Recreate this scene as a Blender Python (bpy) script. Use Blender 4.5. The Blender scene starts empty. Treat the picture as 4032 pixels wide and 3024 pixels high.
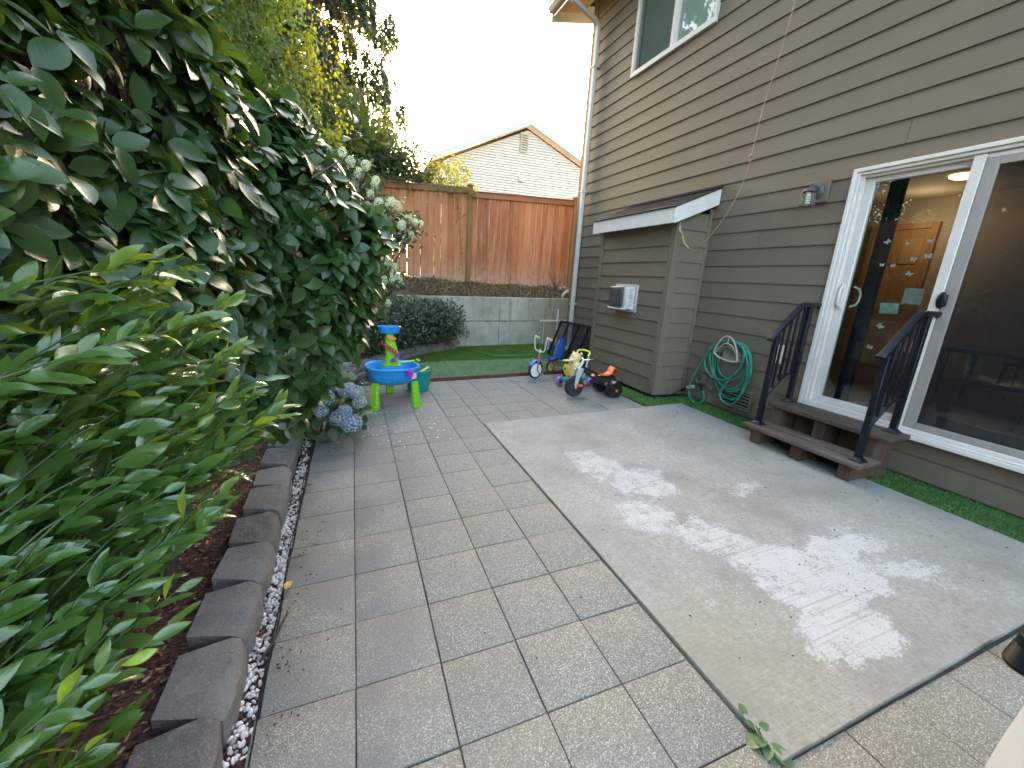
import bpy, bmesh, math, random
import numpy as np
from mathutils import Vector, Matrix, Euler

# ------------------------------------------------------------------ camera
scene = bpy.context.scene
COL = scene.collection
R = math.radians
CAMZ = 1.435
cam = bpy.data.cameras.new('camera')
cam.sensor_width = 36.0
cam.lens = 14.21
cam.clip_start = 0.05
cam.clip_end = 900.0
camo = bpy.data.objects.new('camera', cam)
COL.objects.link(camo)


def cam_axes(pitch, roll, yaw):
    fw = np.array([math.sin(yaw) * math.cos(pitch), math.cos(yaw) * math.cos(pitch), -math.sin(pitch)])
    r0 = np.array([math.cos(yaw), -math.sin(yaw), 0.0])
    u0 = np.cross(r0, fw)
    r = math.cos(roll) * r0 + math.sin(roll) * u0
    u = -math.sin(roll) * r0 + math.cos(roll) * u0
    return r, u, fw


CAM_R, CAM_U, CAM_F = cam_axes(0.2521, 0.0595, 0.3914)
cm = Matrix.Identity(4)
for i in range(3):
    cm[i][0], cm[i][1], cm[i][2] = CAM_R[i], CAM_U[i], -CAM_F[i]
cm.translation = (0, 0, CAMZ)
camo.matrix_world = cm
scene.camera = camo

# ------------------------------------------------------------------ world, sun, exposure
SUN_AZ = R(11.0)          # measured from +Y towards +X
SUN_EL = R(12.0)
world = bpy.data.worlds.new('World')
scene.world = world
world.use_nodes = True
wn = world.node_tree
wn.nodes.clear()
sky = wn.nodes.new('ShaderNodeTexSky')
sky.sky_type = 'NISHITA'
sky.sun_disc = False
sky.sun_elevation = SUN_EL
sky.sun_rotation = SUN_AZ
sky.air_density = 1.0
sky.dust_density = 5.5
sky.ozone_density = 0.4
bg = wn.nodes.new('ShaderNodeBackground')
bg.inputs['Strength'].default_value = 0.15
wo = wn.nodes.new('ShaderNodeOutputWorld')
wn.links.new(sky.outputs[0], bg.inputs['Color'])
wn.links.new(bg.outputs[0], wo.inputs['Surface'])

sl = bpy.data.lights.new('sun', 'SUN')
sl.energy = 2.2
sl.angle = R(0.6)
sl.color = (1.0, 0.86, 0.66)
so = bpy.data.objects.new('sun', sl)
COL.objects.link(so)
sdir = Vector((math.sin(SUN_AZ) * math.cos(SUN_EL), math.cos(SUN_AZ) * math.cos(SUN_EL), math.sin(SUN_EL)))
so.rotation_euler = sdir.to_track_quat('Z', 'Y').to_euler()
so.location = (6, 30, 12)

vs = scene.view_settings
vs.view_transform = 'Standard'
vs.look = 'None'
vs.exposure = 3.88
vs.gamma = 1.0
vs.use_curve_mapping = False
scene.cycles.use_denoising = True
scene.cycles.max_bounces = 8
scene.cycles.transparent_max_bounces = 12
scene.cycles.sample_clamp_indirect = 6.0

random.seed(7)
rng = np.random.default_rng(7)


def gz(x, y):
    """height of the gently draining patio plane"""
    return 0.02914 * x - 0.00711 * y


# ------------------------------------------------------------------ helpers
class MB:
    def __init__(self, M=None):
        self.v = []
        self.f = []
        self.M = M

    def _add(self, vs_, fs):
        b = len(self.v)
        if self.M is not None:
            vs_ = [tuple(self.M @ Vector(p)) for p in vs_]
        self.v.extend([tuple(p) for p in vs_])
        self.f.extend([tuple(b + i for i in f) for f in fs])
        return self

    def bb(self, x0, x1, y0, y1, z0, z1):
        p = [(x0, y0, z0), (x1, y0, z0), (x1, y1, z0), (x0, y1, z0), (x0, y0, z1), (x1, y0, z1), (x1, y1, z1), (x0, y1, z1)]
        return self._add(p, [(3, 2, 1, 0), (4, 5, 6, 7), (0, 1, 5, 4), (1, 2, 6, 5), (2, 3, 7, 6), (3, 0, 4, 7)])

    def box(self, c, s, rot=None):
        h = [a / 2 for a in s]
        p = [Vector((sx * h[0], sy * h[1], sz * h[2])) for sz in (-1, 1) for sx, sy in ((-1, -1), (1, -1), (1, 1), (-1, 1))]
        if rot is not None:
            rm = rot if isinstance(rot, Matrix) else Euler(rot).to_matrix()
            p = [rm @ q for q in p]
        p = [tuple(q + Vector(c)) for q in p]
        return self._add(p, [(3, 2, 1, 0), (4, 5, 6, 7), (0, 1, 5, 4), (1, 2, 6, 5), (2, 3, 7, 6), (3, 0, 4, 7)])

    def beam(self, a, b, w, h, up=(0, 0, 1)):
        a = Vector(a); b = Vector(b)
        d = b - a
        L = d.length
        d.normalize()
        s = d.cross(Vector(up))
        if s.length < 1e-5:
            s = d.cross(Vector((0, 1, 0)))
        s.normalize()
        u = s.cross(d)
        m = Matrix((s, d, u)).transposed()
        return self.box((a + b) / 2, (w, L, h), m)

    def prism(self, poly, axis, a, b):
        """extrude 2D polygon (ccw) along axis from a to b; poly in the two other axes in order"""
        def pt(p, t):
            if axis == 'x': return (t, p[0], p[1])
            if axis == 'y': return (p[0], t, p[1])
            return (p[0], p[1], t)
        n = len(poly)
        vs_ = [pt(p, a) for p in poly] + [pt(p, b) for p in poly]
        fs = [tuple(range(n - 1, -1, -1)), tuple(range(n, 2 * n))]
        for i in range(n):
            j = (i + 1) % n
            fs.append((i, j, n + j, n + i))
        return self._add(vs_, fs)

    def tube(self, path, r, n=8, caps=True, closed=False, up=None):
        P = [Vector(p) for p in path]
        m = len(P)
        rs = r if isinstance(r, (list, tuple)) else [r] * m
        vs_ = []
        prev = None
        for i, p in enumerate(P):
            if closed:
                t = P[(i + 1) % m] - P[i - 1]
            else:
                t = P[min(i + 1, m - 1)] - P[max(i - 1, 0)]
            if t.length < 1e-9: t = Vector((0, 0, 1))
            t.normalize()
            if prev is None:
                ref = Vector((0, 0, 1)) if abs(t.z) < .9 else Vector((1, 0, 0))
                s = t.cross(ref).normalized()
            else:
                s = prev - t * prev.dot(t)
                if s.length < 1e-6: s = t.orthogonal()
                s.normalize()
            prev = s
            u = t.cross(s)
            for k in range(n):
                a = 2 * math.pi * k / n
                vs_.append(p + s * (rs[i] * math.cos(a)) + u * (rs[i] * math.sin(a)))
        fs = []
        rng_ = m if closed else m - 1
        for i in range(rng_):
            j = (i + 1) % m
            for k in range(n):
                l = (k + 1) % n
                fs.append((i * n + k, i * n + l, j * n + l, j * n + k))
        if caps and not closed:
            fs.append(tuple(range(n - 1, -1, -1)))
            fs.append(tuple((m - 1) * n + k for k in range(n)))
        return self._add(vs_, fs)

    def lathe(self, prof, c=(0, 0, 0), n=24, rot=None, sx=1, sy=1, cap0=True, cap1=True):
        vs_ = []
        rm = None
        if rot is not None:
            rm = rot if isinstance(rot, Matrix) else Euler(rot).to_matrix()
        for r_, z in prof:
            for k in range(n):
                a = 2 * math.pi * k / n
                p = Vector((r_ * math.cos(a) * sx, r_ * math.sin(a) * sy, z))
                if rm is not None: p = rm @ p
                vs_.append(p + Vector(c))
        fs = []
        for i in range(len(prof) - 1):
            for k in range(n):
                l = (k + 1) % n
                fs.append((i * n + k, i * n + l, (i + 1) * n + l, (i + 1) * n + k))
        if cap0: fs.append(tuple(range(n - 1, -1, -1)))
        if cap1: fs.append(tuple((len(prof) - 1) * n + k for k in range(n)))
        return self._add(vs_, fs)

    def ball(self, c, r, n=16, m=10, rot=None):
        if not isinstance(r, (tuple, list)): r = (r, r, r)
        rm = Euler(rot).to_matrix() if rot is not None else None
        vs_ = []
        for i in range(1, m):
            t = math.pi * i / m
            for k in range(n):
                a = 2 * math.pi * k / n
                p = Vector((r[0] * math.sin(t) * math.cos(a), r[1] * math.sin(t) * math.sin(a), r[2] * math.cos(t)))
                vs_.append((rm @ p if rm else p) + Vector(c))
        top = Vector((0, 0, r[2])); bot = Vector((0, 0, -r[2]))
        vs_.append((rm @ top if rm else top) + Vector(c))
        vs_.append((rm @ bot if rm else bot) + Vector(c))
        fs = []
        for i in range(m - 2):
            for k in range(n):
                l = (k + 1) % n
                fs.append((i * n + k, (i + 1) * n + k, (i + 1) * n + l, i * n + l))
        T = (m - 1) * n
        for k in range(n):
            l = (k + 1) % n
            fs.append((T, k, l))
            fs.append((T + 1, (m - 2) * n + l, (m - 2) * n + k))
        return self._add(vs_, fs)

    def loft(self, rings, cap0=True, cap1=True):
        """rings: list of equally long point lists (closed loops)"""
        n = len(rings[0])
        vs_ = [p for r_ in rings for p in r_]
        fs = []
        for i in range(len(rings) - 1):
            for k in range(n):
                l = (k + 1) % n
                fs.append((i * n + k, i * n + l, (i + 1) * n + l, (i + 1) * n + k))
        if cap0: fs.append(tuple(range(n - 1, -1, -1)))
        if cap1: fs.append(tuple((len(rings) - 1) * n + k for k in range(n)))
        return self._add(vs_, fs)

    def grid(self, nx, ny, fn):
        vs_ = [fn(i / (nx - 1), j / (ny - 1)) for j in range(ny) for i in range(nx)]
        fs = [(j * nx + i, j * nx + i + 1, (j + 1) * nx + i + 1, (j + 1) * nx + i) for j in range(ny - 1) for i in range(nx - 1)]
        return self._add(vs_, fs)

    def mesh(self, name, bevel=0, seg=1, smooth=True, angle=38):
        me = bpy.data.meshes.new(name)
        me.from_pydata(self.v, [], self.f)
        bm = bmesh.new()
        bm.from_mesh(me)
        bmesh.ops.recalc_face_normals(bm, faces=bm.faces)
        if bevel:
            es = [e for e in bm.edges if len(e.link_faces) == 2 and e.calc_face_angle(0) > R(30)]
            bmesh.ops.bevel(bm, geom=es, offset=bevel, segments=seg, affect='EDGES', clamp_overlap=True, profile=.5)
        bm.to_mesh(me)
        bm.free()
        if smooth:
            me.shade_smooth()
            me.set_sharp_from_angle(angle=R(angle))
        return me

    def build(self, name, mat, parent=None, bevel=0, seg=1, smooth=True, angle=38, local=False):
        me = self.mesh(name, bevel, seg, smooth, angle)
        if mat is not None: me.materials.append(mat)
        return place(name, me, parent, local)


def place(name, me, parent=None, local=False):
    """link mesh whose vertices are in world coordinates (or parent's frame if local)"""
    o = bpy.data.objects.new(name, me)
    COL.objects.link(o)
    n = len(me.vertices)
    co = np.empty(n * 3, dtype=np.float32)
    me.vertices.foreach_get('co', co)
    co = co.reshape(-1, 3)
    c = (co.min(0) + co.max(0)) / 2
    co -= c
    me.vertices.foreach_set('co', co.ravel())
    me.update()
    pos = Vector(c.tolist())
    if parent is not None:
        o.parent = parent
        if not local:
            q = parent
            off = Vector((0, 0, 0))
            while q is not None:
                off += q.location
                q = q.parent
            pos = pos - off
    o.location = pos
    return o


def tag(o, label=None, cat=None, group=None, kind=None):
    if label: o['label'] = label
    if cat: o['category'] = cat
    if group: o['group'] = group
    if kind: o['kind'] = kind
    return o


def thing(name, label, cat, loc=(0, 0, 0), rz=0, group=None, kind=None):
    o = bpy.data.objects.new(name, None)
    o.empty_display_size = .1
    COL.objects.link(o)
    o.location = loc
    o.rotation_euler = (0, 0, rz)
    return tag(o, label, cat, group, kind)


def ident(o, me, parent, M):
    ob = bpy.data.objects.new(o, me)
    COL.objects.link(ob)
    ob.parent = parent
    ob.matrix_local = M
    return ob


# ------------------------------------------------------------------ materials
def srgb(r, g, b):
    def f(c):
        c /= 255.0
        return c / 12.92 if c <= .04045 else ((c + .055) / 1.055) ** 2.4
    return (f(r), f(g), f(b), 1)


class NT:
    def __init__(self, name):
        self.m = bpy.data.materials.new(name)
        self.m.use_nodes = True
        self.t = self.m.node_tree
        self.t.nodes.clear()
        self.out = self.t.nodes.new('ShaderNodeOutputMaterial')

    def n(self, typ, props=None, **kw):
        nd = self.t.nodes.new('ShaderNode' + typ)
        if props:
            for k, v in props.items(): setattr(nd, k, v)
        for k, v in kw.items():
            self.set(nd, k, v)
        return nd

    def set(self, nd, k, v):
        if isinstance(k, str):
            k2 = k.replace('_', ' ')
            inp = nd.inputs[k2] if k2 in nd.inputs else nd.inputs[k]
        else:
            inp = nd.inputs[k]
        if isinstance(v, bpy.types.NodeSocket):
            self.t.links.new(v, inp)
        elif isinstance(v, bpy.types.Node):
            self.t.links.new(v.outputs[0], inp)
        else:
            inp.default_value = v

    def math(self, op, a, b=0.0, c=None, clamp=False):
        nd = self.t.nodes.new('ShaderNodeMath')
        nd.operation = op
        nd.use_clamp = clamp
        self.set(nd, 0, a); self.set(nd, 1, b)
        if c is not None: self.set(nd, 2, c)
        return nd.outputs[0]

    def vmath(self, op, a, b=None, scale=None):
        nd = self.t.nodes.new('ShaderNodeVectorMath')
        nd.operation = op
        self.set(nd, 0, a)
        if b is not None: self.set(nd, 1, b)
        if scale is not None: self.set(nd, 'Scale', scale)
        return nd.outputs['Value'] if op in ('LENGTH', 'DISTANCE', 'DOT_PRODUCT') else nd.outputs[0]

    def mix(self, fac, a, b, mode='MIX'):
        nd = self.t.nodes.new('ShaderNodeMix')
        nd.data_type = 'RGBA'
        nd.blend_type = mode
        self.set(nd, 0, fac); self.set(nd, 6, a); self.set(nd, 7, b)
        return nd.outputs[2]

    def ramp(self, fac, stops, interp='LINEAR'):
        nd = self.t.nodes.new('ShaderNodeValToRGB')
        nd.color_ramp.interpolation = interp
        e = nd.color_ramp.elements
        while len(e) < len(stops): e.new(.5)
        for el, (p, c) in zip(e, stops):
            el.position = p
            el.color = c if len(c) == 4 else tuple(c) + (1,)
        self.set(nd, 0, fac)
        return nd.outputs[0]

    def mr(self, v, a, b, c=0.0, d=1.0):
        nd = self.t.nodes.new('ShaderNodeMapRange')
        nd.clamp = True
        nd.interpolation_type = 'SMOOTHSTEP'
        self.set(nd, 0, v); self.set(nd, 1, a); self.set(nd, 2, b); self.set(nd, 3, c); self.set(nd, 4, d)
        return nd.outputs[0]

    def noise(self, vec, scale, detail=3, rough=.55, dist=0.0):
        nd = self.n('TexNoise', Scale=scale, Detail=detail, Roughness=rough, Distortion=dist)
        if vec is not None: self.set(nd, 'Vector', vec)
        return nd.outputs[0]

    def voro(self, vec, scale, feat='F1'):
        nd = self.n('TexVoronoi', {'feature': feat}, Scale=scale)
        if vec is not None: self.set(nd, 'Vector', vec)
        return nd

    def pos(self):
        return self.n('NewGeometry').outputs['Position']

    def obj(self):
        return self.n('TexCoord').outputs['Object']

    def rnd(self):
        return self.n('ObjectInfo').outputs['Random']

    def scale(self, vec, s):
        nd = self.n('Mapping')
        self.set(nd, 'Vector', vec)
        nd.inputs['Scale'].default_value = s
        return nd.outputs[0]

    def bump(self, h, strength=.3, dist=.01, normal=None):
        nd = self.n('Bump', Strength=strength, Distance=dist, Height=h)
        if normal is not None: self.set(nd, 'Normal', normal)
        return nd.outputs[0]

    def surf(self, **kw):
        b = self.n('BsdfPrincipled')
        for k, v in kw.items():
            self.set(b, k, v)
        self.t.links.new(b.outputs[0], self.out.inputs[0])
        self.b = b
        return b

    def attr(self, name):
        nd = self.n('Attribute', {'attribute_name': name})
        return nd.outputs['Fac']


def plain(name, col, rough=.5, metal=0.0, var=.12, nscale=9, bump=0.0, bscale=60, coat=0.0, spec=.5, dirt=0.0, em=None, ems=0):
    t = NT(name)
    p = t.pos()
    nz = t.noise(p, nscale, 4, .6)
    lo = tuple(c * (1 - var) for c in col[:3]) + (1,)
    hi = tuple(min(1, c * (1 + var)) for c in col[:3]) + (1,)
    c = t.mix(t.mr(nz, .3, .7), lo, hi)
    if dirt:
        dn = t.noise(p, nscale * 2.7, 5, .7)
        c = t.mix(t.math('MULTIPLY', t.mr(dn, .5, .8), dirt), c, (.09, .075, .06, 1))
    kw = dict(Base_Color=c, Roughness=t.mr(t.noise(p, nscale * 4, 3), .2, .8, max(.02, rough - .08), min(1, rough + .08)), Metallic=metal)
    b = t.surf(**kw)
    b.inputs['Specular IOR Level'].default_value = spec
    if coat: b.inputs['Coat Weight'].default_value = coat
    if bump:
        t.set(b, 'Normal', t.bump(t.noise(p, bscale, 4), bump, .004))
    if em is not None:
        b.inputs['Emission Color'].default_value = em
        b.inputs['Emission Strength'].default_value = ems
    return t.m
# ---- surface materials
def mat_paver():
    t = NT('paver_aggregate')
    P = t.pos()
    rn = t.rnd()
    off = t.n('CombineXYZ', X=t.math('MULTIPLY', rn, 37.0), Y=t.math('MULTIPLY', rn, 91.0), Z=0.0).outputs[0]
    q = t.vmath('ADD', P, off)
    v = t.voro(q, 210)
    cell = t.n('SeparateColor', Color=v.outputs['Color'])
    chip = t.ramp(cell.outputs[0], [(0, (.17, .16, .132)), (.25, (.30, .285, .24)), (.55, (.39, .37, .315)), (.82, (.48, .46, .395)), (.97, (.66, .64, .59))], 'LINEAR')
    edge = t.mr(v.outputs['Distance'], .25, .75)
    c = t.mix(edge, chip, (.24, .226, .19, 1))
    # slab to slab tint
    tint = t.ramp(rn, [(0, (.695, .695, .67)), (.3, (.725, .725, .70)), (.6, (.745, .745, .72)), (.8, (.71, .71, .69)), (1, (.765, .76, .725))])
    c = t.mix(1.0, c, tint, 'MULTIPLY')
    # broad stains
    n1 = t.noise(P, 1.3, 4, .6)
    c = t.mix(t.mr(n1, .45, .75, 0, .45), c, (.23, .22, .195, 1))
    n2 = t.noise(t.vmath('ADD', P, (5, 3, 1)), 1.1, 3, .6)
    c = t.mix(t.mr(n2, .60, .76, 0, .25), c, (.31, .30, .19, 1))
    # darker grey band down the left third of the path
    sx = t.n('SeparateXYZ', Vector=P)
    lf = t.mr(sx.outputs[0], -.05, .85, 1.0, 0.0)
    lf = t.math('MULTIPLY', lf, t.mr(t.noise(P, 2.0, 3), .35, .6))
    c = t.mix(t.math('MULTIPLY', lf, .72), c, (.155, .150, .140, 1))
    h = t.math('SUBTRACT', 1.0, v.outputs['Distance'])
    b = t.surf(Base_Color=c, Roughness=.82, Normal=t.bump(h, .55, .003))
    b.inputs['Specular IOR Level'].default_value = .35
    return t.m


def mat_slab():
    t = NT('broomed_concrete')
    P = t.pos()
    sx = t.n('SeparateXYZ', Vector=P)
    n1 = t.noise(P, 2.2, 5, .6)
    c = t.ramp(n1, [(.28, (.225, .217, .186)), (.5, (.325, .316, .278)), (.72, (.40, .394, .355))])
    n3 = t.noise(P, 55, 5, .8)
    c = t.mix(t.mr(n3, .40, .62, 0, .7), c, (.205, .19, .158, 1))
    n4 = t.noise(P, 26, 5, .75)
    c = t.mix(t.mr(n4, .48, .68, 0, .5), c, (.22, .205, .165, 1))
    # broom strokes run along x
    broom = t.noise(t.scale(P, (3.0, 95.0, 1.0)), 1.0, 4, .6)
    c = t.mix(t.mr(broom, .42, .7, 0, .35), c, (.28, .26, .215, 1))
    # efflorescence: white patches with ragged edges
    wob = t.n('TexNoise', Scale=3.2, Detail=6.0, Roughness=.65)
    t.set(wob, 'Vector', P)
    w2 = t.n('TexNoise', Scale=30.0, Detail=3.0, Roughness=.6)
    t.set(w2, 'Vector', P)
    d1 = t.vmath('SCALE', t.vmath('SUBTRACT', wob.outputs['Color'], (.5, .5, .5)), scale=.55)
    d2 = t.vmath('SCALE', t.vmath('SUBTRACT', w2.outputs['Color'], (.5, .5, .5)), scale=.12)
    Q = t.vmath('ADD', t.vmath('ADD', P, d1), d2)
    acc = None
    for (ex, ey, rx, ry, s) in ((1.80, 2.48, .20, .32, .7), (1.98, 2.10, .22, .26, .85), (1.72, 1.75, .16, .25, .75), (1.92, 1.42, .20, .22, .85),
                                (2.02, 1.16, .28, .16, 1.0), (2.52, 1.12, .38, .12, 1.0), (2.15, .95, .40, .17, 1.0), (1.95, .76, .30, .14, 1.0),
                                (2.68, .88, .22, .10, .75), (2.62, 1.80, .20, .10, .6), (1.55, 1.15, .14, .18, .35)):
        dv = t.vmath('MULTIPLY', t.vmath('SUBTRACT', Q, (ex, ey, 0)), (1 / rx, 1 / ry, 0))
        k = t.math('MULTIPLY', t.mr(t.vmath('LENGTH', dv), .55, 1.25, 1.0, 0.0), s)
        acc = k if acc is None else t.math('MAXIMUM', acc, k)
    gran = t.noise(t.scale(P, (1.0, 2.0, 1.0)), 62, 4, .72)
    gr2 = t.noise(P, 11, 4, .65)
    th = t.math('ADD', t.math('MULTIPLY_ADD', gran, 2.6, -1.3), t.math('MULTIPLY_ADD', gr2, 2.0, -.55))
    w = t.mr(t.math('SUBTRACT', t.math('MULTIPLY', acc, 1.0), th), -.15, .55)
    grooves = t.mr(t.noise(t.scale(P, (1.2, 55.0, 1.0)), 1.0, 2, .5), .56, .66, 1.0, .45)
    w = t.math('MULTIPLY', w, grooves)
    c = t.mix(t.math('MULTIPLY', w, .68), c, (.52, .525, .512, 1))
    far = t.mr(sx.outputs[0], 2.7, 3.7, 0.0, .35)
    c = t.mix(t.math('MULTIPLY', far, t.mr(n1, .3, .6)), c, (.25, .235, .20, 1))
    # pale worn strip along the left edge and mossy patch near the corner
    moss = t.math('MULTIPLY', t.mr(t.vmath('LENGTH', t.vmath('SUBTRACT', Q, (1.38, .88, .03))), .1, .5, .45, 0), t.mr(n3, .3, .6))
    c = t.mix(moss, c, (.27, .25, .15, 1))
    rust = t.mr(t.vmath('LENGTH', t.vmath('SUBTRACT', Q, (1.44, 1.12, .03))), .015, .07, .4, 0)
    c = t.mix(rust, c, (.32, .16, .09, 1))
    h = t.math('ADD', t.math('MULTIPLY', broom, .8), t.math('MULTIPLY', n3, .6))
    b = t.surf(Base_Color=c, Roughness=.85, Normal=t.bump(h, .8, .006))
    b.inputs['Specular IOR Level'].default_value = .3
    return t.m


def mat_siding(name, col, amt=.10):
    t = NT(name)
    P = t.pos()
    O = t.obj()
    rn = t.rnd()
    g = t.noise(t.scale(P, (30.0, 3.0, 95.0)), 1.0, 5, .65)
    n1 = t.noise(P, 1.6, 4, .6)
    k = t.math('ADD', t.math('MULTIPLY_ADD', n1, .28, .83), t.math('MULTIPLY_ADD', rn, amt, -amt / 2))
    k = t.math('MULTIPLY', k, t.math('MULTIPLY_ADD', g, .16, .92))
    c = t.mix(1.0, col, t.n('CombineColor', Red=k, Green=k, Blue=k).outputs[0], 'MULTIPLY')
    z = t.n('SeparateXYZ', Vector=P).outputs[2]
    d = t.math('MULTIPLY', t.mr(z, .1, .75, .5, 0.0), t.mr(t.noise(P, 5, 5, .7), .3, .7))
    c = t.mix(d, c, (.085, .065, .045, 1))
    b = t.surf(Base_Color=c, Roughness=.62, Normal=t.bump(g, .22, .004))
    b.inputs['Specular IOR Level'].default_value = .35
    return t.m


def mat_wood(name, stops, axis='z', rough=.75, grain=60, grey=0.0, greycol=(.22, .19, .16, 1), zfade=None, bump=.3):
    t = NT(name)
    P = t.pos()
    rn = t.rnd()
    off = t.n('CombineXYZ', X=t.math('MULTIPLY', rn, 17.0), Y=t.math('MULTIPLY', rn, 31.0), Z=t.math('MULTIPLY', rn, 53.0)).outputs[0]
    Q = t.vmath('ADD', P, off)
    s = {'x': (2.0, grain, grain), 'y': (grain, 2.0, grain), 'z': (grain, grain, 2.0)}[axis]
    g = t.noise(t.scale(Q, s), 1.0, 5, .65, .6)
    n1 = t.noise(Q, 2.5, 4, .6)
    f = t.math('ADD', t.math('MULTIPLY', g, .55), t.math('MULTIPLY', n1, .25))
    f = t.math('ADD', f, t.math('MULTIPLY_ADD', rn, .34, -.06))
    c = t.ramp(f, stops)
    if grey:
        w = t.mr(t.noise(t.scale(Q, {'x': (1, 14, 14), 'y': (14, 1, 14), 'z': (14, 14, 1)}[axis]), 1.0, 4, .7), .5, .72, 0, grey)
        c = t.mix(w, c, greycol)
    if zfade:
        z = t.n('SeparateXYZ', Vector=P).outputs[2]
        d = t.math('MULTIPLY', t.mr(z, zfade[0], zfade[1], .8, 0.0), t.mr(t.noise(P, 7, 4), .25, .6))
        c = t.mix(d, c, greycol)
    # knots
    kn = t.voro(t.scale(Q, {'x': (2.2, 9, 9), 'y': (9, 2.2, 9), 'z': (9, 9, 2.2)}[axis]), 1.0)
    c = t.mix(t.mr(kn.outputs['Distance'], .03, .10, .7, 0.0), c, (.05, .028, .018, 1))
    b = t.surf(Base_Color=c, Roughness=rough, Normal=t.bump(g, bump, .004))
    b.inputs['Specular IOR Level'].default_value = .3
    return t.m


def mat_concrete_wall():
    t = NT('stained_concrete')
    P = t.pos()
    n1 = t.noise(P, 1.4, 5, .6)
    c = t.ramp(n1, [(.25, (.22, .205, .16)), (.5, (.40, .38, .31)), (.75, (.54, .52, .44))])
    st = t.noise(t.scale(P, (5.0, 5.0, 1.1)), 1.0, 6, .7, .8)
    z = t.n('SeparateXYZ', Vector=P)
    c = t.mix(t.math('MULTIPLY', t.mr(st, .46, .66), t.mr(z.outputs[2], 1.15, .2, .8, .35)), c, (.15, .138, .10, 1))
    c = t.mix(t.math('MULTIPLY', t.mr(z.outputs[0], 3.0, 4.4), t.mr(n1, .35, .6, .2, .6)), c, (.15, .135, .055, 1))
    c = t.mix(t.mr(t.noise(P, 3.1, 4), .58, .72, 0, .35), c, (.5, .49, .45, 1))
    sp = t.noise(P, 130, 3, .7)
    c = t.mix(t.mr(sp, .58, .7, 0, .45), c, (.10, .095, .08, 1))
    t.surf(Base_Color=c, Roughness=.88, Normal=t.bump(t.math('ADD', st, sp), .3, .006))
    return t.m


def mat_block():
    t = NT('split_face_block')
    P = t.pos()
    rn = t.rnd()
    n1 = t.noise(P, 5, 5, .65)
    c = t.ramp(t.math('ADD', t.math('MULTIPLY', n1, .7), t.math('MULTIPLY', rn, .3)), [(.25, (.06, .058, .058)), (.5, (.125, .12, .118)), (.8, (.23, .222, .212))])
    n2 = t.noise(P, 16, 5, .7)
    c = t.mix(t.mr(n2, .5, .75, 0, .45), c, (.27, .25, .235, 1))
    nz = t.n('SeparateXYZ', Vector=t.n('NewGeometry').outputs['Normal']).outputs[2]
    c = t.mix(t.mr(nz, .5, .95, .35, 0.0), c, (.19, .15, .125, 1))
    sp = t.noise(P, 120, 4, .75)
    c = t.mix(t.mr(sp, .5, .68, 0, .5), c, (.29, .27, .235, 1))
    h = t.math('ADD', t.noise(P, 28, 5, .7), t.math('MULTIPLY', sp, .5))
    t.surf(Base_Color=c, Roughness=.9, Normal=t.bump(h, .8, .018))
    return t.m


def mat_soil(name, a, b_, c_, scale=40):
    t = NT(name)
    P = t.pos()
    v = t.voro(t.scale(P, (1, 2.3, 1)), scale)
    cc = t.n('SeparateColor', Color=v.outputs['Color'])
    c = t.ramp(cc.outputs[0], [(0, a), (.5, b_), (1, c_)])
    c = t.mix(t.mr(t.noise(P, 3, 4), .4, .7, 0, .6), c, a + (1,))
    t.surf(Base_Color=c, Roughness=.95, Normal=t.bump(t.math('ADD', v.outputs['Distance'], t.noise(P, scale, 4)), .9, .02))
    return t.m


def mat_leaf(name, dark, light, back, rough=.32, trans=.25, tcol=(.25, .42, .04, 1), brown=0.0, new=None, coat=0.0, vein=.25, spec=.5):
    """dark..light by the per-leaf value lv; lu/lt run across and along the leaf"""
    t = NT(name)
    lv = t.attr('lv')
    lu = t.attr('lu')
    lt = t.attr('lt')
    P = t.pos()
    c = t.mix(lv, dark, light)
    if new is not None:
        c = t.mix(t.mr(lv, .90, .97), c, new)
    c = t.mix(t.mr(t.noise(P, 60, 4), .3, .75, 0, .35), c, tuple(x * .6 for x in dark[:3]) + (1,))
    if brown:
        sel = t.mr(t.math('FRACT', t.math('MULTIPLY', lv, 17.31)), 1 - brown, 1 - brown + .02)
        k = t.math('MULTIPLY', sel, t.mr(t.math('ADD', lt, t.math('MULTIPLY', t.noise(P, 45, 3), .6)), .75, 1.05))
        c = t.mix(k, c, (.20, .095, .03, 1))
    mid = t.mr(t.math('ABSOLUTE', lu), .02, .14, vein, 0.0)
    c = t.mix(mid, c, tuple(min(1, x * 2.4 + .03) for x in light[:3]) + (1,))
    sv = t.math('SINE', t.math('MULTIPLY', t.math('ADD', lt, t.math('MULTIPLY', t.math('ABSOLUTE', lu), -.22)), 46.0))
    geo = t.n('NewGeometry')
    c = t.mix(geo.outputs['Backfacing'], c, back)
    h = t.math('ADD', t.math('MULTIPLY', sv, .25), t.math('MULTIPLY', t.noise(P, 35, 3), 1.0))
    h = t.math('ADD', h, t.math('MULTIPLY', mid, -2.0))
    p = t.n('BsdfPrincipled', Base_Color=c, Roughness=t.math('MULTIPLY_ADD', lv, .12, rough - .03), Normal=t.bump(h, .10, .003))
    p.inputs['Specular IOR Level'].default_value = spec
    if coat:
        p.inputs['Coat Weight'].default_value = coat
        p.inputs['Coat Roughness'].default_value = .2
    tr = t.n('BsdfTranslucent', Color=t.mix(.5, c, tcol))
    mx = t.n('MixShader')
    t.set(mx, 0, trans); t.set(mx, 1, p); t.set(mx, 2, tr)
    t.t.links.new(mx.outputs[0], t.out.inputs[0])
    return t.m


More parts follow.
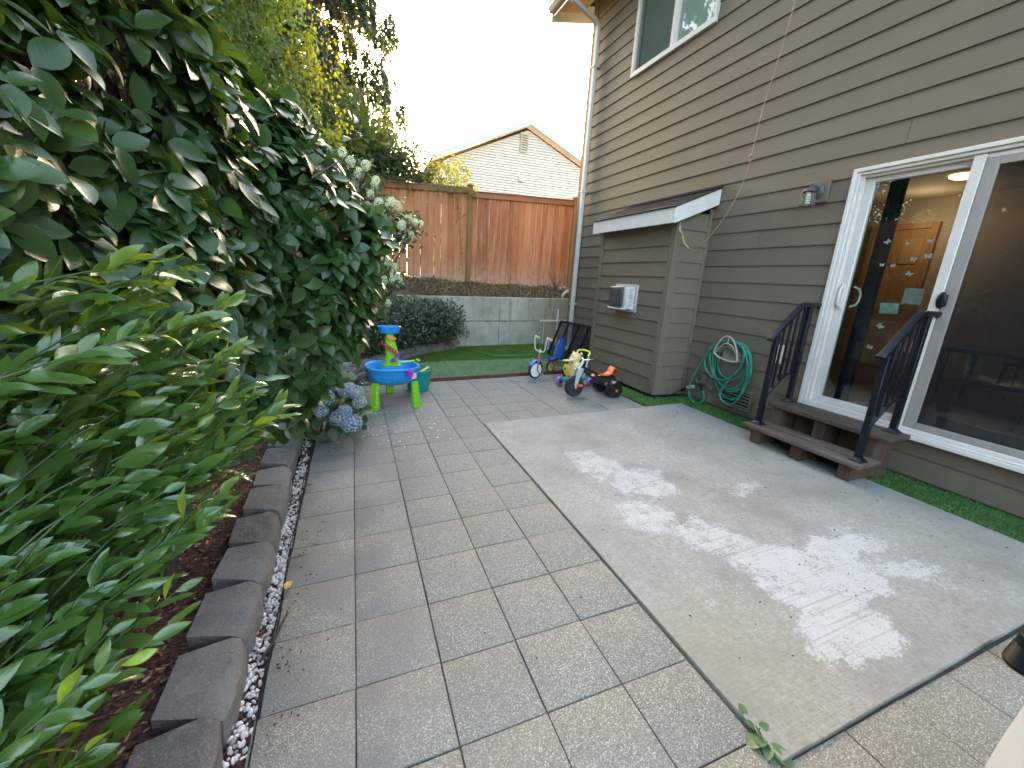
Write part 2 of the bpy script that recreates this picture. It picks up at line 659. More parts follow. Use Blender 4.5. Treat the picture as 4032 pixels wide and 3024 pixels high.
def mat_glass(name, tint=(1, 1, 1, 1), rough=0.0, refl=1.0):
    """window pane: fresnel mirror over clear transmission (no caustic cost)"""
    t = NT(name)
    lw = t.n('LayerWeight', Blend=.5)
    f5 = t.math('POWER', lw.outputs['Facing'], 5.0)
    k = t.math('MULTIPLY', t.math('MULTIPLY_ADD', f5, .9, .045), refl, clamp=True)
    g = t.n('BsdfGlossy', Color=(1, 1, 1, 1), Roughness=rough)
    tr = t.n('BsdfTransparent', Color=tint)
    mx = t.n('MixShader')
    t.set(mx, 0, k); t.set(mx, 1, tr); t.set(mx, 2, g)
    t.t.links.new(mx.outputs[0], t.out.inputs[0])
    return t.m


M = {}
M['paver'] = mat_paver()
M['slab'] = mat_slab()
M['siding'] = mat_siding('taupe_siding', (.154, .128, .088, 1))
M['trim'] = mat_siding('taupe_trim', (.154, .129, .092, 1), .04)
M['chase'] = mat_siding('chase_siding', (.158, .132, .091, 1), .06)
M['cedar'] = mat_wood('red_cedar', [(.2, (.20, .065, .028)), (.45, (.38, .135, .055)), (.62, (.50, .20, .085)), (.85, (.60, .29, .15))], 'z', .8, 55, .6, (.50, .33, .23, 1), (1.25, 1.9))
M['post'] = mat_wood('fence_post', [(.2, (.16, .08, .03)), (.5, (.30, .15, .055)), (.85, (.42, .23, .09))], 'z', .8, 60, .4, (.24, .21, .09, 1))
M['rail'] = mat_wood('fence_rail', [(.2, (.18, .08, .04)), (.5, (.34, .15, .075)), (.85, (.46, .24, .13))], 'x', .8, 60, .5, (.24, .17, .13, 1))
M['tread'] = mat_wood('weathered_tread', [(.2, (.035, .026, .018)), (.45, (.08, .06, .043)), (.7, (.14, .108, .078)), (.9, (.20, .16, .12))], 'y', .85, 70, .3, (.19, .165, .135, 1), None, .6)
M['stringer'] = mat_wood('stained_stringer', [(.2, (.028, .017, .011)), (.5, (.07, .042, .026)), (.85, (.12, .08, .052))], 'z', .8, 40, .3, (.12, .10, .07, 1))
M['concrete'] = mat_concrete_wall()
M['block'] = mat_block()
M['mulch'] = mat_soil('bark_mulch', (.035, .014, .009), (.085, .034, .022), (.15, .07, .045), 42)
M['bank'] = mat_soil('leaf_litter', (.05, .035, .022), (.12, .08, .05), (.22, .15, .085), 22)
M['dirt'] = mat_soil('dirt', (.05, .04, .03), (.09, .07, .05), (.13, .105, .08), 30)
M['white_vinyl'] = plain('white_vinyl', (.66, .62, .565, 1), .35, var=.04, dirt=.12, nscale=6)
M['white_paint'] = plain('white_fascia', (.66, .635, .595, 1), .55, var=.06, dirt=.25, nscale=7, bump=.1, bscale=40)
M['pipe_white'] = plain('downspout_paint', (.55, .53, .47, 1), .4, var=.05, dirt=.12)
M['black_metal'] = plain('black_powdercoat', (.004, .006, .010, 1), .42, var=.2, spec=.35, bump=.05, bscale=300)
M['shingle'] = plain('asphalt_shingle', (.024, .026, .030, 1), .95, spec=.12, var=.45, nscale=40, bump=.7, bscale=260)
M['glass'] = mat_glass('window_glass', (.86, .90, .88, 1), 0.0, 1.25)
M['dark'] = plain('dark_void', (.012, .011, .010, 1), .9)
# ------------------------------------------------------------------ ground and terraces
def sheet(name, poly, z, mat, thick=.0, parent=None):
    m = MB()
    if thick:
        m.prism(poly, 'z', z - thick, z)
    else:
        m._add([(p[0], p[1], z) for p in poly], [tuple(range(len(poly)))])
    return m


g = MB()
g.grid(60, 60, lambda u, v: (-300 + 600 * u, -300 + 600 * v, -.14))
o = g.build('ground', M['dirt'])
tag(o, kind='structure')

# upper terrace behind the retaining walls (soil bank rising to the fence, then level)
def terrace_z(x, y):
    k = min(1, max(0, (y - 8.36) / .62))
    kl = min(1, max(0, (-2.5 - x) / .5))
    return 1.0 + .33 * max(k, kl) + .10 * max(0, min(1, (2.6 - x) / 2.2)) * k + .02 * math.sin(7 * x + 3 * y)


g = MB()
def tf(u, v):
    x = -30 + 60 * u
    y = 8.34 + (v ** 3) * 60
    return (x, y, terrace_z(x, y))
g.grid(400, 24, tf)
o = g.build('hillside_bank', M['bank'])
tag(o, kind='structure')
g = MB()
g.grid(24, 80, lambda u, v: (-2.42 - (u ** 3) * 40, -12 + 20.34 * v, terrace_z(-2.42 - (u ** 3) * 40, -12 + 20.34 * v)))
o = g.build('side_bank', M['bank'])
tag(o, kind='structure')

# garden beds (bark mulch) left of the patio and round the back hedge
def bedz(x, y):
    return .075 + .05 * math.sin(3.1 * x + 1.7 * y) * math.sin(2.3 * y) + max(0, -1.0 - x) * .06
g = MB()
g.grid(40, 120, lambda u, v: (-2.45 + (1.87 + .0) * u, -1.0 + 9.25 * v, bedz(-2.45 + 1.87 * u, -1 + 9.25 * v)))
o = g.build('garden_bed', M['mulch'])
tag(o, kind='structure')
CURVE = [(-.05, 5.55), (.35, 6.35), (.78, 7.0), (1.05, 7.32), (1.45, 7.66), (1.85, 7.92), (2.2, 8.08)]
g = MB()
poly = [(-.62, 3.9), (-.32, 3.95), (-.30, 5.4)] + [(x - .12, y + .1) for x, y in CURVE] + [(2.2, 8.21), (-.62, 8.21)]
n = len(poly)
g._add([(x, y, .10 + .02 * math.sin(5 * x)) for x, y in poly], [tuple(range(n))])
o = g.build('back_garden_bed', M['mulch'])
tag(o, kind='structure')

# bark chips lying on the near bed
g = MB()
for i in range(5200):
    x = random.uniform(-1.25, -.60); y = random.uniform(.35, 4.2)
    L = random.uniform(.008, .028); a = random.uniform(0, 6.28)
    g.box((x, y, bedz(x, y) + random.uniform(.002, .014)), (L, L * random.uniform(.2, .5), .003), (random.uniform(-.5, .5), random.uniform(-.5, .5), a))
t = NT('bark_chip')
isl = t.n('NewGeometry').outputs['Random Per Island']
t.surf(Base_Color=t.ramp(isl, [(0, (.03, .012, .008)), (.5, (.10, .036, .022)), (.85, (.17, .085, .05)), (1, (.32, .24, .16))]), Roughness=.9)
M['chip'] = t.m
o = g.build('bark_chips', M['chip'], smooth=False)
tag(o, 'reddish brown bark chips scattered over the left garden bed', 'mulch', kind='stuff')

# ------------------------------------------------------------------ patio of square pavers
PV = .305
PM = Matrix(((0.999499, 0.012397, -0.029126), (-0.012195, 0.9999, 0.007109), (0.029212, -0.00675, 0.99955))).to_4x4()
PM.translation = (-0.008249, 2.746353, -0.019718)
patio = bpy.data.objects.new('patio', None)
COL.objects.link(patio)
patio.matrix_world = PM
tag(patio, kind='structure')
t = NT('joint_sand')
t.surf(Base_Color=t.mix(t.mr(t.noise(t.pos(), 6, 4), .4, .6), (.075, .062, .05, 1), (.11, .11, .07, 1)), Roughness=.95)
M['joint'] = t.m
j = MB()
j._add([(-1.04 * PV, -14 * PV, -.012), (14 * PV, -14 * PV, -.012), (14 * PV, 9.05 * PV, -.012), (-1.04 * PV, 9.05 * PV, -.012)], [(0, 1, 2, 3)])
j.build('joint_bed', M['joint'], patio, local=True)


def paver_mesh(w, d, tilt):
    m = MB()
    gp = .0022
    m.bb(gp, w - gp, gp, d - gp, -.045, 0)
    me = m.mesh('paver', bevel=.0035, seg=2)
    me.materials.append(M['paver'])
    return me


pm_cache = {}
def add_paver(i0, i1, k0, k1):
    """cell from column i0..i1 and row k0..k1 (k counts towards the camera)"""
    w = round((i1 - i0) * PV, 4); d = round((k1 - k0) * PV, 4)
    me = pm_cache.get((w, d))
    if me is None:
        me = pm_cache[(w, d)] = paver_mesh(w, d, 0)
    M4 = Matrix.Translation((i0 * PV + random.uniform(-.0012, .0012), -k1 * PV + random.uniform(-.0012, .0012), random.uniform(-.0022, .0012)))
    M4 = M4 @ Euler((random.uniform(-.005, .005), random.uniform(-.005, .005), random.uniform(-.003, .003))).to_matrix().to_4x4()
    ident('paver', me, patio, M4)


for k in range(-9, 9):
    if k >= -5: add_paver(-1.03, 0, k, k + 1)
    for i in range(0, 4): add_paver(i, i + 1, k, k + 1)
for k in range(-9, -3):
    for i in range(4, 10): add_paver(i, i + 1, k, k + 1)
    add_paver(10, 10.62, k, k + 1)
for i in range(4, 10):
    add_paver(i, i + 1, 7.27, 8.27)
    add_paver(i, i + 1, 8.27, 9.27)
for i in range(-1, 4):
    pass

# ------------------------------------------------------------------ concrete slab
g = MB()
SL = [(1.229, 3.655), (3.735, 3.612), (3.625, .508), (1.192, .517)]
pts = []
for a in range(4):
    p, q = SL[a], SL[(a + 1) % 4]
    for s in range(24):
        u = s / 24
        pts.append((p[0] + (q[0] - p[0]) * u + random.uniform(-.0016, .0016), p[1] + (q[1] - p[1]) * u + random.uniform(-.0016, .0016)))
n = len(pts)
top = [(x, y, gz(x, y) + .006) for x, y in pts]
cx = sum(p[0] for p in pts) / n; cy = sum(p[1] for p in pts) / n
ins = [(cx + (x - cx) * .998, cy + (y - cy) * .9985, gz(x, y) + .011) for x, y in pts]
bot = [(x, y, gz(x, y) - .09) for x, y in pts]
g.loft([bot, top, ins], cap0=True, cap1=True)
o = g.build('concrete_slab', M['slab'], angle=20)
tag(o, kind='structure')

# ------------------------------------------------------------------ gravel strip with plastic edging
g = MB()
g._add([(-.415, .2, -.03), (-.325, .2, -.028), (-.300, 3.95, -.048), (-.40, 3.95, -.05)], [(0, 1, 2, 3)])
o = g.build('gravel_bed', M['mulch'])
tag(o, kind='structure')
ico = bmesh.new(); bmesh.ops.create_icosphere(ico, subdivisions=1, radius=1.0)
iv = np.array([v.co[:] for v in ico.verts]); ifc = [tuple(v.index for v in f.verts) for f in ico.faces]; ico.free()
g = MB()
for i in range(1900):
    y = .4 + 3.45 * random.random()
    w = -.333 + .012 * (y - .5) / 3
    dens = .4 + .6 * (math.sin(y * 4.1) * .5 + .5) if y < 3.2 else .25
    if random.random() > dens: continue
    x = random.uniform(-.405, w - .012)
    s = random.uniform(.006, .0135) * (1.25 if random.random() < .15 else 1)
    rm = np.array(Euler((random.uniform(0, 6), random.uniform(0, 6), random.uniform(0, 6))).to_matrix())
    sc = np.array([1, random.uniform(.6, .9), random.uniform(.5, .8)]) * s
    p = (iv * (1 + rng.uniform(-.2, .2, (len(iv), 1))) * sc) @ rm.T + np.array([x, y, gz(x, y) - .016 + random.uniform(0, .016)])
    g._add([tuple(q) for q in p], ifc)
t = NT('pebble')
isl = t.n('NewGeometry').outputs['Random Per Island']
c = t.ramp(isl, [(0, (.13, .125, .12)), (.14, (.30, .27, .25)), (.2, (.52, .46, .42)), (.5, (.60, .57, .53)), (.8, (.60, .50, .46)), (1, (.74, .72, .69))])
c = t.mix(t.mr(t.noise(t.pos(), 90, 3), .5, .8, 0, .4), c, (.3, .2, .15, 1))
t.surf(Base_Color=c, Roughness=.7)
M['pebble'] = t.m
o = g.build('gravel', M['pebble'], angle=60)
tag(o, 'white and pinkish pebbles in a narrow strip beside the pavers', 'gravel', kind='stuff')
g = MB()
g.tube([(-.328 + .004 * math.sin(i * 1.3), .35 + i * .12, -.020) for i in range(30)], .0035, 6)
g.tube([(-.334 + .004 * math.sin(i * 1.1 + 1), .35 + i * .12, -.014) for i in range(30)], .0025, 6)
o = g.build('landscape_edging', M['black_metal'])
tag(o, 'thin black plastic edging between the pebbles and the pavers', 'edging')

# ------------------------------------------------------------------ near garden wall of trapezoid blocks
def block_mesh(seed, wf=.30, wb=.225, d=.195, h=.15, ch=.034):
    r_ = random.Random(seed)
    m = MB()
    # top view: front edge at x=0 (towards patio), back at x=-d ; length along y
    def ring(z, inset, rough):
        n_ = 9
        pts_ = []
        for i in range(n_):
            u = i / (n_ - 1)
            rc = .016 * (abs(2 * u - 1) ** 6)
            pts_.append((-inset - rc + r_.uniform(-rough, rough), -wf / 2 + wf * u, z + r_.uniform(-rough, rough) * .4 - rc * .3))
        pts_.append((-d, wb / 2, z)); pts_.append((-d, -wb / 2, z))
        return pts_
    m.loft([ring(0, 0.0, .004), ring(h * .45, -.004, .006), ring(h - ch, -.002, .006), ring(h - ch * .35, ch * .35, .005), ring(h, ch, .004)])
    me = m.mesh('block', angle=30)
    me.materials.append(M['block'])
    return me


BM = [block_mesh(s) for s in range(6)]
gw = thing('garden_wall', 'low wall of grey trapezoid blocks edging the left flower bed', 'garden wall', (-.40, 2.4, -.03))
ys = [.58, .875, 1.17, 1.475, 1.77, 2.06, 2.35, 2.66, 2.955, 3.27, 3.56, 3.85]
for i, y0 in enumerate(ys[:-1]):
    yc = (y0 + ys[i + 1]) / 2
    xo = -.402 + random.uniform(-.010, .010)
    M4 = Matrix.Translation((xo + .40, yc - 2.4, gz(xo, yc) - .01 + .03 + random.uniform(-.010, .010))) @ Euler((random.uniform(-.025, .025), random.uniform(-.035, .035), random.uniform(-.07, .07))).to_matrix().to_4x4()
    sc = (ys[i + 1] - y0) / .311
    ident('block', BM[i % 6], gw, M4 @ Matrix.Diagonal((1, sc, 1, 1)))

# ------------------------------------------------------------------ back planter wall (two courses, curved)
pw = thing('planter_wall', 'curved low block wall holding the back hedge above the lawn', 'garden wall', (1.2, 7.4, 0))
def along(t_):
    acc = 0
    for (a, b) in zip(CURVE[:-1], CURVE[1:]):
        L = math.dist(a, b)
        if t_ <= acc + L or (a, b) == (CURVE[-2], CURVE[-1]):
            u = (t_ - acc) / L
            return (a[0] + (b[0] - a[0]) * u, a[1] + (b[1] - a[1]) * u, math.atan2(b[1] - a[1], b[0] - a[0]))
        acc += L
SB = [block_mesh(20 + s, .29, .24, .18, .085, .012) for s in range(4)]
tot = sum(math.dist(a, b) for a, b in zip(CURVE[:-1], CURVE[1:]))
for c_ in range(2):
    t_ = .15 if c_ else .0
    kk = 0
    while t_ + .28 < tot:
        x, y, a = along(t_ + .145)
        zz = gz(x, y) - .012 + c_ * .087
        # front of the block (local +x) faces the lawn: to the right of the walking direction
        M4 = Matrix.Translation((x - 1.2, y - 7.4, zz)) @ Euler((0, 0, a - math.pi / 2 + random.uniform(-.03, .03))).to_matrix().to_4x4()
        if c_: M4 = M4 @ Matrix.Translation((-.015, 0, 0))
        ident('block', SB[kk % 4], pw, M4)
        kk += 1
        t_ += .297

# ------------------------------------------------------------------ artificial turf
def turf_mat(name, a, b_):
    t = NT(name)
    isl = t.n('NewGeometry').outputs['Random Per Island']
    c = t.mix(isl, a, b_)
    c = t.mix(t.mr(t.noise(t.pos(), 3.5, 4), .4, .7, 0, .4), c, tuple(x * .6 for x in a[:3]) + (1,))
    p = t.n('BsdfPrincipled', Base_Color=c, Roughness=.45)
    tr = t.n('BsdfTranslucent', Color=c)
    mx = t.n('MixShader'); t.set(mx, 0, .3); t.set(mx, 1, p); t.set(mx, 2, tr)
    t.t.links.new(mx.outputs[0], t.out.inputs[0])
    return t.m


def inside(px, py, poly):
    r_ = np.zeros(px.shape, bool)
    n = len(poly)
    for i in range(n):
        x0, y0 = poly[i]; x1, y1 = poly[(i + 1) % n]
        c = ((y0 > py) != (y1 > py)) & (px < (x1 - x0) * (py - y0) / (y1 - y0 + 1e-12) + x0)
        r_ ^= c
    return r_


def turf(name, poly, count, h, lean, mat, label, zoff=.004, w=.0022):
    P = np.array(poly)
    x = rng.uniform(P[:, 0].min(), P[:, 0].max(), count * 2); y = rng.uniform(P[:, 1].min(), P[:, 1].max(), count * 2)
    k = inside(x, y, poly)
    x, y = x[k][:count], y[k][:count]
    n = len(x)
    z = gz(x, y) + zoff
    a = rng.uniform(0, 2 * np.pi, n)
    hh = h * rng.uniform(.6, 1.15, n)
    wx, wy = w * np.cos(a), w * np.sin(a)
    tx = x + hh * (lean[0] + rng.normal(0, .38, n)); ty = y + hh * (lean[1] + rng.normal(0, .38, n))
    v = np.empty((n, 3, 3), np.float32)
    v[:, 0] = np.stack([x - wx, y - wy, z], 1); v[:, 1] = np.stack([x + wx, y + wy, z], 1); v[:, 2] = np.stack([tx, ty, z + hh], 1)
    me = bpy.data.meshes.new(name)
    me.from_pydata(v.reshape(-1, 3).tolist(), [], np.arange(n * 3).reshape(-1, 3).tolist())
    me.materials.append(mat)
    o = place(name, me)
    tag(o, label, 'turf', kind='stuff')
    return o


M['turf_l'] = turf_mat('turf_pale', (.14, .23, .085, 1), (.36, .46, .22, 1))
M['turf_d'] = turf_mat('turf_dark', (.07, .16, .018, 1), (.22, .33, .05, 1))
M['turf_s'] = turf_mat('turf_strip', (.06, .18, .035, 1), (.22, .40, .10, 1))
M['turf_base'] = plain('turf_backing', (.035, .085, .028, 1), .9, var=.3, nscale=30)
LAWN = [(.32, 5.60), (3.30, 5.53), (3.30, 7.2), (4.2, 7.2), (4.2, 8.2), (2.15, 8.2)] + [(x + .02, y - .02) for x, y in reversed(CURVE[2:-1])] + [(.40, 6.3)]
g = MB()
g._add([(x, y, gz(x, y) + .003) for x, y in LAWN], [tuple(range(len(LAWN)))])
o = g.build('lawn', M['turf_base']); tag(o, kind='structure')
g = MB()
STRIP = [(3.255, 3.64), (3.72, 3.62), (3.628, .45), (4.05, .45), (4.05, 3.80), (3.56, 3.93), (3.56, 5.32), (4.05, 5.40), (4.05, 7.3), (3.22, 7.3), (3.245, 4.12)]
g._add([(x, y, gz(x, y) + .003) for x, y in STRIP], [tuple(range(len(STRIP)))])
o = g.build('side_lawn', M['turf_base']); tag(o, kind='structure')
front = [(.32, 5.60), (3.30, 5.53), (3.3, 6.60), (2.4, 6.68), (1.3, 6.74), (.62, 6.72)]
back = [(.64, 6.75), (1.3, 6.77), (2.4, 6.71), (3.3, 6.63), (3.3, 7.2), (4.2, 7.2), (4.2, 8.2), (2.15, 8.2)] + [(x + .02, y - .02) for x, y in reversed(CURVE[2:-1])]
turf('artificial_turf', front, 26000, .030, (.1, .75), M['turf_l'], 'paler front band of artificial turf behind the pavers')
turf('artificial_turf', back, 30000, .034, (.0, -.55), M['turf_d'], 'darker back piece of artificial turf below the concrete wall')
turf('artificial_turf', STRIP, 42000, .026, (-.2, -.2), M['turf_s'], 'green artificial turf strip running along the foot of the house', w=.002)
# seam of the turf pieces: raised folded edge
g = MB()
g.tube([(2.12, 8.1, gz(2.1, 8.1) + .02), (2.25, 7.6, gz(2.2, 7.6) + .02), (2.45, 7.1, gz(2.4, 7.1) + .02), (2.62, 6.95, gz(2.6, 7) + .022), (3.2, 6.9, gz(3.2, 6.9) + .02)], .016, 6)
o = g.build('turf_fold', M['turf_d'])
tag(o, 'raised dark fold where two turf pieces meet on the lawn', 'turf')

# red brown edging board between pavers and lawn
M['edgeboard'] = plain('edge_board', (.085, .03, .018, 1), .75, var=.3, nscale=14, bump=.2)
g = MB()
g.beam((.86, 5.525, gz(.86, 5.52) + .010), (3.28, 5.515, gz(3.28, 5.5) + .010), .030, .055)
o = g.build('edging_board', M['edgeboard'], bevel=.003)
tag(o, 'red brown edging board between the far pavers and the lawn', 'edging')
# ------------------------------------------------------------------ the taupe house
WX = 4.006
house = thing('house', 'taupe lap-sided house with white sliding door and upper window', 'house', (4.1, 3.0, 0))
DOOR = (.58, 2.425, .455, 2.49)
WIN = (4.275, 5.815, 4.40, 5.72)
Y0, Y1 = -1.2, 6.95


def clip_rects(y0, y1, z0, z1, holes):
    """split a rectangle by rectangular holes"""
    rs = [(y0, y1, z0, z1)]
    for (a, b, c, d) in holes:
        out = []
        for (p, q, r_, s) in rs:
            if b <= p or a >= q or d <= r_ or c >= s:
                out.append((p, q, r_, s)); continue
            if p < a: out.append((p, a, r_, s))
            if q > b: out.append((b, q, r_, s))
            m0, m1 = max(p, a), min(q, b)
            if r_ < c: out.append((m0, m1, r_, c))
            if s > d: out.append((m0, m1, d, s))
        rs = out
    return rs


def lap(mb, y0, y1, z0, z1, zb, h=.178, x=WX):
    """piece of a lap board whose full board starts at zb; face leans in towards the top"""
    def fx(z): return x + .0135 * (z - zb) / h
    mb.prism([(fx(z0), z0), (x + .022, z0), (x + .022, z1), (fx(z1), z1)], 'y', y0, y1)


for j in range(-10, 24):
    zb = 4.2185 - .178 * j
    z0, z1 = zb, zb + .178
    if j == 23: z0 = .135
    segs = [(Y0, Y1)]
    if j == 9: segs = [(Y0, 2.125), (2.128, Y1)]
    if j == 3: segs = [(Y0, 1.42), (1.423, Y1)]
    if j == 13: segs = [(Y0, 3.21), (3.213, Y1)]
    if j in (0, 6, -3, 17, 20, 5): 
        yb = {0: 3.55, 6: 4.9, -3: 2.6, 17: 2.9, 20: 3.55, 5: 1.75}[j]; segs = [(Y0, yb), (yb + .003, Y1)]
    for (a, b) in segs:
        parts = clip_rects(a, b, z0, z1, [DOOR, WIN])
        # connected runs of one board: left and right of an opening are separate boards
        full = sorted(parts)
        groups = []
        for r_ in full:
            for gch in groups:
                if any(abs(r_[0] - s[1]) < 1e-6 or abs(r_[1] - s[0]) < 1e-6 for s in gch):
                    gch.append(r_); break
            else:
                groups.append([r_])
        for gch in groups:
            m = MB()
            for (p, q, c, d) in gch: lap(m, p, q, c, d, zb)
            m.build('siding_board', M['siding'], house, angle=20)
# backing wall
m = MB()
for (p, q, c, d) in clip_rects(Y0, 7.05, .0, 6.2, [DOOR, WIN]):
    m.bb(WX + .023, 4.16, p, q, c, d)
m.build('wall', M['trim'], house, smooth=False)
# far gable end and roof mass of the house
m = MB(); m.bb(4.16, 12.0, 6.9, 7.05, 0, 6.2); m.build('wall', M['trim'], house)
m = MB(); m.bb(WX - .012, WX + .03, 6.952, 7.062, .10, 6.05); m.build('corner_board', M['trim'], house, bevel=.003)
# eave: soffit, fascia, gutter and roof
M['soffit'] = mat_wood('soffit_board', [(.2, (.30, .17, .075)), (.55, (.42, .26, .12)), (.9, (.52, .35, .18))], 'y', .7, 40)
for k in range(5):
    x0 = 3.47 + .109 * k
    m = MB()
    zz = lambda x: 5.885 + (x - 3.47) * .22
    m.prism([(x0 + .002, zz(x0)), (x0 + .107, zz(x0 + .107)), (x0 + .107, zz(x0 + .107) + .02), (x0 + .002, zz(x0) + .02)], 'y', Y0, 7.48)
    m.build('soffit_board', M['soffit'], house)
m = MB(); m.bb(3.445, 3.468, Y0, 7.50, 5.80, 5.97); m.build('fascia', M['white_paint'], house, bevel=.003)
rf = MB(); rf.prism([(3.36, 5.965), (12.0, 7.86), (12.0, 8.02), (3.36, 6.02)], 'y', Y0, 7.56)
roof = rf.build('roof', M['shingle'], house)
m = MB(); m.prism([(3.44, 5.74), (4.9, 6.06), (4.9, 6.33), (3.44, 5.96)], 'y', 7.50, 7.54); m.build('barge_board', M['pipe_white'], house, bevel=.003)
m = MB(); m.prism([(3.345, 5.965), (3.345, 5.90), (3.375, 5.845), (3.44, 5.845), (3.44, 5.975), (3.434, 5.975), (3.434, 5.852), (3.379, 5.852), (3.352, 5.903), (3.352, 5.965)], 'y', Y0, 7.50)
m.build('gutter', M['pipe_white'], house, angle=25)
# downspout with offset elbows and straps
def rect_pipe(mb, path, a, b):
    rings = []
    for i, p in enumerate(path):
        p = Vector(p)
        t_ = (Vector(path[min(i + 1, len(path) - 1)]) - Vector(path[max(i - 1, 0)])).normalized()
        s = Vector((0, 1, 0)); s = (s - t_ * s.dot(t_)).normalized()
        u = t_.cross(s)
        rr_ = .012
        ring = []
        for (cx_, cy_) in ((1, 1), (-1, 1), (-1, -1), (1, -1)):
            for dd in ((0, 1), (1, 0)) if cx_ * cy_ > 0 else ((1, 0), (0, 1)):
                ring.append(p + s * (cx_ * (a / 2 - rr_ * dd[0])) + u * (cy_ * (b / 2 - rr_ * dd[1])))
        rings.append(ring)
    mb.loft(rings)
m = MB()
rect_pipe(m, [(3.41, 6.80, 5.86), (3.41, 6.80, 5.78), (3.45, 6.80, 5.71), (3.86, 6.80, 5.55), (3.935, 6.80, 5.49), (3.945, 6.80, 5.40), (3.945, 6.80, .30), (3.93, 6.80, .22), (3.80, 6.80, .16)], .085, .062)
m.build('downspout', M['pipe_white'], house, angle=30)
for z in (1.05, 3.0, 4.9):
    m = MB(); m.bb(3.905, WX + .005, 6.752, 6.848, z, z + .025); m.build('downspout_strap', M['pipe_white'], house)

# ---------------------------------------------------------------- upper window
M['blind'] = plain('blind_slat', (.62, .70, .62, 1), .5, var=.05)
M['winscreen'] = None
t = NT('insect_screen')
d_ = t.n('BsdfDiffuse', Color=(.03, .033, .036, 1)); tr = t.n('BsdfTransparent', Color=(1, 1, 1, 1)); mx = t.n('MixShader')
t.set(mx, 0, .36); t.set(mx, 1, tr); t.set(mx, 2, d_)
t.t.links.new(mx.outputs[0], t.out.inputs[0])
M['winscreen'] = t.m
win = bpy.data.objects.new('window', None); COL.objects.link(win); win.parent = house; win.location = Vector((WX, 5.04, 4.4)) - house.location
a, b, c, d = WIN
m = MB()
m.bb(WX - .028, 4.08, a, b, c - .012, c + .052); m.bb(WX - .028, 4.08, a, b, d - .05, d)
m.bb(WX - .028, 4.08, a, a + .045, c + .052, d - .05); m.bb(WX - .028, 4.08, b - .045, b, c + .052, d - .05)
m.bb(WX - .018, 4.07, 4.965, 5.03, c + .052, d - .05)
m.build('frame', M['white_vinyl'], win, bevel=.004)
m = MB(); m.bb(4.045, 4.049, a + .045, 4.965, c + .052, d - .05); m.build('pane', M['glass'], win)
m = MB(); m.bb(4.030, 4.034, 5.03, b - .045, c + .052, d - .05); m.build('pane', M['glass'], win)
m = MB(); m._add([(4.012, 5.03, c + .052), (4.012, b - .045, c + .052), (4.012, b - .045, d - .05), (4.012, 5.03, d - .05)], [(0, 1, 2, 3)]); m.build('insect_screen', M['winscreen'], win)
sm = MB(); sm.box((0, 0, 0), (.003, 1.42, .050), (0, -.32, 0)); sme = sm.mesh('blind_slat'); sme.materials.append(M['blind'])
for k in range(26):
    ident('blind_slat', sme, win, Matrix.Translation((4.085 - WX, 5.045 - 5.04, .07 + k * .046)))
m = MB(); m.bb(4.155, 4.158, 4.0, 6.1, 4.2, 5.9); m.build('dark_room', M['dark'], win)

# ---------------------------------------------------------------- sliding door
door = bpy.data.objects.new('sliding_door', None); COL.objects.link(door); door.parent = house; door.location = Vector((WX, 1.5, .47)) - house.location
a, b, c, d = DOOR
m = MB()   # outer frame with stepped moulding
m.bb(3.968, 4.11, b - .030, b, c, d); m.bb(3.980, 4.11, b - .055, b - .030, c + .03, d - .03); m.bb(4.000, 4.11, b - .078, b - .055, c + .03, d - .05)
m.bb(3.968, 4.11, a, b - .030, d - .030, d); m.bb(3.982, 4.11, a, b - .055, d - .055, d - .030); m.bb(4.005, 4.11, a, b - .078, d - .075, d - .055)
m.bb(3.968, 4.11, a, a + .05, c, d - .03)
m.build('frame', M['white_vinyl'], door, bevel=.003)
m = MB(); m.bb(3.946, 4.11, a, b + .004, c - .028, c + .004); m.bb(3.958, 4.10, a, b - .02, c + .004, c + .022); m.bb(3.985, 4.11, a, b - .05, c + .022, c + .05)
m.build('sill', M['white_vinyl'], door, bevel=.004)
m = MB()   # left sliding sash
m.bb(4.042, 4.085, 2.285, 2.347, .505, 2.415); m.bb(4.042, 4.085, 1.62, 1.70, .505, 2.415)
m.bb(4.042, 4.085, 1.70, 2.285, .505, .560); m.bb(4.042, 4.085, 1.70, 2.285, 2.375, 2.415)
m.build('sash', M['white_vinyl'], door, bevel=.005)
m = MB(); m.bb(4.060, 4.066, 1.70, 2.285, .560, 2.375); m.build('pane', M['glass'], door)
m = MB()   # right fixed sash and the meeting post in front
m.bb(3.990, 4.030, 1.632, 1.695, .502, 2.43); m.bb(4.000, 4.035, .63, 1.632, .502, .53); m.bb(4.000, 4.035, .63, 1.632, 2.40, 2.43)
m.build('meeting_post', M['white_vinyl'], door, bevel=.004)
m = MB(); m.bb(4.036, 4.041, .63, 1.62, .53, 2.40); m.build('pane', M['glass'], door)
M['taupe_metal'] = plain('taupe_screen_frame', (.30, .275, .245, 1), .5, var=.06, dirt=.2)
m = MB()   # insect screen frame
m.bb(3.994, 4.016, 1.560, 1.630, .506, 2.40); m.bb(3.994, 4.016, .63, 1.560, .506, .556); m.bb(3.994, 4.016, .63, 1.560, 2.35, 2.40)
m.build('screen_frame', M['taupe_metal'], door, bevel=.003)
m = MB(); m._add([(4.006, .63, .556), (4.006, 1.56, .556), (4.006, 1.56, 2.35), (4.006, .63, 2.35)], [(0, 1, 2, 3)]); m.build('insect_screen', M['winscreen'], door)
m = MB(); m.ball((3.982, 1.628, 1.470), (.014, .030, .060), 16, 10); m.bb(3.980, 3.996, 1.600, 1.640, 1.43, 1.51); m.build('screen_handle', M['black_metal'], door, bevel=.002)
m = MB()   # pull handle
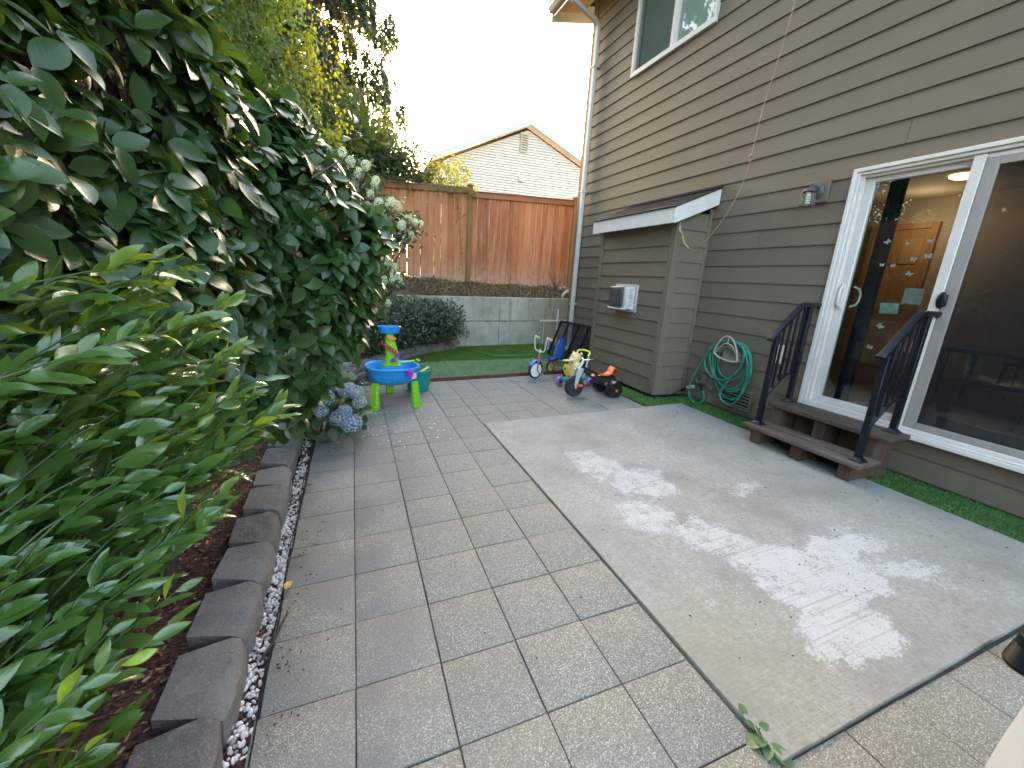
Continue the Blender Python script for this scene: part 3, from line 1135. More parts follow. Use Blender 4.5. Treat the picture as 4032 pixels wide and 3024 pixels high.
m.tube([(4.045, 2.318, 1.37), (4.012, 2.318, 1.385), (4.004, 2.318, 1.41), (4.004, 2.318, 1.51), (4.012, 2.318, 1.535), (4.045, 2.318, 1.55)], [.010, .011, .011, .011, .011, .010], 10)
m.bb(4.030, 4.043, 2.302, 2.334, 1.35, 1.565)
m.build('handle', M['white_vinyl'], door, bevel=.002)
m = MB()
m.tube([(4.088, 2.262, 1.375), (4.13, 2.245, 1.39), (4.15, 2.235, 1.43), (4.15, 2.235, 1.49), (4.13, 2.245, 1.53), (4.088, 2.262, 1.545)], .009, 8)
m.build('handle', M['white_vinyl'], door)
# notes and stickers stuck on the glass
M['note_a'] = plain('note_grey_green', (.22, .27, .24, 1), .7, var=.15, nscale=30)
M['note_b'] = plain('note_teal', (.20, .33, .31, 1), .7, var=.2, nscale=30)
M['sticker'] = plain('frosted_sticker', (.50, .52, .48, 1), .7, var=.12, nscale=50)
def plate(name, pts, x, th, mat):
    m_ = MB(); m_.prism(pts, 'x', x, x + th); return m_.build(name, mat, door, bevel=.0006)
plate('paper_note', [(1.897, 1.549), (1.777, 1.549), (1.773, 1.426), (1.896, 1.431)], 4.0675, .0012, M['note_a'])
plate('paper_note', [(2.030, 1.426), (1.905, 1.429), (1.899, 1.345), (2.027, 1.342)], 4.0675, .0012, M['note_b'])
random.seed(11)
BUTT = [(0, -.2), (.35, -1), (.9, -.75), (.75, -.1), (1.1, .5), (.7, 1), (.15, .35), (0, .5), (-.15, .35), (-.7, 1), (-1.1, .5), (-.75, -.1), (-.9, -.75), (-.35, -1)]
for (y, z) in ((1.83, 1.897), (1.816, 1.788), (1.90, 1.766), (2.094, 1.727), (1.898, 1.658), (2.018, 1.721), (1.964, 1.886), (2.10, 1.907), (1.99, 1.24), (2.02, 1.06)):
    s = random.uniform(.016, .026); a_ = random.uniform(-.9, .9)
    pts = [(y + s * (px * math.cos(a_) - pz * math.sin(a_)), z + s * .8 * (px * math.sin(a_) + pz * math.cos(a_))) for px, pz in BUTT]
    plate('butterfly_sticker', pts, 4.0675, .0008, M['sticker'])
M['frost'] = plain('frost_smudge', (.42, .42, .44, 1), .8, var=.3, nscale=60)

# ---------------------------------------------------------------- fireplace chase bumped out from the wall
ch = bpy.data.objects.new('fireplace_chase', None); COL.objects.link(ch); ch.parent = house; ch.location = Vector((3.5, 4.62, .14)) - house.location
CX, CY0, CY1, CZ = 3.500, 3.860, 5.390, .145
m = MB(); m.bb(CX + .022, WX + .02, CY0 + .022, CY1 - .022, CZ + .006, 2.30); m.build('core', M['trim'], ch)
for n_ in range(13):
    zb = .150 + .178 * n_
    z1 = min(zb + .178, 2.32)
    if z1 - zb < .05: continue
    m = MB()
    f_ = lambda z: CX + .004 + .014 * (z - zb) / .178
    m.prism([(f_(zb), zb), (CX + .024, zb), (CX + .024, z1), (f_(z1), z1)], 'y', CY0 + .092, CY1 - .078)
    m.build('siding_board', M['chase'], ch, angle=20)
    m = MB()
    f_ = lambda z: CY0 + .004 + .014 * (z - zb) / .178
    rz = min(z1, 2.42)
    m.prism([(f_(zb), zb), (CY0 + .024, zb), (CY0 + .024, rz), (f_(rz), rz)], 'x', CX + .092, WX - .045)
    # prism with axis x takes (y,z)
    m.build('siding_board', M['chase'], ch, angle=20)
for (x0, x1, y0, y1) in ((CX, CX + .020, CY0, CY0 + .090), (CX + .0205, CX + .090, CY0 + .0005, CY0 + .020), (CX, CX + .020, CY1 - .076, CY1), (WX - .044, WX - .001, CY0 - .001, CY0 + .022)):
    m = MB(); m.bb(x0, x1, y0, y1, CZ, 2.36); m.build('corner_board', M['chase'], ch, bevel=.003)
m = MB(); m.bb(CX + .005, WX - .01, CY0 + .004, CY1 - .004, CZ - .012, CZ + .006); m.build('bottom_board', M['trim'], ch)
# lean-to roof
RX0, RX1, RZ0, RZ1 = 3.405, 4.004, 2.318, 2.572
RY0, RY1 = 3.795, 5.445
rzf = lambda x: RZ0 + (RZ1 - RZ0) * (x - RX0) / (RX1 - RX0)
m = MB(); m.prism([(RX0, RZ0 - .018), (RX1, RZ1 - .018), (RX1, RZ1), (RX0, RZ0)], 'y', RY0 + .022, RY1 - .022); m.build('roof_deck', M['trim'], ch)
m = MB(); m.bb(RX0 - .020, RX0, RY0, RY1, 2.150, 2.312); m.build('fascia', M['white_paint'], ch, bevel=.003)
for yy in (RY0, RY1 - .020):
    m = MB(); m.prism([(RX0 + .0005, 2.148), (RX1, 2.148 + .254), (RX1, RZ1 + .004), (RX0 + .0005, RZ0 + .004)], 'y', yy, yy + .020); m.build('rake_board', M['white_paint'], ch, bevel=.003)
m = MB(); m.prism([(RX0 + .002, 2.162), (RX1, 2.412), (RX1, 2.422), (RX0 + .002, 2.172)], 'y', RY0 + .021, RY1 - .021); m.build('soffit', M['white_paint'], ch)
sl_ = math.atan2(RZ1 - RZ0, RX1 - RX0)
random.seed(5)
for r_ in range(5):
    xa = RX0 - .035 + r_ * .128
    yy = RY0 - .02 - (r_ % 2) * .09
    while yy < RY1 + .02:
        w = random.choice((.13, .17, .21))
        y_a, y_b = max(yy, RY0 - .02), min(yy + w, RY1 + .02)
        if y_b - y_a > .02:
            L = .165
            xc = xa + math.cos(sl_) * L / 2
            if xc + L / 2 > RX1 + .0: L = max(.05, RX1 - xa); xc = xa + L / 2
            m = MB()
            m.box((xc, (y_a + y_b) / 2, rzf(xc) + .012 + random.uniform(0, .003)), (L, y_b - y_a - .004, .007), (0, -sl_ + .035, 0))
            m.build('shingle', M['shingle'], ch, bevel=.001)
        yy += w
m = MB(); m.prism([(RX1 - .06, RZ1 + .004), (RX1, RZ1 + .028), (RX1, RZ1 + .045), (RX1 - .003, RZ1 + .045), (RX1 - .004, RZ1 + .032), (RX1 - .06, RZ1 + .010)], 'y', RY0, RY1); m.build('flashing', M['shingle'], ch)
# metal vent terminal
M['galv'] = plain('galvanised_metal', (.46, .45, .43, 1), .5, metal=.2, var=.12, nscale=18)
M['vent_dark'] = plain('dark_vent_cover', (.085, .09, .095, 1), .5, metal=.4, var=.25, nscale=14)
m = MB(); m.bb(3.482, 3.5075, 4.39, 4.86, 1.11, 1.465); m.build('vent_flange', M['galv'], ch, bevel=.003)
m = MB()
m.loft([[(3.483, 4.43, 1.14), (3.483, 4.83, 1.14), (3.483, 4.83, 1.44), (3.483, 4.43, 1.44)], [(3.40, 4.475, 1.155), (3.40, 4.81, 1.155), (3.40, 4.81, 1.43), (3.40, 4.475, 1.43)], [(3.375, 4.485, 1.16), (3.375, 4.805, 1.16), (3.375, 4.805, 1.428), (3.375, 4.485, 1.428)]])
m.build('vent_hood', M['galv'], ch, bevel=.003)
m = MB(); m.bb(3.352, 3.374, 4.515, 4.80, 1.165, 1.425); m.bb(3.345, 3.352, 4.53, 4.785, 1.18, 1.41); m.build('vent_cover', M['vent_dark'], ch, bevel=.004)
m = MB(); m.bb(3.348, 3.420, 4.475, 4.81, 1.140, 1.1545); m.build('drip_edge', M['white_vinyl'], ch, bevel=.002)
lm_ = MB(); lm_.box((0, 0, 0), (.052, .006, .0065)); lme = lm_.mesh('vent_louver'); lme.materials.append(M['galv'])
for k in range(13):
    ident('vent_louver', lme, ch, Matrix.Translation((3.440 - 3.5, 4.449 - 4.62, 1.18 + k * .0185 - .14)) @ Euler((.5, 0, -.5)).to_matrix().to_4x4())

# ---------------------------------------------------------------- foundation vent
fv = bpy.data.objects.new('foundation_vent', None); COL.objects.link(fv); fv.parent = house; fv.location = Vector((WX, 3.1, .2)) - house.location
m = MB()
m.bb(3.985, 4.010, 2.90, 3.315, .185, .205); m.bb(3.985, 4.010, 2.90, 3.315, .385, .405); m.bb(3.985, 4.010, 2.90, 2.925, .205, .385); m.bb(3.985, 4.010, 3.29, 3.315, .205, .385)
m.build('vent_frame', M['trim'], fv, bevel=.002)
m = MB(); m.bb(4.000, 4.0055, 2.925, 3.29, .205, .385); m.build('vent_void', M['dark'], fv)
for k in range(5):
    m = MB(); m.box((3.993, 3.1075, .222 + k * .036), (.020, .364, .005), (0, -.6, 0)); m.build('vent_slat', M['trim'], fv)
# white outlet cover near the steps
m = MB(); m.bb(3.982, 4.008, 2.665, 2.745, .775, .960); m.build('outlet_cover', M['white_vinyl'], house, bevel=.006)

# ---------------------------------------------------------------- room behind the glass
M['room_wall'] = plain('room_wall', (.34, .28, .21, 1), .8, var=.04)
M['room_floor'] = mat_wood('room_floor', [(.2, (.035, .022, .015)), (.5, (.085, .055, .036)), (.85, (.14, .095, .062))], 'y', .35, 20)
m = MB(); m.bb(4.11, 8.4, -1.4, 4.6, .40, .470); m.build('interior_floor', M['room_floor'], house)
m = MB(); m.bb(4.16, 8.4, -1.4, 4.6, 2.86, 2.92); m.build('interior_ceiling', M['room_wall'], house)
for (x0, x1, y0, y1) in ((7.6, 7.7, -1.4, 4.6), (4.16, 7.6, 4.42, 4.52), (4.16, 7.6, -1.4, -1.3), (6.2, 6.3, -1.3, 1.3)):
    m = MB(); m.bb(x0, x1, y0, y1, .47, 2.86); m.build('interior_wall', M['room_wall'], house)
# panelled wooden door at the back of the room
M['oak'] = mat_wood('oak_door', [(.2, (.20, .10, .04)), (.5, (.34, .18, .075)), (.85, (.46, .27, .12))], 'z', .5, 30)
idr = bpy.data.objects.new('interior_door', None); COL.objects.link(idr); idr.parent = house; idr.location = Vector((7.58, 3.72, .47)) - house.location
m = MB(); m.bb(7.555, 7.599, 3.42, 4.06, .47, 2.46); m.build('door_leaf', M['oak'], idr)
for (y0, y1, z0, z1) in ((3.48, 3.71, .60, 1.15), (3.77, 4.0, .60, 1.15), (3.48, 3.71, 1.28, 1.85), (3.77, 4.0, 1.28, 1.85), (3.48, 3.71, 1.98, 2.34), (3.77, 4.0, 1.98, 2.34)):
    m = MB(); m.bb(7.540, 7.556, y0, y1, z0, z1); m.build('door_panel', M['oak'], idr, bevel=.010)
m = MB(); m.bb(7.53, 7.598, 3.34, 3.415, .47, 2.54); m.bb(7.53, 7.598, 4.065, 4.14, .47, 2.54); m.bb(7.53, 7.598, 3.415, 4.065, 2.465, 2.54); m.build('door_casing', M['oak'], idr, bevel=.004)
m = MB(); m.ball((7.50, 3.49, 1.42), .028, 12, 8); m.tube([(7.50, 3.49, 1.42), (7.55, 3.49, 1.42)], .012, 8); m.build('door_knob', M['galv'], idr)
# ------------------------------------------------------------------ wooden steps
st = thing('wooden_steps', 'weathered two-tread wooden steps below the sliding door', 'steps', (3.7, 2.03, gz(3.7, 2.03)))
random.seed(3)
for (x0, x1, y0, y1, z0, z1) in ((3.645, 3.800, 1.535, 2.485, .428, .466), (3.806, 3.944, 1.54, 2.480, .428, .465), (3.410, 3.562, 1.560, 2.520, .230, .268), (3.568, 3.722, 1.565, 2.515, .230, .267)):
    m = MB(); m.bb(x0, x1, y0, y1, z0, z1); m.build('tread', M['tread'], st, bevel=.006, seg=2)
for yc in (1.66, 2.03, 2.41):
    m = MB()
    gb = gz(3.7, yc) + .012
    m.prism([(3.455, gb), (3.93, gb), (3.93, .426), (3.685, .426), (3.685, .2285), (3.455, .2285)], 'y', yc - .045, yc + .045)
    m.build('stringer', M['stringer'], st, bevel=.003)
m = MB(); m.bb(3.60, 3.62, 1.62, 2.45, gz(3.6, 2) + .012, .10); m.build('ground_board', M['stringer'], st, bevel=.002)


# ------------------------------------------------------------------ iron handrails
def handrail(yc, label):
    r_ = thing('handrail', label, 'handrail', (3.72, yc, .268), group='iron handrails of the steps')
    bm_ = M['black_metal']
    FX, BX = 3.515, 3.865
    m = MB(); m.bb(FX - .021, FX + .021, yc - .021, yc + .021, .268, 1.105); m.build('post', bm_, r_, bevel=.003)
    m = MB(); m.bb(BX - .021, BX + .021, yc - .021, yc + .021, .466, 1.355); m.build('post', bm_, r_, bevel=.003)
    for (x, z) in ((FX, .2685), (BX, .4665)):
        m = MB(); m.loft([[(x + sx * s, yc + sy * s, z + h) for sx, sy in ((-1, -1), (1, -1), (1, 1), (-1, 1))] for s, h in ((.045, 0), (.045, .006), (.027, .026), (.024, .030))])
        m.build('base_plate', bm_, r_, bevel=.0015)
    # moulded top rail: sloping run, level run and wall bracket
    prof = [(-.029, -.010), (-.024, -.022), (.024, -.022), (.029, -.010), (.029, .004), (.020, .013), (-.020, .013), (-.029, .004)]
    path = [(3.425, 1.057), (3.455, 1.083), (3.735, 1.352), (3.785, 1.376), (3.975, 1.378)]
    rings = []
    for i, (x, z) in enumerate(path):
        a = Vector(path[max(i - 1, 0)]); b_ = Vector(path[min(i + 1, len(path) - 1)])
        t_ = (b_ - a).normalized()
        nx, nz = -t_.y, t_.x
        rings.append([(x + nx * v, yc + u, z + nz * v) for u, v in prof])
    m = MB(); m.loft(rings); m.build('top_rail', bm_, r_, bevel=.002)
    m = MB(); m.tube([(3.975, yc, 1.36), (4.002, yc, 1.36)], .016, 10); m.lathe([(.030, 0), (.030, .006), (.02, .01)], (4.004, yc, 1.36), 14, (0, -math.pi / 2, 0)); m.build('wall_bracket', bm_, r_)
    low = [(FX + .02, .545), (3.70, .715), (3.745, .735), (BX - .02, .737)]
    m = MB()
    rings = []
    for i, (x, z) in enumerate(low):
        a = Vector(low[max(i - 1, 0)]); b_ = Vector(low[min(i + 1, len(low) - 1)])
        t_ = (b_ - a).normalized(); nx, nz = -t_.y, t_.x
        rings.append([(x + nx * v, yc + u, z + nz * v) for u, v in ((-.018, -.010), (.018, -.010), (.018, .010), (-.018, .010))])
    m.loft(rings); m.build('bottom_rail', bm_, r_, bevel=.002)
    def lo(x):
        for (a, b_) in zip(low[:-1], low[1:]):
            if a[0] <= x <= b_[0]: return a[1] + (b_[1] - a[1]) * (x - a[0]) / (b_[0] - a[0])
        return .7
    def hi(x):
        for (a, b_) in zip(path[:-1], path[1:]):
            if a[0] <= x <= b_[0]: return a[1] + (b_[1] - a[1]) * (x - a[0]) / (b_[0] - a[0]) - .02
        return 1.3
    for x in (3.592, 3.662, 3.732, 3.802):
        m = MB(); m.bb(x - .0085, x + .0085, yc - .0085, yc + .0085, lo(x), hi(x)); m.build('baluster', bm_, r_, bevel=.0015)
    return r_


handrail(2.445, 'black iron handrail in front of the white outlet cover, nearer the hose')
handrail(1.625, 'black iron handrail crossing the middle of the sliding door')

# ------------------------------------------------------------------ wall lantern
lp = thing('wall_lantern', 'small grey wall lantern with clear glass left of the sliding door', 'wall lamp', (3.9, 2.69, 2.3))
M['pewter'] = plain('pewter_metal', (.085, .088, .098, 1), .55, metal=.3, var=.25, nscale=30)
m = MB(); m.bb(3.975, 4.010, 2.600, 2.778, 2.268, 2.452); m.build('mount_block', M['trim'], lp, bevel=.004)
m = MB(); m.lathe([(.062, 0), (.062, .008), (.050, .020), (.03, .026)], (3.975, 2.685, 2.365), 20, (0, -math.pi / 2, 0), sx=1.05, sy=.82); m.build('back_plate', M['pewter'], lp)
m = MB(); m.tube([(3.955, 2.685, 2.385), (3.925, 2.685, 2.395), (3.885, 2.685, 2.385), (3.868, 2.685, 2.372)], [.022, .02, .018, .018], 10); m.build('arm', M['pewter'], lp)
LX, LY = 3.862, 2.685
m = MB(); m.lathe([(.058, 0), (.054, .012), (.040, .026), (.018, .036), (.008, .044)], (LX, LY, 2.345), 18); m.build('cap', M['pewter'], lp)
m = MB(); m.tube([(LX + .013 * math.cos(k * .5236), LY, 2.399 + .013 * math.sin(k * .5236)) for k in range(12)], .003, 6, closed=True); m.build('ring', M['pewter'], lp)
m = MB()
for k in range(6):
    a = math.pi / 3 * k + .3
    p = (LX + .050 * math.cos(a), LY + .050 * math.sin(a)); q = (LX + .056 * math.cos(a), LY + .056 * math.sin(a))
    m.tube([(p[0], p[1], 2.345), (q[0], q[1], 2.228)], .0032, 5)
    a2 = a + math.pi / 3
    for (rr_, z) in ((.050, 2.343), (.056, 2.230)):
        m.tube([(LX + rr_ * math.cos(a), LY + rr_ * math.sin(a), z), (LX + rr_ * math.cos(a2), LY + rr_ * math.sin(a2), z)], .0032, 5)
m.build('cage', M['pewter'], lp)
M['lamp_glass'] = mat_glass('lantern_glass', (.92, .94, .93, 1), .02, .6)
m = MB(); m.lathe([(.0475, 2.342), (.0535, 2.231)], (LX, LY, 0), 6, cap0=False, cap1=False); m.build('glass', M['lamp_glass'], lp, smooth=False)
M['bulb'] = plain('bulb_white', (.78, .79, .74, 1), .35, var=.03)
m = MB(); m.tube([(LX + .016 * math.cos(k * .7), LY + .016 * math.sin(k * .7), 2.240 + k * .0021) for k in range(34)], .0052, 7); m.lathe([(.014, 2.305), (.016, 2.318), (.013, 2.342)], (LX, LY, 0), 12); m.build('bulb', M['bulb'], lp)

# ------------------------------------------------------------------ hose, hanger, spigot
M['hose'] = None
t = NT('green_hose')
n_ = t.noise(t.pos(), 14, 3)
t.surf(Base_Color=t.mix(t.mr(n_, .35, .7), (.012, .16, .095, 1), (.03, .27, .17, 1)), Roughness=.42)
M['hose'] = t.m


def smooth_path(P, n=6, closed=False):
    """Catmull-Rom"""
    out = []
    m_ = len(P)
    rngi = range(m_ if closed else m_ - 1)
    for i in rngi:
        p0 = Vector(P[(i - 1) % m_] if closed or i > 0 else P[0]); p1 = Vector(P[i]); p2 = Vector(P[(i + 1) % m_]); p3 = Vector(P[(i + 2) % m_] if closed or i + 2 < m_ else P[-1])
        for k in range(n):
            u = k / n
            out.append(.5 * ((2 * p1) + (p2 - p0) * u + (2 * p0 - 5 * p1 + 4 * p2 - p3) * u * u + (3 * p1 - p0 - 3 * p2 + p3) * u ** 3))
    if not closed: out.append(Vector(P[-1]))
    return out


HZ = 3.932
tail = [(3.491, .276), (3.459, .238), (3.457, .158), (3.525, .098), (3.612, .105), (3.681, .174), (3.685, .312), (3.645, .445), (3.591, .577), (3.537, .699), (3.457, .829), (3.365, .89), (3.27, .912)]
l1 = [(3.175, .917), (3.066, .883), (3.02, .793), (3.038, .672), (3.138, .516), (3.208, .386), (3.226, .305), (3.175, .237), (3.093, .224), (3.016, .28), (2.961, .393), (2.948, .563), (2.968, .705), (3.021, .828), (3.118, .905), (3.25, .915)]
l2 = [(3.393, .875), (3.479, .793), (3.477, .679), (3.445, .57), (3.379, .482), (3.258, .411), (3.145, .391), (3.052, .441), (2.997, .551), (2.986, .672), (3.026, .792), (3.099, .884), (3.2, .91)]
l3 = [(3.32, .895), (3.426, .828), (3.53, .693), (3.532, .603), (3.446, .505), (3.345, .465), (3.235, .473), (3.141, .528), (3.064, .642), (3.04, .766), (3.089, .868), (3.194, .905)]
l4 = [(3.33, .885), (3.44, .79), (3.45, .62), (3.40, .50), (3.30, .40), (3.16, .36), (3.03, .43), (2.97, .58), (2.98, .74), (3.06, .86), (3.18, .905)]
l5 = [(3.31, .89), (3.39, .80), (3.40, .66), (3.36, .55), (3.27, .49), (3.17, .49), (3.08, .56), (3.03, .69), (3.06, .82), (3.16, .90)]
l6 = [(3.34, .88), (3.43, .75), (3.42, .55), (3.36, .40), (3.24, .29), (3.10, .28), (3.0, .40), (2.955, .60), (3.0, .80), (3.12, .90)]
pth = []
for k, l in enumerate((tail, l1, l2, l4, l3, l6, l5)):
    dx = (-.018, -.030, .0, .022, -.014, .034, .046)[k]
    for i, (y, z) in enumerate(l):
        pth.append((HZ + dx + .006 * math.sin(i * 1.7 + k), y, z))
ho = thing('garden_hose', 'green garden hose coiled on a beige wall hanger', 'hose', (3.93, 3.25, .1))
m = MB(); m.tube(smooth_path(pth, 6), .0118, 9); m.build('hose_tube', M['hose'], ho, angle=80)
m = MB(); m.tube([(3.914, 3.492, .272), (3.918, 3.512, .300), (3.925, 3.55, .345)], .0145, 9); m.build('hose_coupling', M['black_metal'], ho)
M['beige_plastic'] = plain('beige_hanger', (.36, .31, .26, 1), .5, var=.08, dirt=.2)
hg = thing('hose_hanger', 'beige plastic hose hanger screwed to the siding', 'hose hanger', (3.95, 3.24, .75))
ring = [(3.89, 3.241, .964), (3.89, 3.165, .915), (3.885, 3.108, .82), (3.885, 3.085, .735), (3.885, 3.095, .712), (3.885, 3.19, .700), (3.885, 3.30, .715), (3.885, 3.375, .745), (3.885, 3.393, .775), (3.888, 3.365, .87), (3.89, 3.315, .94)]
m = MB(); m.tube(smooth_path(ring, 5, True), .012, 8, closed=True); m.build('rim', M['beige_plastic'], hg, angle=80)
m = MB()
m.tube([(3.888, 3.24, .955), (3.886, 3.24, .885)], .008, 6); m.tube(smooth_path([(3.886, 3.36, .80), (3.886, 3.30, .868), (3.886, 3.24, .888), (3.886, 3.17, .862), (3.886, 3.105, .79)], 4), .009, 7)
m.build('brace', M['beige_plastic'], hg)
m = MB()
arc = [(3.38, .775), (3.33, .835), (3.24, .862), (3.15, .835), (3.10, .77)]
m.loft([[(x, y, z) for y, z in arc] + [(x, y, z - .006) for y, z in reversed(arc)] for x in (3.89, 4.004)])
m.build('saddle', M['beige_plastic'], hg)
m = MB(); m.bb(3.996, 4.006, 3.12, 3.37, .69, .86); m.build('back_plate', M['beige_plastic'], hg, bevel=.004)
sp = thing('outdoor_spigot', 'wall spigot on a taupe plate below the coiled hose', 'spigot', (4.0, 3.6, .35))
M['brass'] = plain('dull_brass', (.22, .17, .085, 1), .4, metal=.8, var=.2)
m = MB(); m.bb(3.985, 4.012, 3.53, 3.685, .335, .46); m.build('mount_block', M['trim'], sp, bevel=.004)
m = MB(); m.tube([(3.985, 3.61, .395), (3.93, 3.61, .395), (3.915, 3.60, .38), (3.912, 3.58, .352)], .012, 9); m.lathe([(.017, 0), (.017, .018)], (3.945, 3.61, .395), 8, (0, -1.57, 0)); m.build('tap_body', M['brass'], sp)
m = MB(); m.tube([(3.945 + .0, 3.61 + .026 * math.cos(k * .524), .425 + .026 * math.sin(k * .524)) for k in range(12)], .005, 6, closed=True); m.build('tap_wheel', M['black_metal'], sp)
m = MB(); m.bb(3.985, 4.004, 3.42, 3.50, .285, .345); m.build('cover_plate', M['trim'], sp, bevel=.008)
cd = thing('extension_cord', 'dark plug and cord lying beside the chase below the hose', 'cord', (3.85, 3.75, .1))
M['cord'] = plain('maroon_cord', (.035, .012, .014, 1), .5)
M['clear_plastic'] = plain('pale_plug_cover', (.25, .30, .33, 1), .3)
m = MB(); m.tube(smooth_path([(3.90, 3.70, .26), (3.88, 3.80, .19), (3.80, 3.90, .125), (3.66, 4.02, .112), (3.6, 4.3, .105)], 6), .008, 7); m.build('cable', M['cord'], cd)
m = MB(); m.beam((3.905, 3.62, .295), (3.90, 3.71, .258), .05, .042); m.build('plug_cover', M['clear_plastic'], cd, bevel=.006)
m = MB(); m.tube([(3.90, 3.705, .26), (3.885, 3.78, .20)], .016, 8); m.build('plug', M['black_metal'], cd)

# ------------------------------------------------------------------ rope hanging from the eave to the chase
ro = thing('rope', 'thin twisted rope hanging from the eave to the chase with two knots', 'rope', (3.5, 3.3, 1.88))
M['rope'] = mat_wood('hemp_rope', [(.2, (.20, .10, .06)), (.5, (.34, .20, .12)), (.9, (.48, .34, .22))], 'z', .85, 90)
M['rope_y'] = plain('yellow_rope', (.42, .36, .08, 1), .7, var=.15)
rp = [(3.52, 2.80, 5.80), (3.51, 2.84, 4.9), (3.50, 2.90, 3.85), (3.5, 2.943, 3.475), (3.5, 3.008, 3.121), (3.5, 3.031, 2.928), (3.5, 3.051, 2.65), (3.5, 3.086, 2.442), (3.5, 3.17, 2.25), (3.5, 3.294, 2.071), (3.5, 3.439, 1.924), (3.5, 3.587, 1.875), (3.503, 3.645, 1.888)]
m = MB(); m.tube(smooth_path(rp, 8), .0042, 7); m.build('strand', M['rope'], ro, angle=80)
m = MB(); m.tube(smooth_path([(3.503, 3.645, 1.888), (3.505, 3.715, 1.939), (3.51, 3.779, 2.041), (3.515, 3.815, 2.075)], 8), .0062, 7); m.build('yellow_end', M['rope_y'], ro, angle=80)
for z, y in ((2.665, 3.050), (2.615, 3.056)):
    m = MB(); m.ball((3.5, y, z), (.012, .015, .013), 10, 7); m.tube([(3.5 + .011 * math.cos(k * .7), y + .013 * math.sin(k * .7), z - .008 + .0016 * k) for k in range(12)], .005, 6); m.build('knot', M['rope'], ro)
m = MB(); m.tube(smooth_path([(3.52, 3.822, 2.06), (3.527, 3.834, 2.10), (3.522, 3.842, 2.135), (3.512, 3.838, 2.105)], 5, True), .0035, 6, closed=True)
m.tube([(3.52, 3.842, 2.135), (3.52, 3.85, 2.19), (3.52, 3.858, 2.20)], .003, 6); m.build('snap_hook', M['galv'], ro)

# ------------------------------------------------------------------ things in the room
random.seed(21)
cl = thing('ceiling_light', 'warm round ceiling light seen through the sliding door glass', 'ceiling lamp', (6.45, 2.77, 2.86))
M['glow'] = plain('lamp_glow', (.9, .75, .5, 1), .5, em=(1.0, .70, .34, 1), ems=.35)
m = MB(); m.lathe([(.13, 2.855), (.125, 2.835), (.09, 2.82), (.03, 2.812)], (6.45, 2.77, 0), 24); m.build('shade', M['glow'], cl)
pl = bpy.data.lights.new('ceiling_bulb', 'POINT'); pl.energy = .9; pl.color = (1.0, .74, .46); pl.shadow_soft_size = .12
po = bpy.data.objects.new('ceiling_bulb', pl); COL.objects.link(po); po.parent = cl; po.location = (0.6, .55, -.35)
M['dark_wood'] = mat_wood('dark_table', [(.2, (.012, .010, .010)), (.5, (.03, .025, .022)), (.9, (.06, .048, .04))], 'y', .35, 30)
M['navy'] = plain('navy_fabric', (.012, .016, .028, 1), .8, var=.2)
tb = thing('dining_table', 'dark dining table indoors behind the insect screen', 'table', (5.9, 1.55, .47))
m = MB(); m.bb(5.45, 6.2, .6, 2.18, 1.005, 1.045); m.build('tabletop', M['dark_wood'], tb, bevel=.006)
for (x, y) in ((5.52, .68), (6.12, .68), (5.52, 2.1), (6.12, 2.1)):
    m = MB(); m.tube([(x, y, 1.005), (x + .0, y, .475)], .028, 8); m.build('leg', M['dark_wood'], tb)
m = MB(); m.beam((5.82, .72, .7), (5.82, 2.05, .7), .05, .05); m.build('stretcher', M['dark_wood'], tb)
def chair(x, y, rz, label):
    c_ = thing('dining_chair', label, 'chair', (x, y, .47), rz, 'dining chairs indoors')
    m = MB(); m.bb(-.19, .19, -.19, .19, .40, .44); m.build('seat', M['navy'], c_, bevel=.012, local=True)
    m = MB(); m.grid(7, 7, lambda u, v: (-.19 + .38 * u, .18 + .05 * (1 - (2 * u - 1) ** 2) + .06 * v, .46 + .42 * v)); m.grid(7, 7, lambda u, v: (-.19 + .38 * u, .20 + .05 * (1 - (2 * u - 1) ** 2) + .06 * v, .46 + .42 * v)); m.build('backrest', M['navy'], c_, local=True)
    for sx in (-1, 1):
        for sy in (-1, 1):
            m = MB(); m.tube([(sx * .16, sy * .16, .40), (sx * .19, sy * .19, .004)], [.016, .011], 8); m.build('leg', M['dark_wood'], c_, local=True)
chair(5.15, 1.20, math.pi / 2 + .2, 'dark dining chair indoors on the window side of the table')
chair(6.45, 1.75, -math.pi / 2, 'dark dining chair indoors on the far side of the table')
rg = MB(); rg.lathe([(.55, .471), (.54, .482)], (5.05, 1.45, 0), 28, sx=.45, sy=.75); o = rg.build('floor_rug', plain('tan_rug', (.26, .20, .13, 1), .95, var=.2, nscale=40, bump=.3))
tag(o, 'small tan oval rug on the floor behind the insect screen', 'rug')
M['matgrey'] = plain('door_mat', (.30, .26, .22, 1), .95, var=.3, nscale=60, bump=.5, bscale=120)
mt = MB()
for k in range(120):
    a = random.uniform(0, 6.28); r_ = random.uniform(0, 1) ** .5
    mt.ball((4.28 + .09 * r_ * math.cos(a), 2.13 + .14 * r_ * math.sin(a), .49 + random.uniform(0, .02)), random.uniform(.008, .016), 6, 5)
o = mt.build('shaggy_mat', M['matgrey']); tag(o, 'pale shaggy mat inside the lower left corner of the glass door', 'mat')
cu = MB()
cu.grid(40, 3, lambda u, v: (4.30 + .025 * math.sin(u * 40), 2.20 + .11 * u, .49 + 2.3 * v))
cu.grid(40, 3, lambda u, v: (4.315 + .025 * math.sin(u * 40), 2.20 + .11 * u, .49 + 2.3 * v))
o = cu.build('curtain', M['navy']); tag(o, 'dark curtain hanging indoors beside the left edge of the glass door', 'curtain')

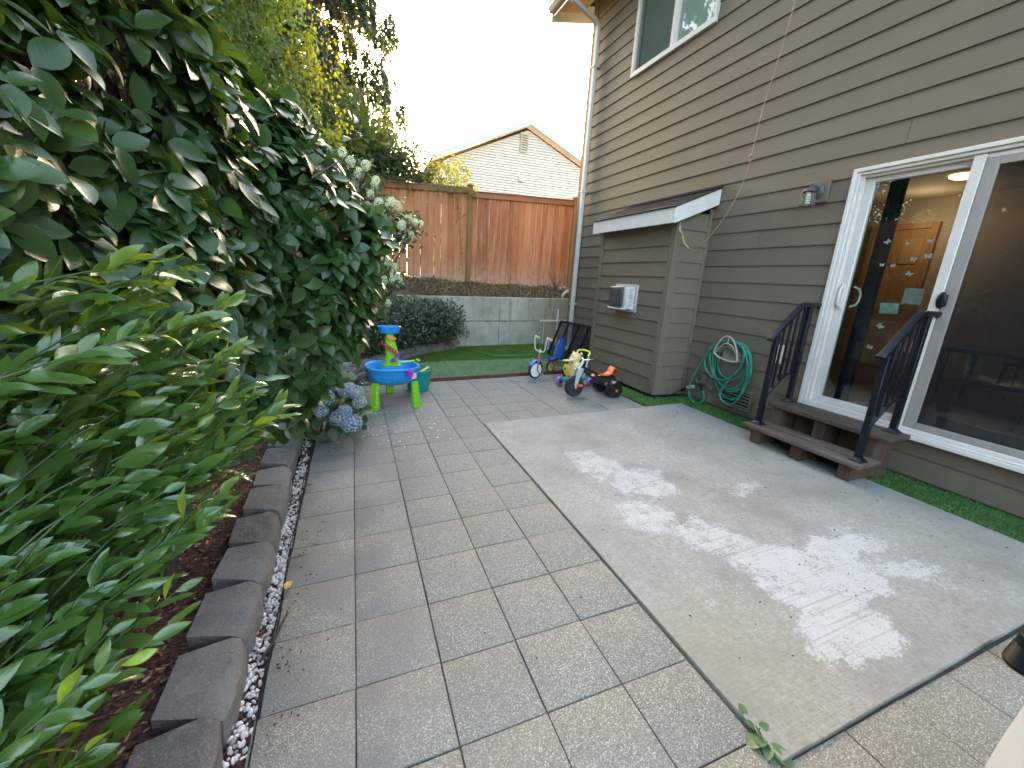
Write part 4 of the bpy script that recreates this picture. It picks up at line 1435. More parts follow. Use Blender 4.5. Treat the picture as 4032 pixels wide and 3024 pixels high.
# ------------------------------------------------------------------ near right corner: black pole foot and pale blanket
um = thing('umbrella_stand', 'black ribbed pole foot at the right edge of the patio', 'umbrella stand', (2.43, .40, gz(2.43, .40)))
bz = gz(2.43, .40)
M['black_plastic'] = plain('black_plastic', (.004, .0045, .005, 1), .5, var=.25, nscale=25, spec=.2)
prof = [(.062, bz + .002), (.066, bz + .012)]
for k in range(14): prof += [(.0665 - .0009 * k, bz + .016 + .006 * k), (.0635 - .0009 * k, bz + .019 + .006 * k)]
m = MB(); m.lathe(prof + [(.052, bz + .105)], (2.43, .40, 0), 40); m.build('ribbed_foot', M['black_plastic'], um, angle=50)
m = MB(); m.lathe([(.052, bz + .105), (.050, bz + .125), (.050, bz + .14), (.045, bz + .145), (.044, bz + .155), (.044, bz + .9)], (2.43, .40, 0), 32); m.build('pole', M['black_plastic'], um)
bl = thing('blanket', 'white fleecy blanket corner at the bottom right of the picture', 'blanket', (1.45, -.10, .045))
t = NT('white_fleece')
t.surf(Base_Color=(.30, .335, .38, 1), Roughness=.95, Normal=t.bump(t.noise(t.pos(), 220, 4, .7), .6, .004))
t.b.inputs['Sheen Weight'].default_value = .4
M['fleece'] = t.m
def bf(u, v):
    a = u * math.pi * 1.15 - .35
    x = 1.45 - .42 * math.cos(a) * (1 - .08 * v) + .02 * math.sin(9 * v + 3 * u) + .018 * math.sin(26 * u + 2 * v)
    y = -.14 + .365 * math.sin(a) * (1 - .08 * v) + .015 * math.sin(14 * u)
    return (x, y, .045 + .575 * math.sin(v * math.pi / 2) ** .9 + v * (.022 * math.sin(11 * u + 5 * v) - .024 * math.sin(19 * u)))
m = MB(); m.grid(60, 30, bf)
# close the top with a soft domed sheet
def bt(u, v):
    p = bf(u, 1.0)
    cx_, cy_ = 1.45, -.10
    k = 1 - v
    return (cx_ + (p[0] - cx_) * k, cy_ + (p[1] - cy_) * k, p[2] + .035 * math.sin(v * 1.57) + .012 * math.sin(8 * u * k))
m.grid(60, 12, bt)
m.build('fleece_drape', M['fleece'], bl, angle=80)
# ------------------------------------------------------------------ toys
def plas(name, col, rough=.42): return plain(name, col, rough, var=.10, nscale=7, dirt=.08, bump=.04, bscale=120)
M['p_blue'] = plas('blue_plastic', (.02, .27, .66, 1))
M['p_green'] = plas('lime_plastic', (.20, .50, .02, 1))
M['p_red'] = plas('red_plastic', (.40, .015, .03, 1))
M['p_purple'] = plas('purple_plastic', (.16, .03, .38, 1))
M['p_magenta'] = plas('magenta_plastic', (.38, .02, .50, 1))
M['p_orange'] = plas('amber_plastic', (.62, .28, .03, 1))
M['p_teal'] = plas('teal_plastic', (.0, .23, .22, 1))
M['p_yellow'] = plas('yellow_plastic', (.66, .50, .06, 1))
M['p_cream'] = plas('cream_plastic', (.70, .55, .27, 1))
M['p_white'] = plas('white_plastic', (.74, .73, .70, 1))
M['p_black'] = plas('black_toy_plastic', (.012, .012, .013, 1), .35)
M['p_grey'] = plas('grey_toy_plastic', (.035, .035, .036, 1), .5)
M['p_silver'] = plain('silver_toy_paint', (.50, .50, .50, 1), .35, metal=.3, var=.08)
M['p_hot'] = plas('orange_plastic', (.78, .10, .02, 1))
M['p_navy'] = plas('royal_blue_plastic', (.012, .055, .22, 1), .38)
M['p_lime2'] = plas('neon_lime_plastic', (.58, .72, .05, 1))
M['p_lilac'] = plas('lilac_plastic', (.30, .16, .50, 1))
M['rubber'] = plain('tyre_rubber', (.018, .018, .019, 1), .75, var=.3, nscale=20)

# ---- water table
wx, wy = .447, 4.70
wz = gz(wx, wy)
wt = thing('water_table', 'blue kids water table on lime legs with a lime waterfall tower', 'water table', (wx, wy, wz))
def blob(rx, ry, z, n=48, lob=.0, ph=0.0):
    # rounded tray outline with a gentle waist
    out = []
    for k in range(n):
        a = 2 * math.pi * k / n
        r_ = 1 - lob * (math.cos(2 * a + ph) * .5 + .5) ** 3
        ex = 2.4
        c_, s_ = math.cos(a), math.sin(a)
        q = (abs(c_) ** ex + abs(s_) ** ex) ** (-1 / ex)
        out.append((wx + rx * q * c_ * r_, wy + ry * q * s_ * r_, wz + z))
    return out
lb = .13; ph0 = math.pi
m = MB()
m.loft([blob(.10, .11, .235), blob(.17, .17, .238), blob(.235, .23, .262, lob=lb * .6, ph=ph0), blob(.268, .262, .30, lob=lb, ph=ph0), blob(.285, .278, .36, lob=lb, ph=ph0), blob(.293, .286, .408, lob=lb, ph=ph0), blob(.300, .293, .412, lob=lb, ph=ph0), blob(.302, .295, .430, lob=lb, ph=ph0), blob(.296, .289, .439, lob=lb, ph=ph0), blob(.278, .271, .437, lob=lb, ph=ph0), blob(.270, .263, .42, lob=lb, ph=ph0), blob(.255, .248, .33, lob=lb, ph=ph0), blob(.23, .225, .305, lob=lb * .7, ph=ph0), blob(.08, .08, .30)])
tub = m.build('basin', M['p_blue'], wt, angle=60)
m = MB()   # embossed reeds on the front of the tub
for k in range(9):
    x = wx - .16 + .04 * k
    yy = wy - .2835 + .05 * ((x - wx) / .27) ** 2 * 2.4
    h = .05 + .03 * math.sin(k * 2.1)
    m.tube([(x - .012, yy + .008, wz + .30), (x + .006 * math.sin(k), yy - .002, wz + .335), (x + .022 * math.cos(k * 1.3), yy - .006, wz + .32 + h)], [.006, .005, .002], 6)
m.build('embossed_reeds', M['p_blue'], tub)
m = MB(); m.bb(wx - .145, wx - .02, wy - .06, wy + .08, wz + .30, wz + .345); m.bb(wx - .18, wx - .08, wy - .14, wy - .05, wz + .30, wz + .325); m.build('basin_step', M['p_blue'], tub, bevel=.008)
# legs with moulded rungs
for (lx, ly, ang) in ((.245, 4.445, -2.35), (.655, 4.425, -.8), (.45, 5.06, 1.57)):
    zg = gz(lx, ly)
    cx_, cy_ = lx, ly
    ux, uy = math.cos(ang), math.sin(ang)
    rings = []
    N = 22
    for k in range(N):
        u = k / (N - 1)
        z = zg + .002 + u * .285
        w = .058 - .012 * u; dd = .036 - .008 * u
        w += .0035 * (1 if (k % 4) in (1, 2) else -1)
        off = .030 * (1 - u)
        ring = []
        for j in range(14):
            a = 2 * math.pi * j / 14
            lx_ = max(-.85, min(.85, math.cos(a) * 1.15)) * w; ly_ = max(-.85, min(.85, math.sin(a) * 1.15)) * dd
            ring.append((cx_ + (-uy) * lx_ + ux * (ly_ + off), cy_ + ux * lx_ + uy * (ly_ + off), z))
        rings.append(ring)
    m = MB(); m.loft(rings); m.build('leg', M['p_green'], wt, angle=25)
# tower
m = MB()
tw = [(.098, .062, .30), (.092, .058, .43), (.080, .052, .47), (.068, .046, .55), (.070, .045, .62), (.060, .042, .68), (.046, .038, .74), (.043, .036, .80)]
cxs = [0, 0, .002, .010, .004, -.008, -.012, -.012]
m.loft([[(wx - .01 + cxs[i] + a * math.copysign(abs(math.cos(t_)) ** .7, math.cos(t_)), wy + .03 + b_ * math.copysign(abs(math.sin(t_)) ** .7, math.sin(t_)), wz + z) for t_ in [2 * math.pi * k / 20 for k in range(20)]] for i, (a, b_, z) in enumerate(tw)])
tower = m.build('tower', M['p_green'], wt, angle=50)
m = MB()
for k in range(10): m.ball((wx - .07 + .014 * k, wy + .03 - .056 + .006 * math.sin(k), wz + .455 + .03 * (math.sin(k * 2.3) * .5 + .5)), .007, 7, 5)
m.build('rivets', M['p_green'], tower)
m = MB(); m.bb(wx - .115, wx + .095, wy - .045, wy + .105, wz + .425, wz + .440); m.build('tower_base', M['p_green'], wt, bevel=.006)
m = MB(); m.bb(wx - .125, wx + .11, wy - .055, wy + .11, wz + .30, wz + .424); m.build('pedestal', M['p_blue'], wt, bevel=.01)
m = MB()   # upper tray with two lobes
def tray(s, z, dz=0):
    out = []
    for k in range(40):
        a = 2 * math.pi * k / 40
        r_ = .085 + .030 * math.cos(2 * a) * 1.0
        out.append((wx - .03 + s * 1.12 * r_ * math.cos(a) * (1 if math.cos(a) > 0 else .92), wy + .03 + s * r_ * math.sin(a) * 1.25, wz + z + dz * math.cos(a)))
    return out
m.loft([tray(.3, .790), tray(.80, .794), tray(.93, .815), tray(1.0, .862), tray(1.035, .866), tray(1.03, .872), tray(.95, .872), tray(.88, .83), tray(.3, .826)])
m.build('upper_tray', M['p_blue'], wt, angle=60)
m = MB(); m.beam((wx - .125, wy - .045, wz + .695), (wx - .04, wy - .052, wz + .645), .030, .020); m.beam((wx - .045, wy - .052, wz + .642), (wx + .045, wy - .058, wz + .57), .032, .020)
for k in range(6): m.beam((wx - .115 + .028 * k, wy - .058, wz + .712 - .021 * k), (wx - .102 + .028 * k, wy - .058, wz + .705 - .021 * k), .034, .026)
m.build('red_chute', M['p_red'], wt, bevel=.003)
for (dx, dz_) in ((.012, .505), (.058, .555)):
    m = MB()
    c_ = (wx + dx, wy - .062, wz + dz_)
    for k in range(8):
        a = k * math.pi / 4
        m.beam(c_, (c_[0] + .026 * math.cos(a), c_[1], c_[2] + .026 * math.sin(a)), .014, .016, (0, 1, 0))
    m.lathe([(.012, -.011), (.012, .011)], c_, 12, (math.pi / 2, 0, 0)); m.build('spinner', M['p_purple'], wt, bevel=.002)
m = MB(); m.prism([(wx - .05, wz + .735), (wx + .03, wz + .715), (wx + .045, wz + .745), (wx + .0, wz + .775), (wx - .055, wz + .772)], 'y', wy - .035, wy - .018); m.build('amber_flap', M['p_orange'], wt, bevel=.003)
m = MB(); m.lathe([(.030, 0), (.036, .055), (.039, .056), (.039, .062), (.034, .062), (.032, .052), (.027, .006)], (wx + .155, wy - .30, wz + .365), 20); m.tube([(wx + .155, wy - .262, wz + .42), (wx + .155, wy - .255, wz + .445)], .006, 6)
o = m.build('cup', M['p_magenta']); tag(o, 'magenta cup hooked on the rim of the blue water table', 'cup')
m = MB(); m.prism([(wx + .175, wz + .325), (wx + .225, wz + .335), (wx + .230, wz + .395), (wx + .185, wz + .39)], 'y', wy - .2835, wy - .2725)
st_m = NT('sticker_print'); st_m.surf(Base_Color=st_m.ramp(st_m.voro(st_m.pos(), 90).outputs['Distance'], [(0, (.7, .08, .2)), (.35, (.8, .75, .7)), (.6, (.6, .25, .1))]), Roughness=.5)
m.build('label', st_m.m, wt)
m = MB()   # lime ladle resting on the rim
m.tube([(wx + .06, wy + .05, wz + .45), (wx + .20, wy + .08, wz + .455), (wx + .26, wy + .07, wz + .47)], [.007, .008, .010], 8); m.lathe([(.004, 0), (.022, .006), (.030, .022)], (wx + .29, wy + .06, wz + .46), 14, (0, .4, 0), cap1=False)
o = m.build('ladle', M['p_lime2']); tag(o, 'lime green ladle lying across the rim of the water table', 'toy ladle')

# ---- bucket with toys
bx, by = .800, 5.10
bz = gz(bx, by)
m = MB(); m.lathe([(.125, .002), (.130, .012), (.165, .265), (.172, .270), (.172, .282), (.165, .284), (.158, .27), (.125, .02)], (bx, by, bz), 30); 
o = thing('toy_bucket', 'teal bucket of sand toys standing behind the water table', 'bucket', (bx, by, bz))
m.build('tub', M['p_teal'], o)
m = MB(); m.tube(smooth_path([(bx + .165, by - .02, bz + .275), (bx + .15, by - .07, bz + .30), (bx + .11, by - .10, bz + .29)], 5), .008, 7); m.build('rim_handle', M['p_teal'], o)
m = MB(); m.beam((bx + .02, by - .05, bz + .25), (bx + .12, by + .02, bz + .285), .035, .02); m.ball((bx + .125, by + .03, bz + .285), (.03, .025, .015), 10, 7)
s_ = m.build('sand_shovel', M['p_yellow'], bevel=.004); tag(s_, 'yellow sand shovel lying in the teal bucket', 'toy shovel')
m = MB(); m.lathe([(.02, 0), (.035, .04), (.03, .06)], (bx - .05, by - .06, bz + .235), 12); 
s_ = m.build('sand_mold', M['p_lime2'], bevel=.002); tag(s_, 'lime sand mould inside the teal bucket', 'toy mould')


# ---- wheel helper: disc standing in local XZ plane, axle along local Y
def wheel(par, c, r, w, tyre, rim, hub_r=.02, rim_k=.72, spokes=0, tread=0, spoke_mat=None, axis=None):
    rot = (math.pi / 2, 0, 0) if axis is None else axis
    m = MB(); n = 32
    prof = [(r * rim_k, -w / 2), (r * .93, -w / 2), (r, -w * .28), (r, w * .28), (r * .93, w / 2), (r * rim_k, w / 2), (r * rim_k, -w / 2)]
    m.lathe(prof, c, n, rot, cap0=False, cap1=False)
    if tread:
        rm = Euler(rot).to_matrix()
        for k in range(tread):
            a = 2 * math.pi * k / tread
            for s in (-1, 1):
                p = rm @ Vector((r * .99 * math.cos(a), r * .99 * math.sin(a), s * w * .25))
                q = rm @ Vector((r * .99 * math.cos(a + .12), r * .99 * math.sin(a + .12), s * w * .46))
                m.tube([Vector(c) + p, Vector(c) + q], .006, 5)
    wo_ = m.build('wheel', tyre, par, local=True, angle=45)
    base = wo_.location.copy()
    m = MB(); m.lathe([(hub_r * .4, -w * .42), (r * rim_k * .55, -w * .30), (r * (rim_k + .01), -w * .36), (r * (rim_k + .01), w * .36), (r * rim_k * .55, w * .30), (hub_r * .4, w * .42)], c, n, rot)
    o1 = m.build('rim', rim, None, local=True); o1.parent = wo_; o1.location -= base
    if spokes:
        m = MB(); rm = Euler(rot).to_matrix()
        for k in range(spokes):
            a = 2 * math.pi * k / spokes
            for s in (-1, 1):
                tri = [Vector((r * .40 * math.cos(a), r * .40 * math.sin(a), s * w * .40)), Vector((r * .70 * math.cos(a - .13), r * .70 * math.sin(a - .13), s * w * .44)), Vector((r * .70 * math.cos(a + .13), r * .70 * math.sin(a + .13), s * w * .44))]
                P_ = [Vector(c) + rm @ p for p in tri]
                m.tube([P_[1], P_[0], P_[2]], .0035, 5)
        o2 = m.build('rim_spokes', spoke_mat or tyre, None, local=True); o2.parent = wo_; o2.location -= base
    m = MB(); m.lathe([(hub_r, -w * .55), (hub_r, w * .55)], c, 14, rot)
    o3 = m.build('hub_cap', spoke_mat or rim, None, local=True); o3.parent = wo_; o3.location -= base
    return wo_


# ---- black and orange trike (local +x = forward)
ang = math.pi + .02
tk = thing('toy_trike', 'black low-rider kids trike with orange seat and flame decals', 'tricycle', (3.10, 4.262, gz(3.1, 4.26)), ang)
FXk = .500
wheel(tk, (FXk, .0, .127), .127, .052, M['rubber'], M['p_grey'], .030, .80, 14, 26, M['p_black'])
for s in (-1, 1):
    wheel(tk, (.0, s * .150, .097), .097, .105, M['p_black'], M['p_black'], .022, .74, 8, 18, M['p_hot'] if False else M['p_grey'])
    m = MB(); m.lathe([(.020, -.006), (.017, .008)], (0, s * .206, .097), 12, (-s * math.pi / 2, 0, 0)); m.build('hub_cap', M['p_hot'], tk, local=True)
m = MB(); m.tube([(0, -.15, .097), (0, .15, .097)], .011, 8); m.build('axle', M['p_grey'], tk, local=True)
m = MB()   # body: long low shell
sec = [(-.085, .050, .150, .245), (-.03, .085, .125, .255), (.06, .085, .12, .235), (.14, .070, .14, .240), (.22, .058, .19, .285), (.30, .052, .25, .335), (.37, .045, .30, .375), (.42, .034, .33, .395)]
rings = []
for x, w, z0, z1 in sec:
    rings.append([(x, w * math.copysign(abs(math.cos(t_)) ** .6, math.cos(t_)), (z0 + z1) / 2 + (z1 - z0) / 2 * math.copysign(abs(math.sin(t_)) ** .6, math.sin(t_))) for t_ in [2 * math.pi * k / 18 for k in range(18)]])
m.loft(rings); body = m.build('body', M['p_black'], tk, local=True, angle=60)
for s in (-1, 1):   # rear mudguard fairings
    m = MB(); m.grid(12, 5, lambda u, v: (-.03 + .112 * math.cos(.5 + u * 1.9), s * (.085 + .11 * v), .11 + .108 * math.sin(.5 + u * 1.9))); m.grid(12, 5, lambda u, v: (-.03 + .106 * math.cos(.5 + u * 1.9), s * (.085 + .11 * v), .11 + .102 * math.sin(.5 + u * 1.9)))
    m.build('mudguard', M['p_black'], tk, local=True, angle=60)
# flame decals on both flanks
FL = [(0, 0), (.05, .004), (.028, .012), (.062, .022), (.03, .024), (.055, .040), (.02, .036), (.028, .052), (.0, .045), (-.03, .052), (-.02, .036), (-.05, .03), (-.03, .018), (-.06, .006)]
M['flame'] = plain('flame_print', (.20, .085, .05, 1), .5, var=.3, nscale=80)
for s in (-1, 1):
    for (x, z, y, sc) in ((.27, .255, .062, .75), (.075, .145, .089, .8)):
        m = MB(); m.prism([(x + p[0] * sc, z + p[1] * sc) for p in FL], 'y', s * (y - .004), s * (y + .0015)); m.build('flame_decal', M['flame'], tk, local=True)
    m = MB(); m.prism([(.262, .262), (.29, .256), (.312, .268), (.306, .296), (.282, .302), (.258, .29)], 'y', s * .058, s * .0645); m.build('badge', M['p_hot'], tk, local=True)
    m = MB(); m.prism([(.266, .272), (.304, .272), (.304, .285), (.266, .285)], 'y', s * .060, s * .0655); m.build('badge', M['p_white'], tk, local=True)
m = MB()   # seat with raised back
prof = [(.215, .315), (.13, .262), (.05, .258), (-.01, .285), (-.035, .345), (-.055, .352), (-.085, .335), (-.105, .262)]
rings = []
for (x, z) in prof:
    w = .062 if x < .1 else .045
    rings.append([(x, w * math.cos(t_), z + .012 * math.sin(t_)) for t_ in [2 * math.pi * k / 14 for k in range(14)]])
m.loft(rings); m.build('seat', M['p_hot'], tk, local=True, angle=60)
m = MB()   # silver fork blades and headstock
for s in (-1, 1):
    m.loft([[(FXk + dx + ww * sx, s * .040 + .009 * sy, z) for sx, sy in ((-1, -1), (1, -1), (1, 1), (-1, 1))] for (dx, ww, z) in ((0, .016, .105), (.0, .022, .15), (-.012, .030, .24), (-.03, .042, .30), (-.045, .040, .345), (-.06, .024, .36))])
m.bb(FXk - .085, FXk - .02, -.05, .05, .325, .362)
m.build('fork', M['p_silver'], tk, bevel=.005, local=True)
m = MB(); m.tube([(FXk - .05, 0, .36), (FXk - .085, 0, .43), (FXk - .10, 0, .46)], .020, 10); m.tube(smooth_path([(FXk - .14, -.09, .475), (FXk - .11, -.05, .468), (FXk - .10, 0, .462), (FXk - .11, .05, .468), (FXk - .14, .09, .475)], 4), .011, 8); m.build('handlebar', M['p_silver'], tk, local=True)
for s in (-1, 1):
    m = MB(); m.tube([(FXk - .13, s * .085, .473), (FXk - .17, s * .115, .482)], .015, 8); m.build('grip', M['p_black'], tk, local=True)
    m = MB(); m.tube([(FXk, s * .05, .127), (FXk - .03 * s, s * .055, .135 + .02 * s), (FXk - .03 * s, s * .10, .135 + .02 * s)], .008, 7); m.beam((FXk - .03 * s - .03, s * .085, .137 + .02 * s), (FXk - .03 * s + .03, s * .085, .137 + .02 * s), .05, .022); m.build('pedal', M['p_hot'], tk, bevel=.004, local=True)

# ---- push walker with yellow animal front
wk = thing('push_walker', 'yellow animal push walker toy with lilac wheels between the trikes', 'push toy', (2.90, 4.74, gz(2.9, 4.74)), math.pi + .35)
for (x, s) in ((.17, -1), (.17, 1), (-.17, -1), (-.17, 1)):
    wheel(wk, (x, s * .135, .062), .062, .045, M['p_lilac'], M['p_purple'], .016, .6)
m = MB(); m.loft([[(x, w * math.cos(t_), .10 + h * math.sin(t_)) for t_ in [2 * math.pi * k / 14 for k in range(14)]] for x, w, h in ((-.20, .10, .020), (-.1, .115, .03), (.08, .12, .035), (.20, .09, .025))]); m.build('chassis', M['p_teal'], wk, local=True)
m = MB(); m.loft([[(.06 + .075 * math.cos(t_) * a - .10 * (z - .1), .10 * math.sin(t_) * b_, z) for t_ in [2 * math.pi * k / 18 for k in range(18)]] for (a, b_, z) in ((1, 1, .10), (1.05, 1.05, .18), (.9, 1.0, .27), (.75, .9, .33), (.4, .6, .36))]); m.build('panel', M['p_cream'], wk, local=True, angle=60)
for (x, y, z, r_, mt_) in ((.155, .05, .175, .052, 'p_yellow'), (.135, -.045, .255, .056, 'p_yellow')):
    m = MB()
    for k in range(9):
        a = 2 * math.pi * k / 9
        m.ball((x + .02, y + r_ * .75 * math.cos(a), z + r_ * .75 * math.sin(a)), (.02, r_ * .36, r_ * .36), 9, 7)
    m.lathe([(r_ * .8, -.018), (r_ * .8, .018), (r_ * .4, .026)], (x + .015, y, z), 16, (0, math.pi / 2, 0)); m.build('flower_gear', M[mt_], wk, local=True, angle=70)
    m = MB(); m.ball((x + .040, y, z), (.012, r_ * .35, r_ * .35), 10, 7); m.build('gear_centre', M['p_teal'], wk, local=True)
m = MB(); m.ball((.125, .10, .12), (.030, .034, .034), 12, 8); m.build('side_ball', M['p_blue'], wk, local=True)
m = MB(); m.ball((.02, -.01, .40), (.085, .075, .070), 18, 12); m.ball((.085, -.01, .375), (.045, .055, .040), 14, 9); m.ball((-.01, .055, .455), (.022, .02, .026), 9, 7); m.ball((-.01, -.075, .455), (.022, .02, .026), 9, 7)
m.build('animal_head', M['p_cream'], wk, local=True, angle=70)
m = MB(); m.ball((.13, -.01, .385), (.010, .016, .012), 9, 7); m.build('nose', M['p_hot'], wk, local=True)
m = MB(); m.loft([[(.10 + x, .03 + w * math.cos(t_), .385 + .010 * math.sin(t_) + .02 * x) for t_ in [2 * math.pi * k / 10 for k in range(10)]] for x, w in ((.02, .02), (.08, .045), (.16, .05), (.21, .03))]); m.build('tray', M['p_cream'], wk, local=True, angle=60)
m = MB(); m.tube([(-.05, -.10, .13), (-.09, -.105, .30), (-.12, -.10, .42)], .014, 8); m.tube([(-.05, .10, .13), (-.09, .105, .30), (-.12, .10, .42)], .014, 8); m.ball((-.095, -.10, .40), (.03, .03, .05), 10, 8); m.ball((-.085, -.105, .30), (.026, .026, .06), 10, 8); m.build('handle_arm', M['p_silver'], wk, local=True)
m = MB(); m.tube(smooth_path([(-.11, -.10, .43), (-.14, -.10, .475), (-.15, -.03, .49), (-.15, .03, .49), (-.14, .10, .475), (-.11, .10, .43)], 4), .014, 8); m.build('push_handle', M['p_lime2'], wk, local=True)

# ---- blue classic tricycle (local +x = forward)
dx_, dy_ = 2.515 - 2.995, 5.225 - 5.42
tr_ = thing('tricycle', 'old blue-seat tricycle with white front wheel near the turf edge', 'tricycle', (2.995, 5.42, gz(2.995, 5.42)), math.atan2(dy_, dx_))
Lf = math.hypot(dx_, dy_)
wheel(tr_, (Lf, 0, .128), .128, .036, M['rubber'], M['p_white'], .016, .80, axis=(math.pi / 2, 0, -.12))
for s in (-1, 1):
    wheel(tr_, (0, s * .16, .092), .092, .032, M['rubber'], M['p_cream'], .014, .78)
M['rust'] = plain('rusty_pink_paint', (.24, .15, .14, 1), .55, metal=.2, var=.3, nscale=30, dirt=.3)
M['p_sky'] = plas('blue_fender', (.06, .20, .46, 1))
M['pale_grip'] = plas('pale_yellow_grip', (.62, .54, .30, 1))
m = MB(); m.tube(smooth_path([(Lf - .055, 0, .36), (Lf - .08, 0, .315), (Lf - .15, 0, .265), (Lf - .24, 0, .245), (.06, 0, .215), (.0, 0, .13)], 5), .017, 9); m.tube([(0, -.16, .092), (0, .16, .092)], .010, 8); m.beam((-.03, 0, .20), (.10, 0, .225), .17, .02); m.build('frame', M['rust'], tr_, local=True)
m = MB()
for s in (-1, 1): m.tube([(Lf, s * .032, .128), (Lf - .02, s * .034, .25), (Lf - .045, s * .018, .30)], .0095, 8)
m.tube([(Lf - .040, 0, .29), (Lf - .075, 0, .44)], .014, 9); m.build('fork', M['rust'], tr_, local=True)
m = MB(); m.lathe([(.021, .385), (.023, .39), (.023, .415), (.018, .42)], (Lf - .066, 0, 0), 12); m.build('head_collar', M['pale_grip'], tr_, local=True)
m = MB(); m.grid(16, 5, lambda u, v: (Lf + .146 * math.cos(.55 + u * 2.0), -.032 + .064 * v, .128 + .146 * math.sin(.55 + u * 2.0) + .010 * (1 - (2 * v - 1) ** 2))); m.grid(16, 5, lambda u, v: (Lf + .141 * math.cos(.55 + u * 2.0), -.032 + .064 * v, .128 + .141 * math.sin(.55 + u * 2.0) + .010 * (1 - (2 * v - 1) ** 2))); m.build('front_fender', M['p_sky'], tr_, local=True, angle=60)
hbp = smooth_path([(Lf - .14, -.125, .585), (Lf - .10, -.12, .60), (Lf - .065, -.115, .585), (Lf - .06, -.105, .50), (Lf - .065, -.09, .42), (Lf - .072, -.03, .395), (Lf - .072, .03, .395), (Lf - .065, .09, .42), (Lf - .06, .105, .50), (Lf - .065, .115, .585), (Lf - .10, .12, .60), (Lf - .14, .125, .585)], 4)
m = MB(); m.tube(hbp, .009, 8); m.build('handlebar', M['pipe_white'], tr_, local=True)
for s in (-1, 1):
    m = MB(); m.tube([(Lf - .09, s * .119, .600), (Lf - .165, s * .128, .575)], [.018, .017], 9); m.ball((Lf - .085, s * .118, .602), .020, 9, 7); m.build('grip', M['pale_grip'], tr_, local=True)
    m = MB(); m.tube([(Lf, s * .035, .128), (Lf - .045 * s, s * .042, .128 - .045 * s), (Lf - .045 * s, s * .10, .128 - .045 * s)], .007, 7); m.beam((Lf - .045 * s - .025, s * .08, .128 - .045 * s), (Lf - .045 * s + .025, s * .08, .128 - .045 * s), .05, .018); m.build('pedal', M['rust'], tr_, bevel=.003, local=True)
m = MB()   # streamers hanging from the left grip
m.loft([[(Lf - .10 + .006 * math.cos(t_), .118 + .014 * math.sin(t_), z) for t_ in [2 * math.pi * k / 8 for k in range(8)]] for z in (.57, .50, .45, .44)]); m.build('tassel', M['p_lilac'], tr_, local=True)
def seat(u, v):
    # u across, v from front to top of back
    t_ = v
    if t_ < .5:
        x = .30 - .30 * (t_ / .5); z = .262 - .018 * math.sin(t_ / .5 * math.pi)
    else:
        k = (t_ - .5) / .5
        x = .0 - .075 * math.sin(k * 1.3); z = .262 + .30 * k + .02 * math.sin(k * 3)
    w = .085 if t_ < .5 else .095 * (1 - .45 * ((t_ - .5) / .5) ** 3)
    w *= (.62 + .38 * min(1, t_ / .25))
    e = (2 * u - 1)
    rise = .035 * e * e * (1 if .15 < t_ < .9 else .5)
    if t_ < .5: z += rise
    else: x += rise
    return (x, w * e, z)
m = MB(); m.grid(13, 25, seat); m.grid(13, 25, lambda u, v: tuple(a + b_ for a, b_ in zip(seat(u, v), (.006 if v > .5 else 0, 0, -.008))))
m.build('seat', M['p_navy'], tr_, local=True, angle=80)

# ------------------------------------------------------------------ folded mesh ramp leaning on the house corner
rp_ = thing('mesh_ramp', 'black steel mesh ramp panel leaning against the house corner', 'ramp', (3.72, 6.2, gz(3.72, 6.2)))
A0, A1 = Vector((3.52, 5.50, gz(3.5, 5.5) + .01)), Vector((3.60, 6.98, gz(3.6, 7) + .01))
T0, T1 = Vector((3.80, 5.52, .745)), Vector((3.86, 7.02, .71))
m = MB()
for a, b_ in ((A0, A1), (T0, T1), (A0, T0), (A1, T1)): m.beam(a, b_, .035, .035, (1, 0, .3))
m.build('frame', M['black_metal'], rp_, bevel=.002)
for u in (.28, .52, .78):
    m = MB(); m.beam(A0.lerp(A1, u), T0.lerp(T1, u), .032, .028, (0, 1, 0)); m.build('crossbar', M['black_metal'], rp_, bevel=.002)
m = MB()
NU, NV = 40, 16
for i in range(NU):
    for j in range(NV):
        def pt(u, v): return A0.lerp(A1, u).lerp(T0.lerp(T1, u), v)
        u0, u1, v0, v1 = i / NU, (i + 1) / NU, j / NV, (j + 1) / NV
        c_ = pt((u0 + u1) / 2, (v0 + v1) / 2)
        m.tube([pt(u0, (v0 + v1) / 2), pt((u0 + u1) / 2, v1)], .0024, 3, caps=False); m.tube([pt((u0 + u1) / 2, v1), pt(u1, (v0 + v1) / 2)], .0024, 3, caps=False)
        m.tube([pt(u0, (v0 + v1) / 2), pt((u0 + u1) / 2, v0)], .0024, 3, caps=False); m.tube([pt((u0 + u1) / 2, v0), pt(u1, (v0 + v1) / 2)], .0024, 3, caps=False)
o = m.build('expanded_mesh', M['black_metal'], rp_, smooth=False)
o['kind'] = 'stuff'
m = MB()
for k in range(4): m.tube([(3.66 + .01 * k, 5.75 + .05 * k, gz(3.6, 5.8) + .02), (3.85, 5.85 + .06 * k, .42 + .03 * k)], .008, 6)
o = m.build('garden_stakes', M['p_grey'])
tag(o, 'few dark stakes leaning together beside the mesh ramp', 'stakes')
pp = thing('white_pole', 'pale pole lying across brackets along the far concrete wall', 'pole', (4.2, 8.08, .6))
m = MB(); m.beam((3.93, 8.08, .600), (4.75, 8.10, .606), .03, .035); m.build('bar', M['pipe_white'], pp, bevel=.004)
m = MB(); m.beam((3.90, 8.07, .585), (3.98, 8.08, .60), .02, .03); m.tube([(4.02, 8.10, .58), (4.02, 8.12, .01)], .014, 8); m.build('bracket', M['galv'], pp)
m = MB(); m.beam((4.36, 8.12, .02), (4.38, 8.16, .86), .035, .02); m.build('upright', M['galv'], pp)
